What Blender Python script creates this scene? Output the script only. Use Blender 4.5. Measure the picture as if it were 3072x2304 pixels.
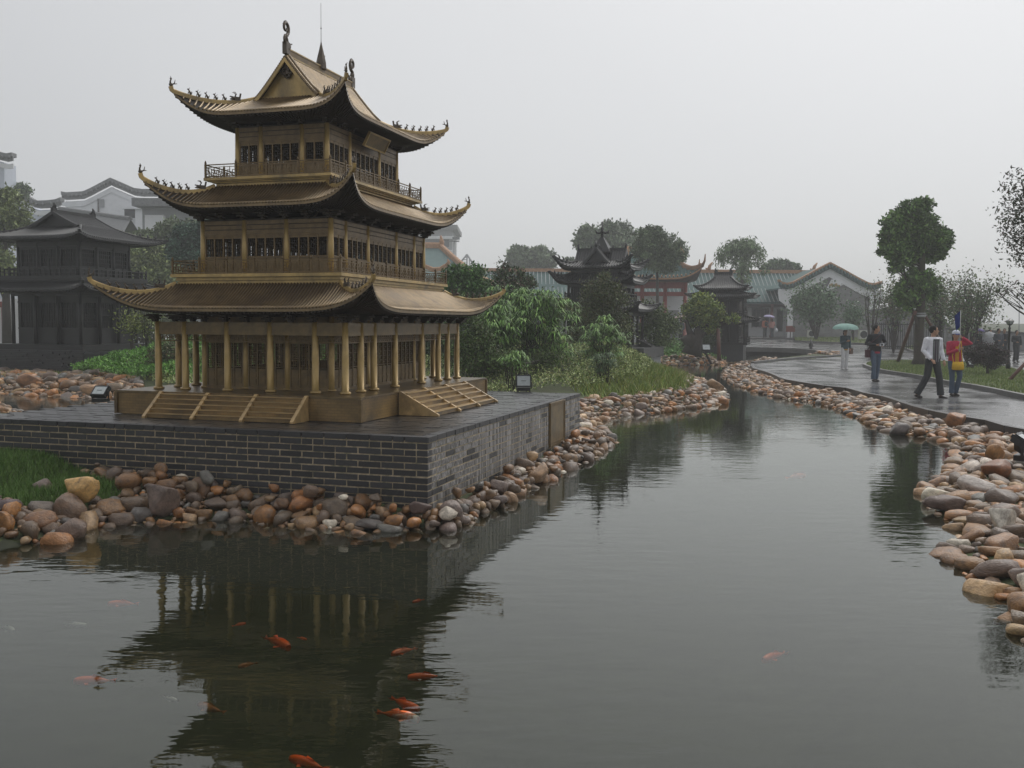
import bpy, bmesh, math, random
import numpy as np
from mathutils import Vector, Matrix, Euler
random.seed(7)
rng = np.random.default_rng(11)
for o in list(bpy.data.objects):
    bpy.data.objects.remove(o)
SC = bpy.context.scene
COL = SC.collection
PI = math.pi

# ------------------------------------------------------------------ camera, sky, sun, exposure
FPX, EYE, PITCH, ROLL = 2902.3, 1.72, .0621, .0064      # focal length in pixels of the 3072 px wide photograph
cam_d = bpy.data.cameras.new('camera')
cam_d.sensor_width = 36.0
cam_d.lens = FPX / 3072 * 36.0
cam_d.clip_start = .05
cam_d.clip_end = 2500
cam = bpy.data.objects.new('camera', cam_d)
COL.objects.link(cam)
cam.matrix_world = Matrix.Translation((0, 0, EYE)) @ Matrix.Rotation(PI / 2 - PITCH, 4, 'X') @ Matrix.Rotation(ROLL, 4, 'Z')
SC.camera = cam

world = bpy.data.worlds.new('World')
SC.world = world
world.use_nodes = True
wn, wl = world.node_tree.nodes, world.node_tree.links
wn.clear()
SUN_EL, SUN_AZ = math.radians(50), math.radians(40)     # azimuth clockwise from +Y: the veiled sun stands ahead and to the right
sky = wn.new('ShaderNodeTexSky'); sky.sky_type = 'NISHITA'; sky.sun_disc = False
sky.sun_elevation = SUN_EL; sky.sun_rotation = SUN_AZ
bg1 = wn.new('ShaderNodeBackground'); bg1.inputs[1].default_value = .08
wl.new(sky.outputs[0], bg1.inputs[0])
geo = wn.new('ShaderNodeTexCoord'); dot = wn.new('ShaderNodeVectorMath'); dot.operation = 'DOT_PRODUCT'
SUN_DIR = (math.sin(SUN_AZ) * math.cos(SUN_EL), math.cos(SUN_AZ) * math.cos(SUN_EL), math.sin(SUN_EL))
wl.new(geo.outputs['Generated'], dot.inputs[0]); dot.inputs[1].default_value = SUN_DIR
ramp = wn.new('ShaderNodeValToRGB')                       # closed cloud cover: one broad brightening around the veiled sun
er = ramp.color_ramp
er.elements[0].position = 0.0; er.elements[0].color = (.40, .405, .42, 1)
er.elements[1].position = 1.0; er.elements[1].color = (1.02, 1.02, 1.02, 1)
for p_, c_ in ((.2, (.46, .465, .48)), (.5, (.62, .625, .635)), (.7, (.72, .722, .728)), (.85, (.84, .84, .843))):
    e_ = er.elements.new(p_); e_.color = (*c_, 1)
wl.new(dot.outputs['Value'], ramp.inputs[0])
bg2 = wn.new('ShaderNodeBackground'); bg2.inputs[1].default_value = 1.0
wl.new(ramp.outputs[0], bg2.inputs[0])
wmix = wn.new('ShaderNodeMixShader'); wmix.inputs[0].default_value = .93
wl.new(bg1.outputs[0], wmix.inputs[1]); wl.new(bg2.outputs[0], wmix.inputs[2])
wout = wn.new('ShaderNodeOutputWorld'); wl.new(wmix.outputs[0], wout.inputs[0])

sun_d = bpy.data.lights.new('sun', 'SUN'); sun_d.energy = 1.0; sun_d.angle = math.radians(32); sun_d.color = (1, .97, .92)
sun = bpy.data.objects.new('sun', sun_d); COL.objects.link(sun)
sun.rotation_euler = Vector(SUN_DIR).to_track_quat('Z', 'Y').to_euler()
SC.view_settings.view_transform = 'Standard'
SC.view_settings.look = 'None'
SC.view_settings.gamma = 1.0
SC.view_settings.exposure = 0.2
SC.render.engine = 'CYCLES'
SC.cycles.use_denoising = True
SC.cycles.max_bounces = 7
SC.cycles.diffuse_bounces = 3
SC.cycles.glossy_bounces = 3
SC.cycles.transmission_bounces = 3
SC.cycles.transparent_max_bounces = 10
SC.cycles.volume_bounces = 2
SC.cycles.volume_step_rate = 4

# ------------------------------------------------------------------ where a point seen in the photograph stands
_c, _s, _cr, _sr = math.cos(PITCH), math.sin(PITCH), math.cos(ROLL), math.sin(ROLL)
def ray(x, y):
    X, Y = x - 1536, y - 1152
    X, Y = _cr * X + _sr * Y, -_sr * X + _cr * Y
    a, b = X / FPX, -Y / FPX
    return Vector((a, _c + b * _s, -_s + b * _c))
def proj(p):
    x, y, z = p[0], p[1], p[2] - EYE
    d = y * _c - z * _s; up = y * _s + z * _c
    X, Y = FPX * x / d, -FPX * up / d
    return 1536 + _cr * X - _sr * Y, 1152 + _sr * X + _cr * Y, d
def land(y):                                             # the ground climbs gently beyond 40 m
    return 0.0 if y < 40 else .015 * (min(y, 200) - 40)
def on_z(x, y, z):
    r = ray(x, y); return Vector((0, 0, EYE)) + r * ((z - EYE) / r.z)
def on_land(x, y, off=0.0):
    z = off
    for _ in range(60):
        p = on_z(x, y, z); z = .5 * z + .5 * (land(p.y) + off)
    return p
def at_depth(x, y, d):
    r = ray(x, y); return Vector((0, 0, EYE)) + r * (d / r.y)
WATER_Z = -.21

# ------------------------------------------------------------------ materials
def _m(name):
    m = bpy.data.materials.new(name); m.use_nodes = True
    return m, m.node_tree.nodes, m.node_tree.links, m.node_tree.nodes['Principled BSDF']
def mat(name, col, rough=.6, metal=0.0, var=.25, scale=6.0, bump=.0, bscale=40.0, coat=0.0, coat_r=.2, dirt=None, dirt_scale=1.5, dirt_amt=.5, spec=.5, rnd=0.0, attr=None, stretch=None, objcol=False, coords='Object'):
    m, n, l, b = _m(name)
    tc = n.new('ShaderNodeTexCoord')
    src = tc.outputs[coords]
    if rnd or objcol:                                       # every brick and stone gets its own patch of the noise
        oi0 = n.new('ShaderNodeObjectInfo'); sc0 = n.new('ShaderNodeMath'); sc0.operation = 'MULTIPLY'; sc0.inputs[1].default_value = 57.0; l.new(oi0.outputs['Random'], sc0.inputs[0])
        ad0 = n.new('ShaderNodeVectorMath'); ad0.operation = 'ADD'; l.new(src, ad0.inputs[0]); l.new(sc0.outputs[0], ad0.inputs[1]); src = ad0.outputs[0]
    if stretch:
        mp = n.new('ShaderNodeMapping'); mp.inputs['Scale'].default_value = stretch
        l.new(src, mp.inputs[0]); src = mp.outputs[0]
    nz = n.new('ShaderNodeTexNoise'); nz.inputs['Scale'].default_value = scale; nz.inputs['Detail'].default_value = 6; nz.inputs['Roughness'].default_value = .65
    l.new(src, nz.inputs['Vector'])
    mr = n.new('ShaderNodeMapRange'); mr.inputs[1].default_value = .3; mr.inputs[2].default_value = .7
    mr.inputs[3].default_value = 1 - var; mr.inputs[4].default_value = 1 + var
    l.new(nz.outputs['Fac'], mr.inputs[0])
    last = mr.outputs[0]
    if rnd:
        oi = n.new('ShaderNodeObjectInfo'); m2 = n.new('ShaderNodeMapRange'); m2.inputs[3].default_value = 1 - rnd; m2.inputs[4].default_value = 1 + rnd
        l.new(oi.outputs['Random'], m2.inputs[0])
        mu = n.new('ShaderNodeMath'); mu.operation = 'MULTIPLY'; l.new(last, mu.inputs[0]); l.new(m2.outputs[0], mu.inputs[1]); last = mu.outputs[0]
    vm = n.new('ShaderNodeVectorMath'); vm.operation = 'SCALE'
    if attr:
        if name == 'leaf': mr.inputs[3].default_value *= 1.6; mr.inputs[4].default_value *= 1.6
        at = n.new('ShaderNodeAttribute'); at.attribute_name = attr; l.new(at.outputs['Color'], vm.inputs[0])
    elif objcol:
        oi2 = n.new('ShaderNodeObjectInfo'); l.new(oi2.outputs['Color'], vm.inputs[0])
    else:
        vm.inputs[0].default_value = col
    l.new(last, vm.inputs['Scale'])
    out = vm.outputs[0]
    if dirt:
        n2 = n.new('ShaderNodeTexNoise'); n2.inputs['Scale'].default_value = dirt_scale; n2.inputs['Detail'].default_value = 8; n2.inputs['Roughness'].default_value = .7
        l.new(src, n2.inputs['Vector'])
        r2 = n.new('ShaderNodeMapRange'); r2.inputs[1].default_value = .48; r2.inputs[2].default_value = .66; r2.inputs[4].default_value = dirt_amt
        l.new(n2.outputs['Fac'], r2.inputs[0])
        mx = n.new('ShaderNodeMix'); mx.data_type = 'RGBA'; l.new(r2.outputs[0], mx.inputs[0]); l.new(out, mx.inputs[6]); mx.inputs[7].default_value = (*dirt, 1)
        out = mx.outputs[2]
    l.new(out, b.inputs['Base Color'])
    b.inputs['Roughness'].default_value = rough
    b.inputs['Metallic'].default_value = metal
    b.inputs['Specular IOR Level'].default_value = spec
    b.inputs['Coat Weight'].default_value = coat
    b.inputs['Coat Roughness'].default_value = coat_r
    if bump:
        nb = n.new('ShaderNodeTexNoise'); nb.inputs['Scale'].default_value = bscale; nb.inputs['Detail'].default_value = 5
        l.new(src, nb.inputs['Vector'])
        bp = n.new('ShaderNodeBump'); bp.inputs['Strength'].default_value = bump; bp.inputs['Distance'].default_value = .02
        l.new(nb.outputs['Fac'], bp.inputs['Height']); l.new(bp.outputs[0], b.inputs['Normal']); l.new(bp.outputs[0], b.inputs['Coat Normal'])
    return m
M = {}
M['bronze'] = mat('bronze', (.46, .315, .110), .40, .35, .3, 5, .05, 60, .5, .3, (.10, .075, .04), 2.2, .75, stretch=(1, 1, .5))
M['bronze_dark'] = mat('bronze_dark', (.16, .105, .042), .45, .3, .35, 8, .08, 60, .15, .3, (.05, .035, .022), 1.6, .6)
M['bronze_roof'] = mat('bronze_roof', (.20, .140, .070), .36, .75, .3, 7, .03, 60, .5, .22, (.06, .042, .03), 1.3, .55)
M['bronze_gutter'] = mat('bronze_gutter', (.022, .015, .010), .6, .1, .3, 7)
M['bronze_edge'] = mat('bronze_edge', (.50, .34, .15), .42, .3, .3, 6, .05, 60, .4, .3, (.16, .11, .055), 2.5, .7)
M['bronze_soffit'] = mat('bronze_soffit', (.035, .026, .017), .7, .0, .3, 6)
M['bronze_figure'] = mat('bronze_figure', (.08, .058, .036), .5, .3, .4, 20, .1, 80, .4, .3)
M['bronze_board'] = mat('bronze_board', (.175, .118, .045), .5, .25, .35, 7, .05, 60, .4, .3, (.06, .045, .025), 2.5, .7)
# ashlar relief cut in the bronze base
def relief(name, col, bw, bh, dark=.55, lo=.45, rough=.45):
    m, n, l, b = _m(name)
    tc = n.new('ShaderNodeTexCoord'); sx = n.new('ShaderNodeSeparateXYZ'); l.new(tc.outputs['Object'], sx.inputs[0])
    ad = n.new('ShaderNodeMath'); ad.operation = 'ADD'; l.new(sx.outputs[0], ad.inputs[0]); l.new(sx.outputs[1], ad.inputs[1])
    cb = n.new('ShaderNodeCombineXYZ'); l.new(ad.outputs[0], cb.inputs[0]); l.new(sx.outputs[2], cb.inputs[1])
    bt = n.new('ShaderNodeTexBrick'); bt.inputs['Scale'].default_value = 1; bt.inputs['Brick Width'].default_value = bw; bt.inputs['Row Height'].default_value = bh
    bt.inputs['Mortar Size'].default_value = .0022; bt.inputs['Mortar Smooth'].default_value = .3
    bt.inputs['Color1'].default_value = (*col, 1); bt.inputs['Color2'].default_value = (*[c * .8 for c in col], 1); bt.inputs['Mortar'].default_value = (*[c * dark for c in col], 1)
    l.new(cb.outputs[0], bt.inputs['Vector'])
    nz = n.new('ShaderNodeTexNoise'); nz.inputs['Scale'].default_value = 2.4; nz.inputs['Detail'].default_value = 7; l.new(tc.outputs['Object'], nz.inputs['Vector'])
    rp = n.new('ShaderNodeMapRange'); rp.inputs[1].default_value = .35; rp.inputs[2].default_value = .65; rp.inputs[3].default_value = lo; rp.inputs[4].default_value = 1.15
    l.new(nz.outputs['Fac'], rp.inputs[0])
    vm = n.new('ShaderNodeVectorMath'); vm.operation = 'SCALE'; l.new(bt.outputs['Color'], vm.inputs[0]); l.new(rp.outputs[0], vm.inputs['Scale'])
    l.new(vm.outputs[0], b.inputs['Base Color'])
    bp = n.new('ShaderNodeBump'); bp.inputs['Strength'].default_value = .5; bp.inputs['Distance'].default_value = .003; bp.invert = True
    l.new(bt.outputs['Fac'], bp.inputs['Height']); l.new(bp.outputs[0], b.inputs['Normal'])
    b.inputs['Roughness'].default_value = rough; b.inputs['Metallic'].default_value = .25 if rough < .6 else 0; b.inputs['Coat Weight'].default_value = .4 if rough < .6 else 0; b.inputs['Coat Roughness'].default_value = .3
    return m
M['bronze_ashlar'] = relief('bronze_ashlar', (.26, .165, .058), .085, .032)
M['bronze_step'] = relief('bronze_step', (.27, .17, .058), .045, .03, .6)
M['brick'] = mat('grey_brick', (.030, .030, .033), .5, 0, .45, 14, .35, 60, .3, .25, (.085, .08, .075), 9, .4, rnd=.4)
M['brick_pale'] = mat('grey_brick_lit_limed', (.115, .110, .106), .5, 0, .5, 3, .35, 60, .35, .25, (.50, .48, .47), 2.6, 1, rnd=.35, stretch=(1, 6, .35))  # lime streaks; the paler base paints in the brighter light on the side wall
M['mortar'] = mat('mortar', (.42, .34, .23), .85, 0, .4, 20, .4, 60, dirt=(.10, .11, .06), dirt_scale=6, dirt_amt=.8)
M['paver'] = mat('wet_brick_paving', (.030, .030, .031), .32, 0, .45, 9, .3, 30, .6, .16, (.055, .05, .045), 3, .5)
M['slate'] = mat('slate_plinth', (.022, .023, .027), .5, 0, .4, 9, .3, 40, .3, .3)
M['dark_wood'] = mat('dark_bronze_model', (.010, .010, .0105), .55, .1, .35, 6, .05, 50, .3, .3)
M['dark_roof'] = mat('dark_tiles', (.017, .018, .019), .5, 0, .3, 9, .05, 50, .4, .35)
M['stone_one'] = mat('cobble', (1, 1, 1), .4, 0, .38, 2.2, .5, 9, .22, .25, objcol=True, dirt=(.085, .062, .05), dirt_scale=1.6, dirt_amt=.65)
M['stone_many'] = mat('cobbles', (1, 1, 1), .42, 0, .38, 14, .45, 30, .2, .25, attr='col', dirt=(.085, .062, .05), dirt_scale=9, dirt_amt=.6)
M['leaf'] = mat('leaf', (1, 1, 1), .5, 0, .1, 3, attr='col', spec=.35)
M['bark'] = mat('bark', (.045, .038, .03), .8, 0, .4, 12, .4, 30)
M['bark_moss'] = mat('mossy_bark', (.045, .034, .026), .8, 0, .4, 12, .5, 30, dirt=(.06, .075, .02), dirt_scale=2.2, dirt_amt=.6)
M['pole_wood'] = mat('stake_wood', (.12, .045, .03), .5, 0, .4, 8, .2, 30, .3, .3, stretch=(4, 4, .6))
M['soil'] = mat('soil_and_turf', (.055, .07, .025), .9, 0, .4, 3, .6, 30, dirt=(.05, .04, .028), dirt_scale=2)
M['lawn'] = mat('turf', (.075, .10, .03), .9, 0, .35, 5, .6, 60, dirt=(.10, .095, .04), dirt_scale=1.2)
M['kerb'] = mat('kerb_stone', (.085, .083, .08), .5, 0, .3, 8, .2, 40, .4, .3)
M['kerb_dark'] = mat('wet_kerb', (.03, .03, .031), .45, 0, .3, 8, .2, 40, .4, .3)
M['white_plaster'] = mat('white_plaster', (.80, .81, .83), .8, 0, .05, 1.2, dirt=(.58, .59, .60), dirt_scale=.5, dirt_amt=.4)
M['grey_plaster'] = mat('grey_plaster', (.32, .33, .34), .8, 0, .1, 1.2)
M['blue_plaster'] = mat('pale_blue_plaster', (.60, .64, .72), .8, 0, .06, 1.2)
M['green_tile'] = mat('green_glazed_tile', (.062, .12, .115), .65, 0, .25, 2, spec=.25)  # desaturated: part of the mist's fade is put into the tile colour
M['green_pale'] = mat('green_glazed_roof', (.13, .19, .185), .7, 0, .15, 1, spec=.25)
M['tile_pale'] = mat('pale_tile_row', (.42, .46, .46), .6, 0, .2, 4)  # pale tile rows on the green hall roof
M['orange_tile'] = mat('orange_glazed_tile', (.42, .24, .14), .6, 0, .25, 5, spec=.25)  # dulled as well, mist fade painted into the orange
M['grey_tile'] = mat('grey_roof_tile', (.19, .195, .20), .7, 0, .3, 6)
M['red_wood'] = mat('red_lacquer', (.22, .045, .035), .5, 0, .25, 4)
M['dull_wood'] = mat('dull_painted_wood', (.075, .06, .055), .6, 0, .3, 4)
M['window_dark'] = mat('dark_glazing', (.03, .035, .04), .15, 0, .2, 3)
M['grey_wallbrick'] = relief('grey_brick_wall', (.25, .25, .25), .5, .14, 1.3, .85, .9)  # lightened to carry some of the haze in the brick colour
M['metal_white'] = mat('white_enamel', (.62, .62, .58), .5, 0, .1, 6)
M['metal_black'] = mat('black_enamel', (.012, .013, .016), .35, .2, .2, 10, coat=.3)
M['lamp_glass'] = mat('floodlight_glass', (.40, .44, .44), .12, .3, .15, 20, coat=.8, coat_r=.05)
M['lamp_chrome'] = mat('floodlight_reflector', (.7, .72, .74), .15, .9, .1, 20)
M['skin'] = mat('skin', (.42, .24, .155), .55, 0, .08, 12)
M['hair'] = mat('hair', (.010, .009, .008), .85, 0, .3, 60)
def cloth(name, col, var=.15): M[name] = mat(name, col, .85, 0, var, 14, .25, 45); return M[name]
for n_, c_ in dict(white_cloth=(.78, .79, .84), black_cloth=(.016, .018, .022), red_cloth=(.42, .03, .07), denim=(.07, .105, .155), slate_denim=(.075, .085, .10), charcoal_cloth=(.032, .036, .038),
                   yellow_cloth=(.62, .38, .02), orange_cloth=(.50, .15, .09), pink_cloth=(.52, .26, .24), teal_jacket=(.05, .085, .10), white_trousers=(.60, .60, .60), maroon_cloth=(.06, .015, .022),
                   tan_cloth=(.16, .105, .08), green_umbrella=(.27, .43, .38), lilac_umbrella=(.50, .46, .68), pink_umbrella=(.60, .44, .44), grey_umbrella=(.42, .43, .45), blue_flag=(.012, .03, .17),
                   purple_cloth=(.11, .03, .10), striped_cloth=(.06, .075, .07), shoe_dark=(.03, .024, .022), shoe_white=(.6, .6, .6), cap_white=(.66, .68, .76), mustard_top=(.52, .26, .02)).items():
    cloth(n_, c_)

# paving: wet grey setts
def paving():
    m, n, l, b = _m('wet_paving')
    tc = n.new('ShaderNodeTexCoord'); mp = n.new('ShaderNodeMapping'); mp.inputs['Rotation'].default_value = (0, 0, .5); l.new(tc.outputs['Object'], mp.inputs[0])
    bt = n.new('ShaderNodeTexBrick'); bt.inputs['Scale'].default_value = 1; bt.inputs['Brick Width'].default_value = .4; bt.inputs['Row Height'].default_value = .2
    bt.inputs['Mortar Size'].default_value = .008; bt.inputs['Color1'].default_value = (.135, .135, .135, 1); bt.inputs['Color2'].default_value = (.115, .115, .116, 1); bt.inputs['Mortar'].default_value = (.045, .045, .046, 1)
    l.new(mp.outputs[0], bt.inputs['Vector'])
    nz = n.new('ShaderNodeTexNoise'); nz.inputs['Scale'].default_value = .7; nz.inputs['Detail'].default_value = 6; l.new(tc.outputs['Object'], nz.inputs['Vector'])
    rp = n.new('ShaderNodeMapRange'); rp.inputs[1].default_value = .35; rp.inputs[2].default_value = .65; rp.inputs[3].default_value = .8; rp.inputs[4].default_value = 1.2; l.new(nz.outputs['Fac'], rp.inputs[0])
    vm = n.new('ShaderNodeVectorMath'); vm.operation = 'SCALE'; l.new(bt.outputs['Color'], vm.inputs[0]); l.new(rp.outputs[0], vm.inputs['Scale']); l.new(vm.outputs[0], b.inputs['Base Color'])
    r3 = n.new('ShaderNodeMapRange'); r3.inputs[1].default_value = .4; r3.inputs[2].default_value = .62; r3.inputs[3].default_value = .14; r3.inputs[4].default_value = .34; l.new(nz.outputs['Fac'], r3.inputs[0])
    l.new(r3.outputs[0], b.inputs['Roughness'])
    bp = n.new('ShaderNodeBump'); bp.inputs['Strength'].default_value = .2; bp.inputs['Distance'].default_value = .004; bp.invert = True
    n3 = n.new('ShaderNodeTexNoise'); n3.inputs['Scale'].default_value = 25; l.new(tc.outputs['Object'], n3.inputs['Vector'])
    ad = n.new('ShaderNodeMath'); ad.operation = 'MULTIPLY_ADD'; l.new(n3.outputs['Fac'], ad.inputs[0]); ad.inputs[1].default_value = .5; l.new(bt.outputs['Fac'], ad.inputs[2])
    l.new(ad.outputs[0], bp.inputs['Height']); l.new(bp.outputs[0], b.inputs['Normal'])
    return m
M['paving'] = paving()

# water: Fresnel reflection over a turbid, partly clear body
def water_mat():
    m, n, l, b = _m('pond_water'); n.remove(b)
    out = n['Material Output']
    tc = n.new('ShaderNodeTexCoord')
    mp = n.new('ShaderNodeMapping'); mp.inputs['Scale'].default_value = (.8, 2.1, 1); l.new(tc.outputs['Object'], mp.inputs[0])
    n1 = n.new('ShaderNodeTexNoise'); n1.inputs['Scale'].default_value = 3.2; n1.inputs['Detail'].default_value = 3; n1.inputs['Roughness'].default_value = .5; l.new(mp.outputs[0], n1.inputs['Vector'])
    n2 = n.new('ShaderNodeTexNoise'); n2.inputs['Scale'].default_value = .35; n2.inputs['Detail'].default_value = 2; l.new(tc.outputs['Object'], n2.inputs['Vector'])
    r2 = n.new('ShaderNodeMapRange'); r2.inputs[1].default_value = .38; r2.inputs[2].default_value = .62; r2.inputs[3].default_value = .35; r2.inputs[4].default_value = 1.0; l.new(n2.outputs['Fac'], r2.inputs[0])
    mu = n.new('ShaderNodeMath'); mu.operation = 'MULTIPLY'; l.new(n1.outputs['Fac'], mu.inputs[0]); l.new(r2.outputs[0], mu.inputs[1])
    bp = n.new('ShaderNodeBump'); bp.inputs['Strength'].default_value = 1.0; bp.inputs['Distance'].default_value = .0042; l.new(mu.outputs[0], bp.inputs['Height'])
    fr = n.new('ShaderNodeFresnel'); fr.inputs['IOR'].default_value = 1.50; l.new(bp.outputs[0], fr.inputs['Normal'])
    gl = n.new('ShaderNodeBsdfGlossy'); gl.inputs['Roughness'].default_value = .015; gl.inputs['Color'].default_value = (.97, .99, .97, 1); l.new(bp.outputs[0], gl.inputs['Normal'])
    di = n.new('ShaderNodeBsdfDiffuse'); di.inputs['Color'].default_value = (.020, .023, .011, 1)
    tr = n.new('ShaderNodeBsdfTransparent'); tr.inputs['Color'].default_value = (.90, .92, .80, 1)
    mx = n.new('ShaderNodeMixShader'); mx.inputs[0].default_value = .22; l.new(tr.outputs[0], mx.inputs[1]); l.new(di.outputs[0], mx.inputs[2])
    m2 = n.new('ShaderNodeMixShader'); l.new(fr.outputs[0], m2.inputs[0]); l.new(mx.outputs[0], m2.inputs[1]); l.new(gl.outputs[0], m2.inputs[2])
    l.new(m2.outputs[0], out.inputs['Surface'])
    return m
M['water'] = water_mat()
M['bed'] = mat('pond_bed', (.024, .028, .013), .9, 0, .4, 2.5, dirt=(.04, .045, .02), dirt_scale=3)

# ------------------------------------------------------------------ mesh helpers
def tag(o, label=None, cat=None, group=None, kind=None):
    if label: o['label'] = label
    if cat: o['category'] = cat
    if group: o['group'] = group
    if kind: o['kind'] = kind
    return o
def empty(name, loc=(0, 0, 0), rz=0.0, **kw):
    o = bpy.data.objects.new(name, None); COL.objects.link(o); o.location = loc; o.rotation_euler = (0, 0, rz); o.empty_display_size = .2
    return tag(o, **kw)
def link(name, me, parent=None, **kw):
    o = bpy.data.objects.new(name, me); COL.objects.link(o)
    if parent is not None: o.parent = parent
    return tag(o, **kw)
def put(name, me, parent, loc=(0, 0, 0), rz=0.0, sc=None, **kw):
    o = link(name, me, parent, **kw); o.location = loc; o.rotation_euler = (0, 0, rz)
    if sc is not None: o.scale = sc
    return o
def copy_tree(o, parent=None):
    c = o.copy(); COL.objects.link(c); c.parent = parent
    for ch in list(o.children): copy_tree(ch, c)
    return c

class MB:
    def __init__(self): self.v = []; self.f = []; self.mi = []; self.cur = 0; self.smooth = []; self.sm = False
    def add(self, vs, fs):
        b = len(self.v); self.v.extend([tuple(p) for p in vs])
        for f in fs: self.f.append(tuple(b + i for i in f)); self.mi.append(self.cur); self.smooth.append(self.sm)
    def box(self, x0, x1, y0, y1, z0, z1, mtx=None):
        vs = [Vector((x, y, z)) for x in (x0, x1) for y in (y0, y1) for z in (z0, z1)]
        if mtx is not None: vs = [mtx @ p for p in vs]
        self.add(vs, [(0, 1, 3, 2), (4, 6, 7, 5), (0, 4, 5, 1), (2, 3, 7, 6), (0, 2, 6, 4), (1, 5, 7, 3)])
    def cbox(self, c, s, mtx=None):
        self.box(c[0] - s[0] / 2, c[0] + s[0] / 2, c[1] - s[1] / 2, c[1] + s[1] / 2, c[2] - s[2] / 2, c[2] + s[2] / 2, mtx)
    def bar(self, a, b, w, h=None, up=(0, 0, 1)):
        a, b = Vector(a), Vector(b); h = h or w; d = (b - a).normalized(); u = Vector(up)
        if abs(d.dot(u)) > .98: u = Vector((0, 1, 0))
        s = d.cross(u).normalized(); u = s.cross(d).normalized()
        vs = [p + s * (w / 2 * i) + u * (h / 2 * j) for p in (a, b) for i, j in ((-1, -1), (1, -1), (1, 1), (-1, 1))]
        self.add(vs, [(3, 2, 1, 0), (4, 5, 6, 7), (0, 1, 5, 4), (1, 2, 6, 5), (2, 3, 7, 6), (3, 0, 4, 7)])
    def tube(self, pts, rad, n=8, cap=True, flat=1.0, up=None):
        pts = [Vector(p) for p in pts]; k = len(pts)
        if not hasattr(rad, '__len__'): rad = [rad] * k
        b = len(self.v); u = None
        for i, p in enumerate(pts):
            d = (pts[min(i + 1, k - 1)] - pts[max(i - 1, 0)]).normalized()
            if up is not None:
                uu = Vector(up)
                u = (uu - d * uu.dot(d)).normalized() if abs(d.dot(uu)) < .98 else Vector((1, 0, 0)).cross(d).normalized()
            elif u is None:
                u = d.orthogonal().normalized()
            else:
                u = (u - d * u.dot(d)).normalized()
            s = d.cross(u)
            for j in range(n):
                a = 2 * PI * j / n; self.v.append(tuple(p + (s * math.cos(a) + u * math.sin(a) * flat) * rad[i]))
        for i in range(k - 1):
            for j in range(n):
                q = (j + 1) % n
                self.f.append((b + i * n + j, b + i * n + q, b + (i + 1) * n + q, b + (i + 1) * n + j)); self.mi.append(self.cur); self.smooth.append(True)
        if cap:
            self.f.append(tuple(b + j for j in range(n))[::-1]); self.mi.append(self.cur); self.smooth.append(False)
            self.f.append(tuple(b + (k - 1) * n + j for j in range(n))); self.mi.append(self.cur); self.smooth.append(False)
    def lathe(self, prof, n=12, c=(0, 0, 0), sm=True, sx=1, sy=1):
        b = len(self.v); k = len(prof)
        for r, z in prof:
            for j in range(n):
                a = 2 * PI * j / n; self.v.append((c[0] + r * sx * math.cos(a), c[1] + r * sy * math.sin(a), c[2] + z))
        for i in range(k - 1):
            for j in range(n):
                q = (j + 1) % n; self.f.append((b + i * n + j, b + i * n + q, b + (i + 1) * n + q, b + (i + 1) * n + j)); self.mi.append(self.cur); self.smooth.append(sm)
        self.f.append(tuple(b + j for j in range(n))[::-1]); self.mi.append(self.cur); self.smooth.append(False)
        self.f.append(tuple(b + (k - 1) * n + j for j in range(n))); self.mi.append(self.cur); self.smooth.append(False)
    def ell(self, c, r, n=10, m=7, mtx=None):
        b = len(self.v)
        for i in range(1, m):
            t = PI * i / m
            for j in range(n):
                a = 2 * PI * j / n; p = Vector((c[0] + r[0] * math.sin(t) * math.cos(a), c[1] + r[1] * math.sin(t) * math.sin(a), c[2] + r[2] * math.cos(t)))
                self.v.append(tuple(mtx @ p if mtx is not None else p))
        for p in (Vector((c[0], c[1], c[2] + r[2])), Vector((c[0], c[1], c[2] - r[2]))): self.v.append(tuple(mtx @ p if mtx is not None else p))
        T, B = b + (m - 1) * n, b + (m - 1) * n + 1
        for i in range(m - 2):
            for j in range(n):
                q = (j + 1) % n; self.f.append((b + i * n + j, b + (i + 1) * n + j, b + (i + 1) * n + q, b + i * n + q)); self.mi.append(self.cur); self.smooth.append(True)
        for j in range(n):
            q = (j + 1) % n
            self.f.append((T, b + j, b + q)); self.mi.append(self.cur); self.smooth.append(True)
            self.f.append((B, b + (m - 2) * n + q, b + (m - 2) * n + j)); self.mi.append(self.cur); self.smooth.append(True)
    def grid(self, P, sm=True, flip=False):
        b = len(self.v); n, m = len(P), len(P[0])
        for r in P: self.v.extend([tuple(p) for p in r])
        for i in range(n - 1):
            for j in range(m - 1):
                q = (b + i * m + j, b + i * m + j + 1, b + (i + 1) * m + j + 1, b + (i + 1) * m + j)
                self.f.append(q[::-1] if flip else q); self.mi.append(self.cur); self.smooth.append(sm)
    def mesh(self, name, mats):
        me = bpy.data.meshes.new(name); me.from_pydata(self.v, [], self.f); me.update()
        if not isinstance(mats, (list, tuple)): mats = [mats]
        for m in mats: me.materials.append(m)
        me.polygons.foreach_set('use_smooth', self.smooth)
        if len(mats) > 1: me.polygons.foreach_set('material_index', self.mi)
        return me
    def build(self, name, mats, parent=None, **kw):
        return link(name, self.mesh(name, mats), parent, **kw)

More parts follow.
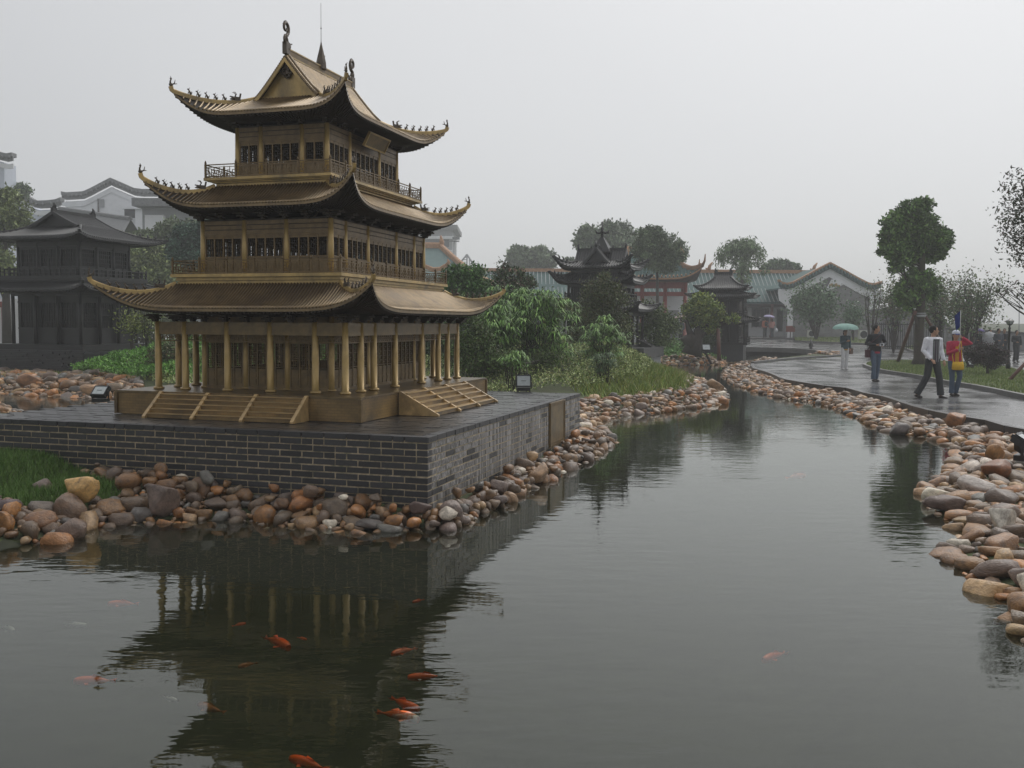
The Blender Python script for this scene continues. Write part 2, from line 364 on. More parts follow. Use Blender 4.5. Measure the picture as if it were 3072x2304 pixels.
def np_mesh(name, V, Fq, mats, col=None, smooth=False, mi=None):
    """V (N,3), Fq (K,4) or (K,3) integer faces"""
    me = bpy.data.meshes.new(name); k = Fq.shape[1]
    me.vertices.add(len(V)); me.vertices.foreach_set('co', np.ascontiguousarray(V, dtype=np.float32).ravel())
    me.loops.add(Fq.size); me.loops.foreach_set('vertex_index', np.ascontiguousarray(Fq, dtype=np.int32).ravel())
    me.polygons.add(len(Fq)); me.polygons.foreach_set('loop_start', np.arange(0, Fq.size, k, dtype=np.int32))
    me.polygons.foreach_set('loop_total', np.full(len(Fq), k, dtype=np.int32))
    if smooth: me.polygons.foreach_set('use_smooth', np.ones(len(Fq), dtype=bool))
    if mi is not None: me.polygons.foreach_set('material_index', mi.astype(np.int32))
    me.update(calc_edges=True)
    for m in (mats if isinstance(mats, (list, tuple)) else [mats]): me.materials.append(m)
    if col is not None:
        a = me.color_attributes.new('col', 'FLOAT_COLOR', 'POINT')
        c4 = np.ones((len(V), 4), dtype=np.float32); c4[:, :3] = col; a.data.foreach_set('color', c4.ravel())
    me.validate()
    return me

def leaves_arr(P, size, aspect=.45, droop=0.0, cols=((.05, .09, .03),), cvar=.3, axis=None, fold=.15):
    """one four-cornered leaf per point: returns V, F, C"""
    n = len(P)
    d = rng.normal(size=(n, 3))
    if axis is not None: d = d * .6 + axis
    d[:, 2] -= droop * 2
    d /= np.linalg.norm(d, axis=1, keepdims=True) + 1e-9
    a = rng.normal(size=(n, 3)); s = np.cross(d, a); s /= np.linalg.norm(s, axis=1, keepdims=True) + 1e-9
    nn = np.cross(d, s)
    L = (size * rng.uniform(.65, 1.35, n))[:, None]
    V = np.empty((n, 4, 3)); V[:, 0] = P; V[:, 1] = P + d * L * .5 + s * L * aspect * .5 + nn * L * fold; V[:, 2] = P + d * L; V[:, 3] = P + d * L * .5 - s * L * aspect * .5 + nn * L * fold
    V[:, 2, 2] -= droop * L[:, 0] * .4
    F = np.arange(n * 4).reshape(n, 4)
    cs = np.array(cols)[rng.integers(0, len(cols), n)] * rng.uniform(1 - cvar, 1 + cvar, (n, 1))
    C = np.repeat(cs, 4, axis=0)
    return V.reshape(-1, 3), F, C
def join_arr(parts):
    Vs, Fs, Cs, b = [], [], [], 0
    for V, F, C in parts: Vs.append(V); Fs.append(F + b); Cs.append(C); b += len(V)
    return np.concatenate(Vs), np.concatenate(Fs), np.concatenate(Cs)

def in_poly(P, poly):
    x, y = P[:, 0], P[:, 1]; inside = np.zeros(len(P), bool); n = len(poly)
    for i in range(n):
        x1, y1 = poly[i]; x2, y2 = poly[(i + 1) % n]
        if y1 == y2: continue
        c = ((y1 > y) != (y2 > y)) & (x < (x2 - x1) * (y - y1) / (y2 - y1) + x1)
        inside ^= c
    return inside
def seg_dist(P, line, closed=True):
    d = np.full(len(P), 1e9); n = len(line)
    for i in range(n if closed else n - 1):
        a = np.array(line[i]); b = np.array(line[(i + 1) % n]); ab = b - a
        t = np.clip(((P - a) @ ab) / (ab @ ab + 1e-12), 0, 1)
        q = a + t[:, None] * ab
        d = np.minimum(d, np.hypot(P[:, 0] - q[:, 0], P[:, 1] - q[:, 1]))
    return d
def smooth_line(pts, k=4, closed=False):
    pts = [np.array(p, float) for p in pts]; out = []; n = len(pts)
    for i in range(n if closed else n - 1):
        g = lambda j: pts[j % n] if closed else pts[min(max(j, 0), n - 1)]
        p0, p1, p2, p3 = g(i - 1), g(i), g(i + 1), g(i + 2)
        for t in np.linspace(0, 1, k, endpoint=False):
            out.append(.5 * ((2 * p1) + (-p0 + p2) * t + (2 * p0 - 5 * p1 + 4 * p2 - p3) * t * t + (-p0 + 3 * p1 - 3 * p2 + p3) * t ** 3))
    if not closed: out.append(pts[-1])
    return out

# ================================================================== THE SETTING
def xy(pts, z=WATER_Z): return [tuple(on_z(x, y, z)[:2]) for x, y in pts]
def xyl(pts): return [tuple(on_land(x, y)[:2]) for x, y in pts]
bank_right = xy([(3072, 1924), (3041, 1903), (3005, 1852), (3010, 1811), (2928, 1765), (2897, 1714), (2861, 1683), (2800, 1660), (2866, 1627), (2861, 1575), (2790, 1535), (2770, 1480), (2810, 1437), (2862, 1392),
                 (2868, 1355), (2836, 1329), (2754, 1309), (2660, 1296), (2580, 1262), (2517, 1231), (2463, 1212), (2360, 1198), (2311, 1190), (2265, 1174), (2208, 1158), (2180, 1142), (2167, 1128), (2172, 1112), (2195, 1098), (2219, 1087)])
bank_far = xy([(2157, 1095), (2040, 1097), (1984, 1098)])
bank_isle = xy([(1976, 1116), (2040, 1128), (2120, 1148), (2172, 1166), (2184, 1192), (2177, 1212), (2112, 1220), (2047, 1230), (1982, 1240), (1900, 1243), (1835, 1253), (1793, 1264), (1793, 1290), (1830, 1306), (1835, 1332),
                (1783, 1357), (1764, 1377), (1699, 1399), (1640, 1432), (1547, 1474), (1483, 1515), (1401, 1550), (1378, 1577), (1304, 1585), (1239, 1584), (1087, 1591), (900, 1580), (741, 1560), (560, 1560), (371, 1570), (271, 1586), (181, 1616), (117, 1631), (27, 1648), (-60, 1690), (-300, 1760), (-700, 1800)])
pond = bank_right[::1]
pond_poly = [(3.6, 2.0), (3.2, 4.2)] + bank_right + bank_far + bank_isle + [(-9.0, 4.0), (-7.0, 0.8), (-2.0, .4), (2.0, .6)]
pool_poly = xy([(-260, 1172), (-100, 1173), (0, 1175), (66, 1186), (141, 1188), (200, 1189), (254, 1199), (330, 1208), (305, 1245), (100, 1262), (70, 1233), (23, 1216), (-60, 1210), (-260, 1206)])
inlet_poly = xy([(2180, 1060), (2257, 1052), (2365, 1056), (2447, 1062), (2500, 1066), (2512, 1068), (2474, 1070), (2392, 1075), (2311, 1082), (2262, 1088), (2180, 1086)], -.12)
kerb_line = smooth_line(xyl([(2262, 1092), (2268, 1106), (2317, 1120), (2360, 1139), (2409, 1148), (2447, 1154), (2501, 1162), (2555, 1167), (2596, 1180), (2640, 1188), (2676, 1195), (2734, 1216), (2791, 1232), (2849, 1245), (2907, 1254), (2965, 1263), (3023, 1276), (3072, 1293)]) + [(8.9, 14.6), (8.6, 12), (7.6, 8), (6.2, 4), (5.2, 0), (4.6, -4)], 2)
kerb_line = [tuple(p) for p in kerb_line]
inlet_front = [tuple(p) for p in smooth_line(xyl([(2262, 1092), (2311, 1086), (2392, 1078.5), (2474, 1073), (2527, 1069), (2532, 1065.5), (2510, 1062)]), 3)]
inlet_back = [tuple(p) for p in smooth_line(xyl([(2510, 1062), (2447, 1052.5), (2365, 1046.5), (2257, 1044), (2100, 1042)]), 3)]
path_poly = kerb_line[::-1] + inlet_front[1:] + inlet_back[1:] + [tuple(on_land(1900, 1040)[:2]), (4, 100), (60, 110), (80, 60), (60, -6), (8, -6)]

CX0, CY0, AX = -.8171, 9.36, .3012                            # near corner and heading of the brick platform
def plat(px, py):                                             # platform frame (x to the right along its front, y away) to world
    return (CX0 + px * math.cos(AX) + py * math.sin(AX), CY0 - px * math.sin(AX) + py * math.cos(AX))
def sstep(t): t = np.clip(t, 0, 1); return t * t * (3 - 2 * t)
_rb = [tuple(p) for p in bank_right] + [tuple(on_z(2262, 1088, 0)[:2])] + [p for p in kerb_line if p[1] > 1.0] + [(3.4, 1.5), (3.0, 4.0)]
def ground_height(P):
    P = np.asarray(P, float); x, y = P[:, 0], P[:, 1]
    inw = in_poly(P, pond_poly) | in_poly(P, pool_poly) | in_poly(P, inlet_poly)
    d = np.minimum(np.minimum(seg_dist(P, pond_poly), seg_dist(P, pool_poly)), seg_dist(P, inlet_poly))
    base = np.where(y < 40, 0, .015 * (np.minimum(y, 200) - 40))
    onpath = in_poly(P, path_poly)
    mound = .85 * sstep((x + 13.4) / 3) * sstep((7.5 - x) / 5) * sstep((y - 19) / 13) * sstep((70 - y) / 20) * sstep(d / 3.5)
    mound += .06 * sstep(d / 1.2)
    # turf bank against the near brick wall
    lx = (x - CX0) * math.cos(AX) - (y - CY0) * math.sin(AX); ly = (x - CX0) * math.sin(AX) + (y - CY0) * math.cos(AX)
    mound += .19 * sstep((-3.95 - lx) / .7) * sstep((ly + 2.2) / .9) * (ly < .3)
    mound = np.where(in_poly(P, _rb), -.14, mound)
    land_z = np.where(onpath, base - .05, base + mound - .02)
    bank = WATER_Z - .03 + d * .27
    out = np.minimum(land_z, bank + np.where(onpath, 0, np.maximum(mound, 0)))
    wet = WATER_Z - .03 - np.minimum(d * .5, .75)
    return np.where(inw, wet, out)

def axis_steps(lo, hi, fine_lo, fine_hi, step, grow):
    a = list(np.arange(fine_lo, fine_hi, step)); s = step; v = fine_hi
    while v < hi: a.append(v); s *= grow; v += s
    a.append(hi); s = step; v = fine_lo - step; left = []
    while v > lo: left.append(v); s *= grow; v -= s
    left.append(lo); return np.array(left[::-1] + a)
gx = axis_steps(-700, 700, -9, 12, .22, 1.07); gy = axis_steps(-12, 1500, 1, 30, .22, 1.045)
GX, GY = np.meshgrid(gx, gy); GP = np.stack([GX.ravel(), GY.ravel()], 1); GZ = ground_height(GP)
nx_, ny_ = len(gx), len(gy); idx = np.arange(nx_ * ny_).reshape(ny_, nx_)
GF = np.stack([idx[:-1, :-1].ravel(), idx[:-1, 1:].ravel(), idx[1:, 1:].ravel(), idx[1:, :-1].ravel()], 1)
ground = link('ground', np_mesh('ground', np.column_stack([GP, GZ]), GF, M['soil'], smooth=True), kind='structure')
# pond bed gets its own sheet of silt just above the excavated ground
bedV = []; inside = in_poly(GP, pond_poly) | in_poly(GP, pool_poly) | in_poly(GP, inlet_poly)
fmask = inside[GF].any(axis=1)
link('pond_bed', np_mesh('pond_bed', np.column_stack([GP, GZ + .012]), GF[fmask], M['bed'], smooth=True), kind='structure')
link('water', np_mesh('water', np.array([(-60, -3, WATER_Z), (12, -3, WATER_Z), (12, 13, WATER_Z), (16, 52, WATER_Z), (0, 52, WATER_Z), (-60, 30, WATER_Z)]), np.array([[0, 1, 2, 3], [0, 3, 4, 5]]), M['water']), kind='structure')
ip = [(x, y, -.10) for x, y in inlet_poly]
mb = MB(); mb.add(ip, [tuple(range(len(ip)))[::-1]]); mb.build('inlet_water', M['water'], kind='structure')

def sheet(name, poly, m, off, thick=None, zfun=None, **kw):
    """a flat sheet (or slab) that follows the gentle climb of the land"""
    bm = bmesh.new(); vs = [bm.verts.new((x, y, 0)) for x, y in poly]; f = bm.faces.new(vs)
    if f.normal.z < 0: f.normal_flip()
    bmesh.ops.triangulate(bm, faces=bm.faces[:])
    for Y in (40, 60, 80, 200):
        bmesh.ops.bisect_plane(bm, geom=bm.verts[:] + bm.edges[:] + bm.faces[:], plane_co=(0, Y, 0), plane_no=(0, 1, 0))
    for v in bm.verts: v.co.z = land(v.co.y) + off
    bmesh.ops.recalc_face_normals(bm, faces=bm.faces[:])
    for f in bm.faces:
        if f.normal.z < 0: f.normal_flip()
    me = bpy.data.meshes.new(name); bm.to_mesh(me); bm.free(); me.materials.append(m)
    return link(name, me, **kw)
sheet('path', path_poly, M['paving'], 0.0, kind='structure')
def kerb(name, line, w, h, drop, m, piece=1.0, closed=False, off=0.0, **kw):
    """kerb stones laid end to end along a line, each stone a part"""
    root = empty(name, (line[0][0], line[0][1], 0), kind='structure', **kw)
    pts = [Vector((x, y, land(y) + off)) for x, y in line]
    if closed: pts.append(pts[0])
    L = [0]
    for a, b in zip(pts, pts[1:]): L.append(L[-1] + (b - a).length)
    def at(s):
        for i in range(len(pts) - 1):
            if s <= L[i + 1] or i == len(pts) - 2:
                t = (s - L[i]) / max(L[i + 1] - L[i], 1e-6); return pts[i].lerp(pts[i + 1], min(t, 1))
    n = max(1, int(L[-1] / piece)); st = L[-1] / n
    for i in range(n):
        a, b = at(i * st + .004), at((i + 1) * st - .004)
        s = (b - a).normalized().cross(Vector((0, 0, 1))) * w
        mb = MB(); vs = []
        for p in (a, b):
            for q in (p, p + s):
                vs += [q + Vector((0, 0, -drop)), q + Vector((0, 0, h))]
        mb.add(vs, [(0, 1, 3, 2), (4, 6, 7, 5), (0, 4, 5, 1), (2, 3, 7, 6), (1, 5, 7, 3), (0, 2, 6, 4)])
        k = mb.build('kerb_stone', m); k.parent = root; k.matrix_parent_inverse = Matrix.Translation((-line[0][0], -line[0][1], 0))
    return root
kerb('path_kerb', kerb_line, .14, .035, .16, M['kerb_dark'], 1.0)
kerb('inlet_kerb', inlet_front, -.16, .10, .22, M['kerb'], 1.2)
kerb('inlet_kerb', inlet_back, -.16, .06, .22, M['kerb'], 1.2)

# lawns on the path side, raised behind kerbs
lawn_front = [tuple(p) for p in smooth_line(xyl([(2597, 1100), (2636, 1114), (2700, 1126), (2759, 1135), (2845, 1153), (2940, 1168), (3072, 1196), (3260, 1236), (3500, 1300)]), 3)]
lawn_back = [tuple(p) for p in smooth_line(xyl([(3600, 1200), (3300, 1140), (3072, 1119), (3010, 1108), (2900, 1096), (2800, 1090), (2700, 1088), (2640, 1090), (2605, 1094)]), 3)]
lawn_poly = lawn_front + lawn_back
strip_poly = xyl([(2384, 1026), (2470, 1030), (2600, 1035), (2668, 1040), (2712, 1047), (2748, 1060), (2840, 1068), (2880, 1070), (2880, 1060), (2700, 1022), (2540, 1014), (2384, 1012)])
def turf(name, poly, h, dens, blade, cols, m, rim=None, **kw):
    o = sheet(name, poly, m, h, **kw)
    P = np.array(poly); lo, hi = P.min(0), P.max(0)
    n = int((hi - lo).prod() * dens); Q = rng.uniform(lo, hi, (n, 2)); Q = Q[in_poly(Q, poly)]
    Q = Q[(Q[:, 1] > 3)]
    return Q
kerb('lawn_kerb', lawn_front + lawn_back, .13, .12, .1, M['kerb'], 1.0, closed=True)
kerb('strip_kerb', strip_poly[:8], .13, .13, .1, M['kerb'], 1.2)
sheet('lawn', lawn_poly, M['lawn'], .115, kind='structure')
sheet('lawn', strip_poly, M['lawn'], .12, kind='structure')

GRASS = [(.12, .17, .04), (.09, .14, .032), (.16, .185, .055), (.075, .12, .028), (.14, .16, .05)]
def blades(Q, z, h, w, cols, lean=.35, cvar=.3):
    n = len(Q); a = rng.uniform(0, 2 * PI, n); hh = h * rng.uniform(.5, 1.3, n)
    s = np.stack([np.cos(a), np.sin(a)], 1) * w / 2
    ln = rng.normal(size=(n, 2)) * lean * hh[:, None]
    V = np.empty((n, 3, 3)); V[:, 0, :2] = Q - s; V[:, 1, :2] = Q + s; V[:, 2, :2] = Q + ln
    V[:, 0, 2] = z; V[:, 1, 2] = z; V[:, 2, 2] = z + hh
    F = np.arange(n * 3).reshape(n, 3)
    C = np.repeat(np.array(cols)[rng.integers(0, len(cols), n)] * rng.uniform(1 - cvar, 1 + cvar, (n, 1)), 3, axis=0)
    return V.reshape(-1, 3), F, C
def scatter(poly, n):
    P = np.array(poly); lo, hi = P.min(0), P.max(0); Q = rng.uniform(lo, hi, (n, 2)); return Q[in_poly(Q, poly)]
def clumped(Q, sc=1.5, keep=.5):
    f = np.sin(Q[:, 0] * sc + np.sin(Q[:, 1] * sc * .7) * 2) * np.cos(Q[:, 1] * sc * .9 + Q[:, 0] * .4) * .5 + .5
    return Q[rng.random(len(Q)) < keep + (1 - keep) * f]
Q = clumped(scatter([p for p in lawn_poly], 90000)); Q = Q[(Q[:, 1] > 8) & (Q[:, 1] < 60)]
Q2 = scatter(strip_poly, 9000)
zz = np.where(Q[:, 1] < 40, 0, .015 * (Q[:, 1] - 40)) + .11; z2 = np.where(Q2[:, 1] < 40, 0, .015 * (Q2[:, 1] - 40)) + .11
V, F, C = join_arr([blades(Q, zz, .065, .022, GRASS), blades(Q2, z2, .1, .05, GRASS)])
link('grass', np_mesh('grass', V, F, M['leaf'], C), kind='stuff', label='short damp lawn grass on the kerbed island beside the path')

# turf along the banks on the pagoda side
isle_edge = [p for p in bank_isle]
reg = [(.6, 15.6), (1.7, 17.5), (2.2, 19.5)] + xy([(1600, 1150), (1662, 1050), (1900, 1040), (1990, 1100), (2150, 1150), (2184, 1175), (2170, 1200), (2047, 1215), (1900, 1228), (1800, 1240), (1740, 1240)], .1)
Q = scatter(reg, 130000); gh = ground_height(Q); d = seg_dist(Q, pond_poly); k = (d > .95) & ~in_poly(Q, pond_poly) & (Q[:, 1] > 14)
Q, gh, d = Q[k], gh[k], d[k]; k = rng.random(len(Q)) < np.clip(1.6 - (d - .95) / 2.0, 0.1, 1); Q, gh = Q[k], gh[k]
WET_GRASS = [(.13, .18, .032), (.17, .20, .04), (.10, .155, .028), (.19, .18, .05), (.085, .13, .025)]
A = blades(Q, gh - .01, .20, .028, WET_GRASS, .5)
wedge = [plat(-7.5, .0), plat(-4.05, .0), plat(-3.95, -.12)] + xy([(375, 1432), (330, 1446), (245, 1452), (150, 1470), (60, 1478), (0, 1472), (-300, 1475)], .13)
Q = scatter(wedge, 60000); gh = ground_height(Q)
B = blades(Q, gh - .01, .085, .010, [(.06, .12, .025), (.05, .10, .022), (.085, .14, .035), (.07, .115, .025)], .45)
lreg = [(-30, 22), (-14, 22.5), (-6.3, 19), (-5, 19.5), (-5, 28), (-30, 36)]
Q = scatter(lreg, 42000); gh = ground_height(Q); d = seg_dist(Q, pool_poly); k = (d > 1.6) & ~in_poly(Q, pool_poly); Q, gh = Q[k], gh[k]
Cc = blades(Q, gh - .01, .15, .035, WET_GRASS, .5)
freg = xy([(1985, 1092), (2190, 1092), (2150, 1050), (1985, 1040)], 0)
Q = scatter(freg, 9000); gh = ground_height(Q); d = seg_dist(Q, pond_poly); k = (d > .9) & ~in_poly(Q, pond_poly); Q, gh = Q[k], gh[k]
Dd = blades(Q, gh - .01, .2, .06, [(.07, .14, .03), (.09, .16, .035), (.06, .11, .03)], .5)
V, F, C = join_arr([A, B, Cc, Dd])
link('grass', np_mesh('grass', V, F, M['leaf'], C), kind='stuff', label='wet tufted grass along the banks around the brick platform')

# low ground cover on the mound: pale variegated leaves on the right, bright green on the left
def cover(name, poly, n, size, hgt, cols, label, dmin=1.6, body=(.03, .045, .015)):
    Q = scatter(poly, n); g = ground_height(Q); d = seg_dist(Q, pond_poly); k = (d > dmin) & ~in_poly(Q, pond_poly) & ~in_poly(Q, pool_poly); Q, g = Q[k], g[k]
    lump = (np.sin(Q[:, 0] * 2.1 + 1.3 * np.sin(Q[:, 1] * 1.7)) * np.sin(Q[:, 1] * 1.5 + np.sin(Q[:, 0] * 2.3)) + 1) * .5
    lump2 = (np.sin(Q[:, 0] * 7.1 + 1.1 * np.sin(Q[:, 1] * 6)) * np.sin(Q[:, 1] * 6.3) + 1) * .5
    z = g + hgt * (.35 + .55 * lump + .25 * lump2) * rng.uniform(.35, 1.08, len(Q)) ** .5
    P = np.column_stack([Q, z])
    L = leaves_arr(P, size, .5, -.25, cols, .35)
    return link(name, np_mesh(name, *L[:2], M['leaf'], L[2]), kind='stuff', label=label)
PALE = [(.19, .25, .08), (.28, .33, .12), (.14, .19, .06), (.10, .14, .04), (.36, .40, .20), (.06, .09, .025), (.20, .19, .08)]
VIVID = [(.08, .19, .03), (.10, .23, .035), (.06, .14, .025), (.05, .11, .02), (.13, .25, .05)]
pale_poly = [(1.2, 16.2), (1.6, 19.0), (4.2, 22.4), (6.0, 27.2), (5.6, 33.6), (4.6, 36.5), (-8, 40), (-9, 24), (-4.6, 18.2)]
cover('ground_cover', pale_poly, 150000, .055, .34, PALE, 'pale variegated ground cover on the mound behind the floodlight', 2.15)
cover('ground_cover', [(-12.6, 27.6), (-10.4, 25.2), (-6, 22.8), (-4.2, 22), (-4.2, 33), (-11, 34), (-13.2, 31)], 80000, .075, .36, VIVID, 'bright green ground cover on the bank behind the left end of the platform', 1.5)
cover('ground_cover', xy([(1990, 1072), (2190, 1086), (2180, 1050), (2060, 1020), (1960, 1030)], .25), 16000, .14, .3, [(.07, .17, .03), (.09, .20, .035), (.055, .12, .03)], 'green ground cover on the bank beyond the channel', .8)

# ================================================================== THE BRICK PLATFORM
TOP = .614
platform = empty('brick_platform', (CX0, CY0, 0), -AX, label='broad dark grey brick platform carrying the bronze pagoda at the water', cat='platform')
PLX, PLY = 5.75, 6.44
def chamfer_box(name, m, j=.012):
    bm = bmesh.new(); bmesh.ops.create_cube(bm, size=1.0)
    bmesh.ops.bevel(bm, geom=bm.edges[:], offset=.03, segments=1, affect='EDGES')
    for v in bm.verts: v.co += Vector([random.uniform(-j, j) for _ in range(3)])
    me = bpy.data.meshes.new(name); bm.to_mesh(me); bm.free(); me.materials.append(m); return me
BR = {k: [chamfer_box('brick', M[m]) for _ in range(4)] for k, m in (('d', 'brick'), ('p', 'brick_pale'))}
bricks = []
pitch = .067
for k in range(11):
    zt = TOP - pitch * k; zc = zt - .029 + (random.uniform(-.001, .001)); cap = k == 0
    for wall in (0, 1):
        Lw = PLX if wall == 0 else PLY
        s = 0.0 if (k + wall) % 2 == 0 else -.126; pend = 0
        i = 0
        while s < Lw:
            ln = .24 if not cap else random.choice((.115, .24, .24)); 
            if not cap and pend: ln = .114; pend = 0
            elif not cap and random.random() < .06: ln = .114; pend = 1
            a, b = max(s, 0.0), min(s + ln, Lw)
            if b - a > .04:
                o = random.uniform(-.001, .004) + (.004 if cap else 0); dp = .11
                if wall == 0: c = (-(a + b) / 2, dp / 2 - o, zc); sz = (b - a, dp, .0545)
                else: c = (-dp / 2 + o, (a + b) / 2, zc); sz = (dp, b - a, .0545)
                if wall == 1 and a < .001: c = (c[0], (.004 + b) / 2, c[2]); sz = (sz[0] - .004, b - .004, sz[2])
                if not (wall == 1 and 4.50 < (a + b) / 2 < 5.37 and zt < .60 and (a > 4.50 and b < 5.36)):
                    c = (c[0], c[1], c[2] + random.uniform(-.0018, .0018)); bricks.append((c, sz, 'd' if wall == 0 or cap or random.random() < .12 else 'p', wall))
            s += ln + .012; i += 1
def brick_size(b):
    (x, y, z), sz, _, w = b; p = plat(x, y); q = proj((p[0], p[1], z))
    if not (-40 < q[0] < 3110): return 0
    vis = 1.0 if z > .02 else .4
    return vis * (max(sz[0], sz[1]) * (1 if w == 0 else .35)) / q[2]
bricks.sort(key=brick_size, reverse=True)
for c, sz, kd, w in bricks[:300]:
    put('brick', random.choice(BR[kd]), platform, c, 0, sz)
for kd, nm in (('d', 'M'), ('p', 'P')):
    rest = [b for b in bricks[300:] if b[2] == kd]
    mb = MB()
    for c, sz, _, w in rest: mb.cbox(c, sz)
    rest_o = mb
    if kd == 'd': restd = mb
    else: restp = mb
mbr = MB(); mbr.add(restd.v, restd.f); mbr.cur = 1; mbr.add(restp.v, restp.f)
mbr.build('bricks', [M['brick'], M['brick_pale']], platform, kind='stuff')
mb = MB(); mb.box(-PLX + .01, -.0045, .0045, PLY - .01, -.35, TOP - .045); mb.build('mortar_core', M['mortar'], platform)
mb = MB()
y = .115
row = 0
while y < PLY - .01:
    x = -PLX + .02 + (.125 if row % 2 else 0); y1 = min(y + .118, PLY - .01)
    while x < -.12:
        x1 = min(x + .243, -.115); h = random.uniform(-.0035, .003)
        if x1 - x > .03: mb.box(x, x1, y, y1, TOP - .05, TOP - .004 + h)
        x += .25
    y += .125; row += 1
mb.build('paving_brick', M['paver'], platform, kind='stuff')
# plaque let into the right hand wall
mb = MB(); mb.box(.0, .022, 4.515, 5.355, -.03, .598); pl = mb.build('plaque', M['bronze_board'], platform, label='blank bronze plaque with a stepped frame on the side wall')
mb = MB()
for t_, w_ in ((.034, .022), (.028, .055)):
    z0, z1, a0, a1 = -.03, .598, 4.515, 5.355
    o_ = .0 if w_ == .022 else .022
    mb.box(.022, t_, a0 + o_, a0 + w_, z0 + o_, z1 - o_); mb.box(.022, t_, a1 - w_, a1 - o_, z0 + o_, z1 - o_)
    mb.box(.022, t_, a0 + w_, a1 - w_, z1 - w_, z1 - o_); mb.box(.022, t_, a0 + w_, a1 - w_, z0 + o_, z0 + w_)
mb.build('frame', M['bronze_dark'], pl)

# ================================================================== THE BRONZE PAGODA
UCX, VCY = -2.816, 3.126
wx, wy = plat(UCX, VCY)
pag = empty('bronze_pagoda', (wx, wy, TOP), -AX, label='three tiered bronze pagoda model with upturned eaves, on the brick platform', cat='pagoda')
Z = lambda z: z - TOP
BZ, BD = M['bronze'], M['bronze_dark']
BHX, BHY = 1.616, 2.145
mb = MB(); mb.box(-BHX, BHX, -BHY, BHY, Z(.6175), Z(.872)); base = mb.build('base', M['bronze_ashlar'], pag)
mb = MB(); mb.box(-BHX - .012, BHX + .012, -BHY - .012, BHY + .012, Z(.8722), Z(.896)); mb.build('base_top', M['bronze_roof'], base)
mb = MB()
for sx in (-1, 1):
    for sy in (-1, 1): mb = MB(); mb.box(sx * BHX - .02, sx * BHX + .02, sy * BHY - .02, sy * BHY + .02, Z(.6178), Z(.8719)); mb.build('corner_pilaster', BD, base)

def stairs(name, half, run, n, h, strings, rot, at):
    root = empty(name); root.parent = pag; root.location = at; root.rotation_euler = (0, 0, rot)
    st = link('treads', None, root) if False else None
    for i in range(n):
        y0 = -run + run * i / n; z1 = h * (i + 1) / (n + .4)
        mb = MB(); mb.box(-half + .03, half - .03, y0, .0, h * i / (n + .4) + .0005, z1 - .0057); mb.cur = 1
        mb.box(-half + .03, half - .03, y0 - .010, .0, z1 - .0055, z1); mb.build('step', [M['bronze_step'], M['bronze_edge']], root)
    for s in strings:
        mb = MB(); w = .042
        vs = [(s - w / 2, -run - .045, 0), (s - w / 2, 0, 0), (s - w / 2, 0, h + .004), (s - w / 2, -.02, h + .004), (s - w / 2, -run - .045, .02)]
        vs2 = [(x + w, y, z) for x, y, z in vs]
        mb.add(vs + vs2, [(0, 4, 3, 2, 1), (5, 6, 7, 8, 9), (0, 1, 6, 5), (1, 2, 7, 6), (2, 3, 8, 7), (3, 4, 9, 8), (4, 0, 5, 9)])
        mb.build('stringer', M['bronze_edge'], root)
stairs('front_stairs', .98, .30, 5, .282, (-.96, -.32, .32, .96), 0, (0, -BHY - .013, Z(.6145)))
stairs('side_stairs', 1.14, .47, 5, .282, (-1.12, -.373, .373, 1.12), PI / 2, (BHX + .013, 0, Z(.6145)))
stairs('back_stairs', .98, .30, 5, .282, (-.96, .96), PI, (0, BHY + .013, Z(.6145)))
stairs('side_stairs', 1.14, .47, 5, .282, (-1.12, 1.12), -PI / 2, (-BHX - .013, 0, Z(.6145)))

def column_mesh(h, r0, r1, foot=.0):
    mb = MB(); p = []
    if foot: p += [(r0 * 1.25, 0), (r0 * 1.55, .008), (r0 * 1.6, foot * .6), (r0 * 1.3, foot)]
    p += [(r0, foot + .001), (r0 * .99, h * .45), (r1, h)]
    mb.lathe(p, 14); return mb.mesh('column', BZ)
def ring_pos(xs, ys, hx, hy):
    out = [(x, -hy) for x in xs] + [(x, hy) for x in xs] + [(hx, y) for y in ys if abs(y) < hy - .01] + [(-hx, y) for y in ys if abs(y) < hy - .01]
    return out
X1, Y1, H1X, H1Y = (-1.264, -.88, -.29, .29, .88, 1.264), (-1.815, -1.42, -1.06, -.44, .44, 1.06, 1.42, 1.815), 1.264, 1.815
X2, Y2, H2X, H2Y = (-.88, -.29, .29, .88), (-1.42, -1.06, -.44, .44, 1.06, 1.42), .88, 1.42
X3, Y3, H3X, H3Y = (-.628, -.29, .29, .628), (-1.03, -.44, .44, 1.03), .628, 1.03
cm1, cmi, cm2, cm3 = column_mesh(.83, .042, .034, .035), column_mesh(.90, .036, .032, .03), column_mesh(.66, .036, .030), column_mesh(.66, .034, .029)
for p in ring_pos(X1, Y1, H1X, H1Y): put('column', cm1, pag, (*p, Z(.896)))
for p in ring_pos(X2, Y2, H2X, H2Y): put('column', cmi, pag, (*p, Z(.896)))
for p in ring_pos(X2, Y2, H2X, H2Y): put('column', cm2, pag, (*p, Z(2.30)))
for p in ring_pos(X3, Y3, H3X, H3Y): put('column', cm3, pag, (*p, Z(3.50)))

def side_xf(k, along, out):                                   # along / outward distances to pagoda-local x, y
    return ((along, -out), (out, along), (-along, out), (-out, -along))[k]
def place_side(name, me, par, k, along, out, z, **kw):
    x, y = side_xf(k, along, out); return put(name, me, par, (x, y, z), k * PI / 2, **kw)

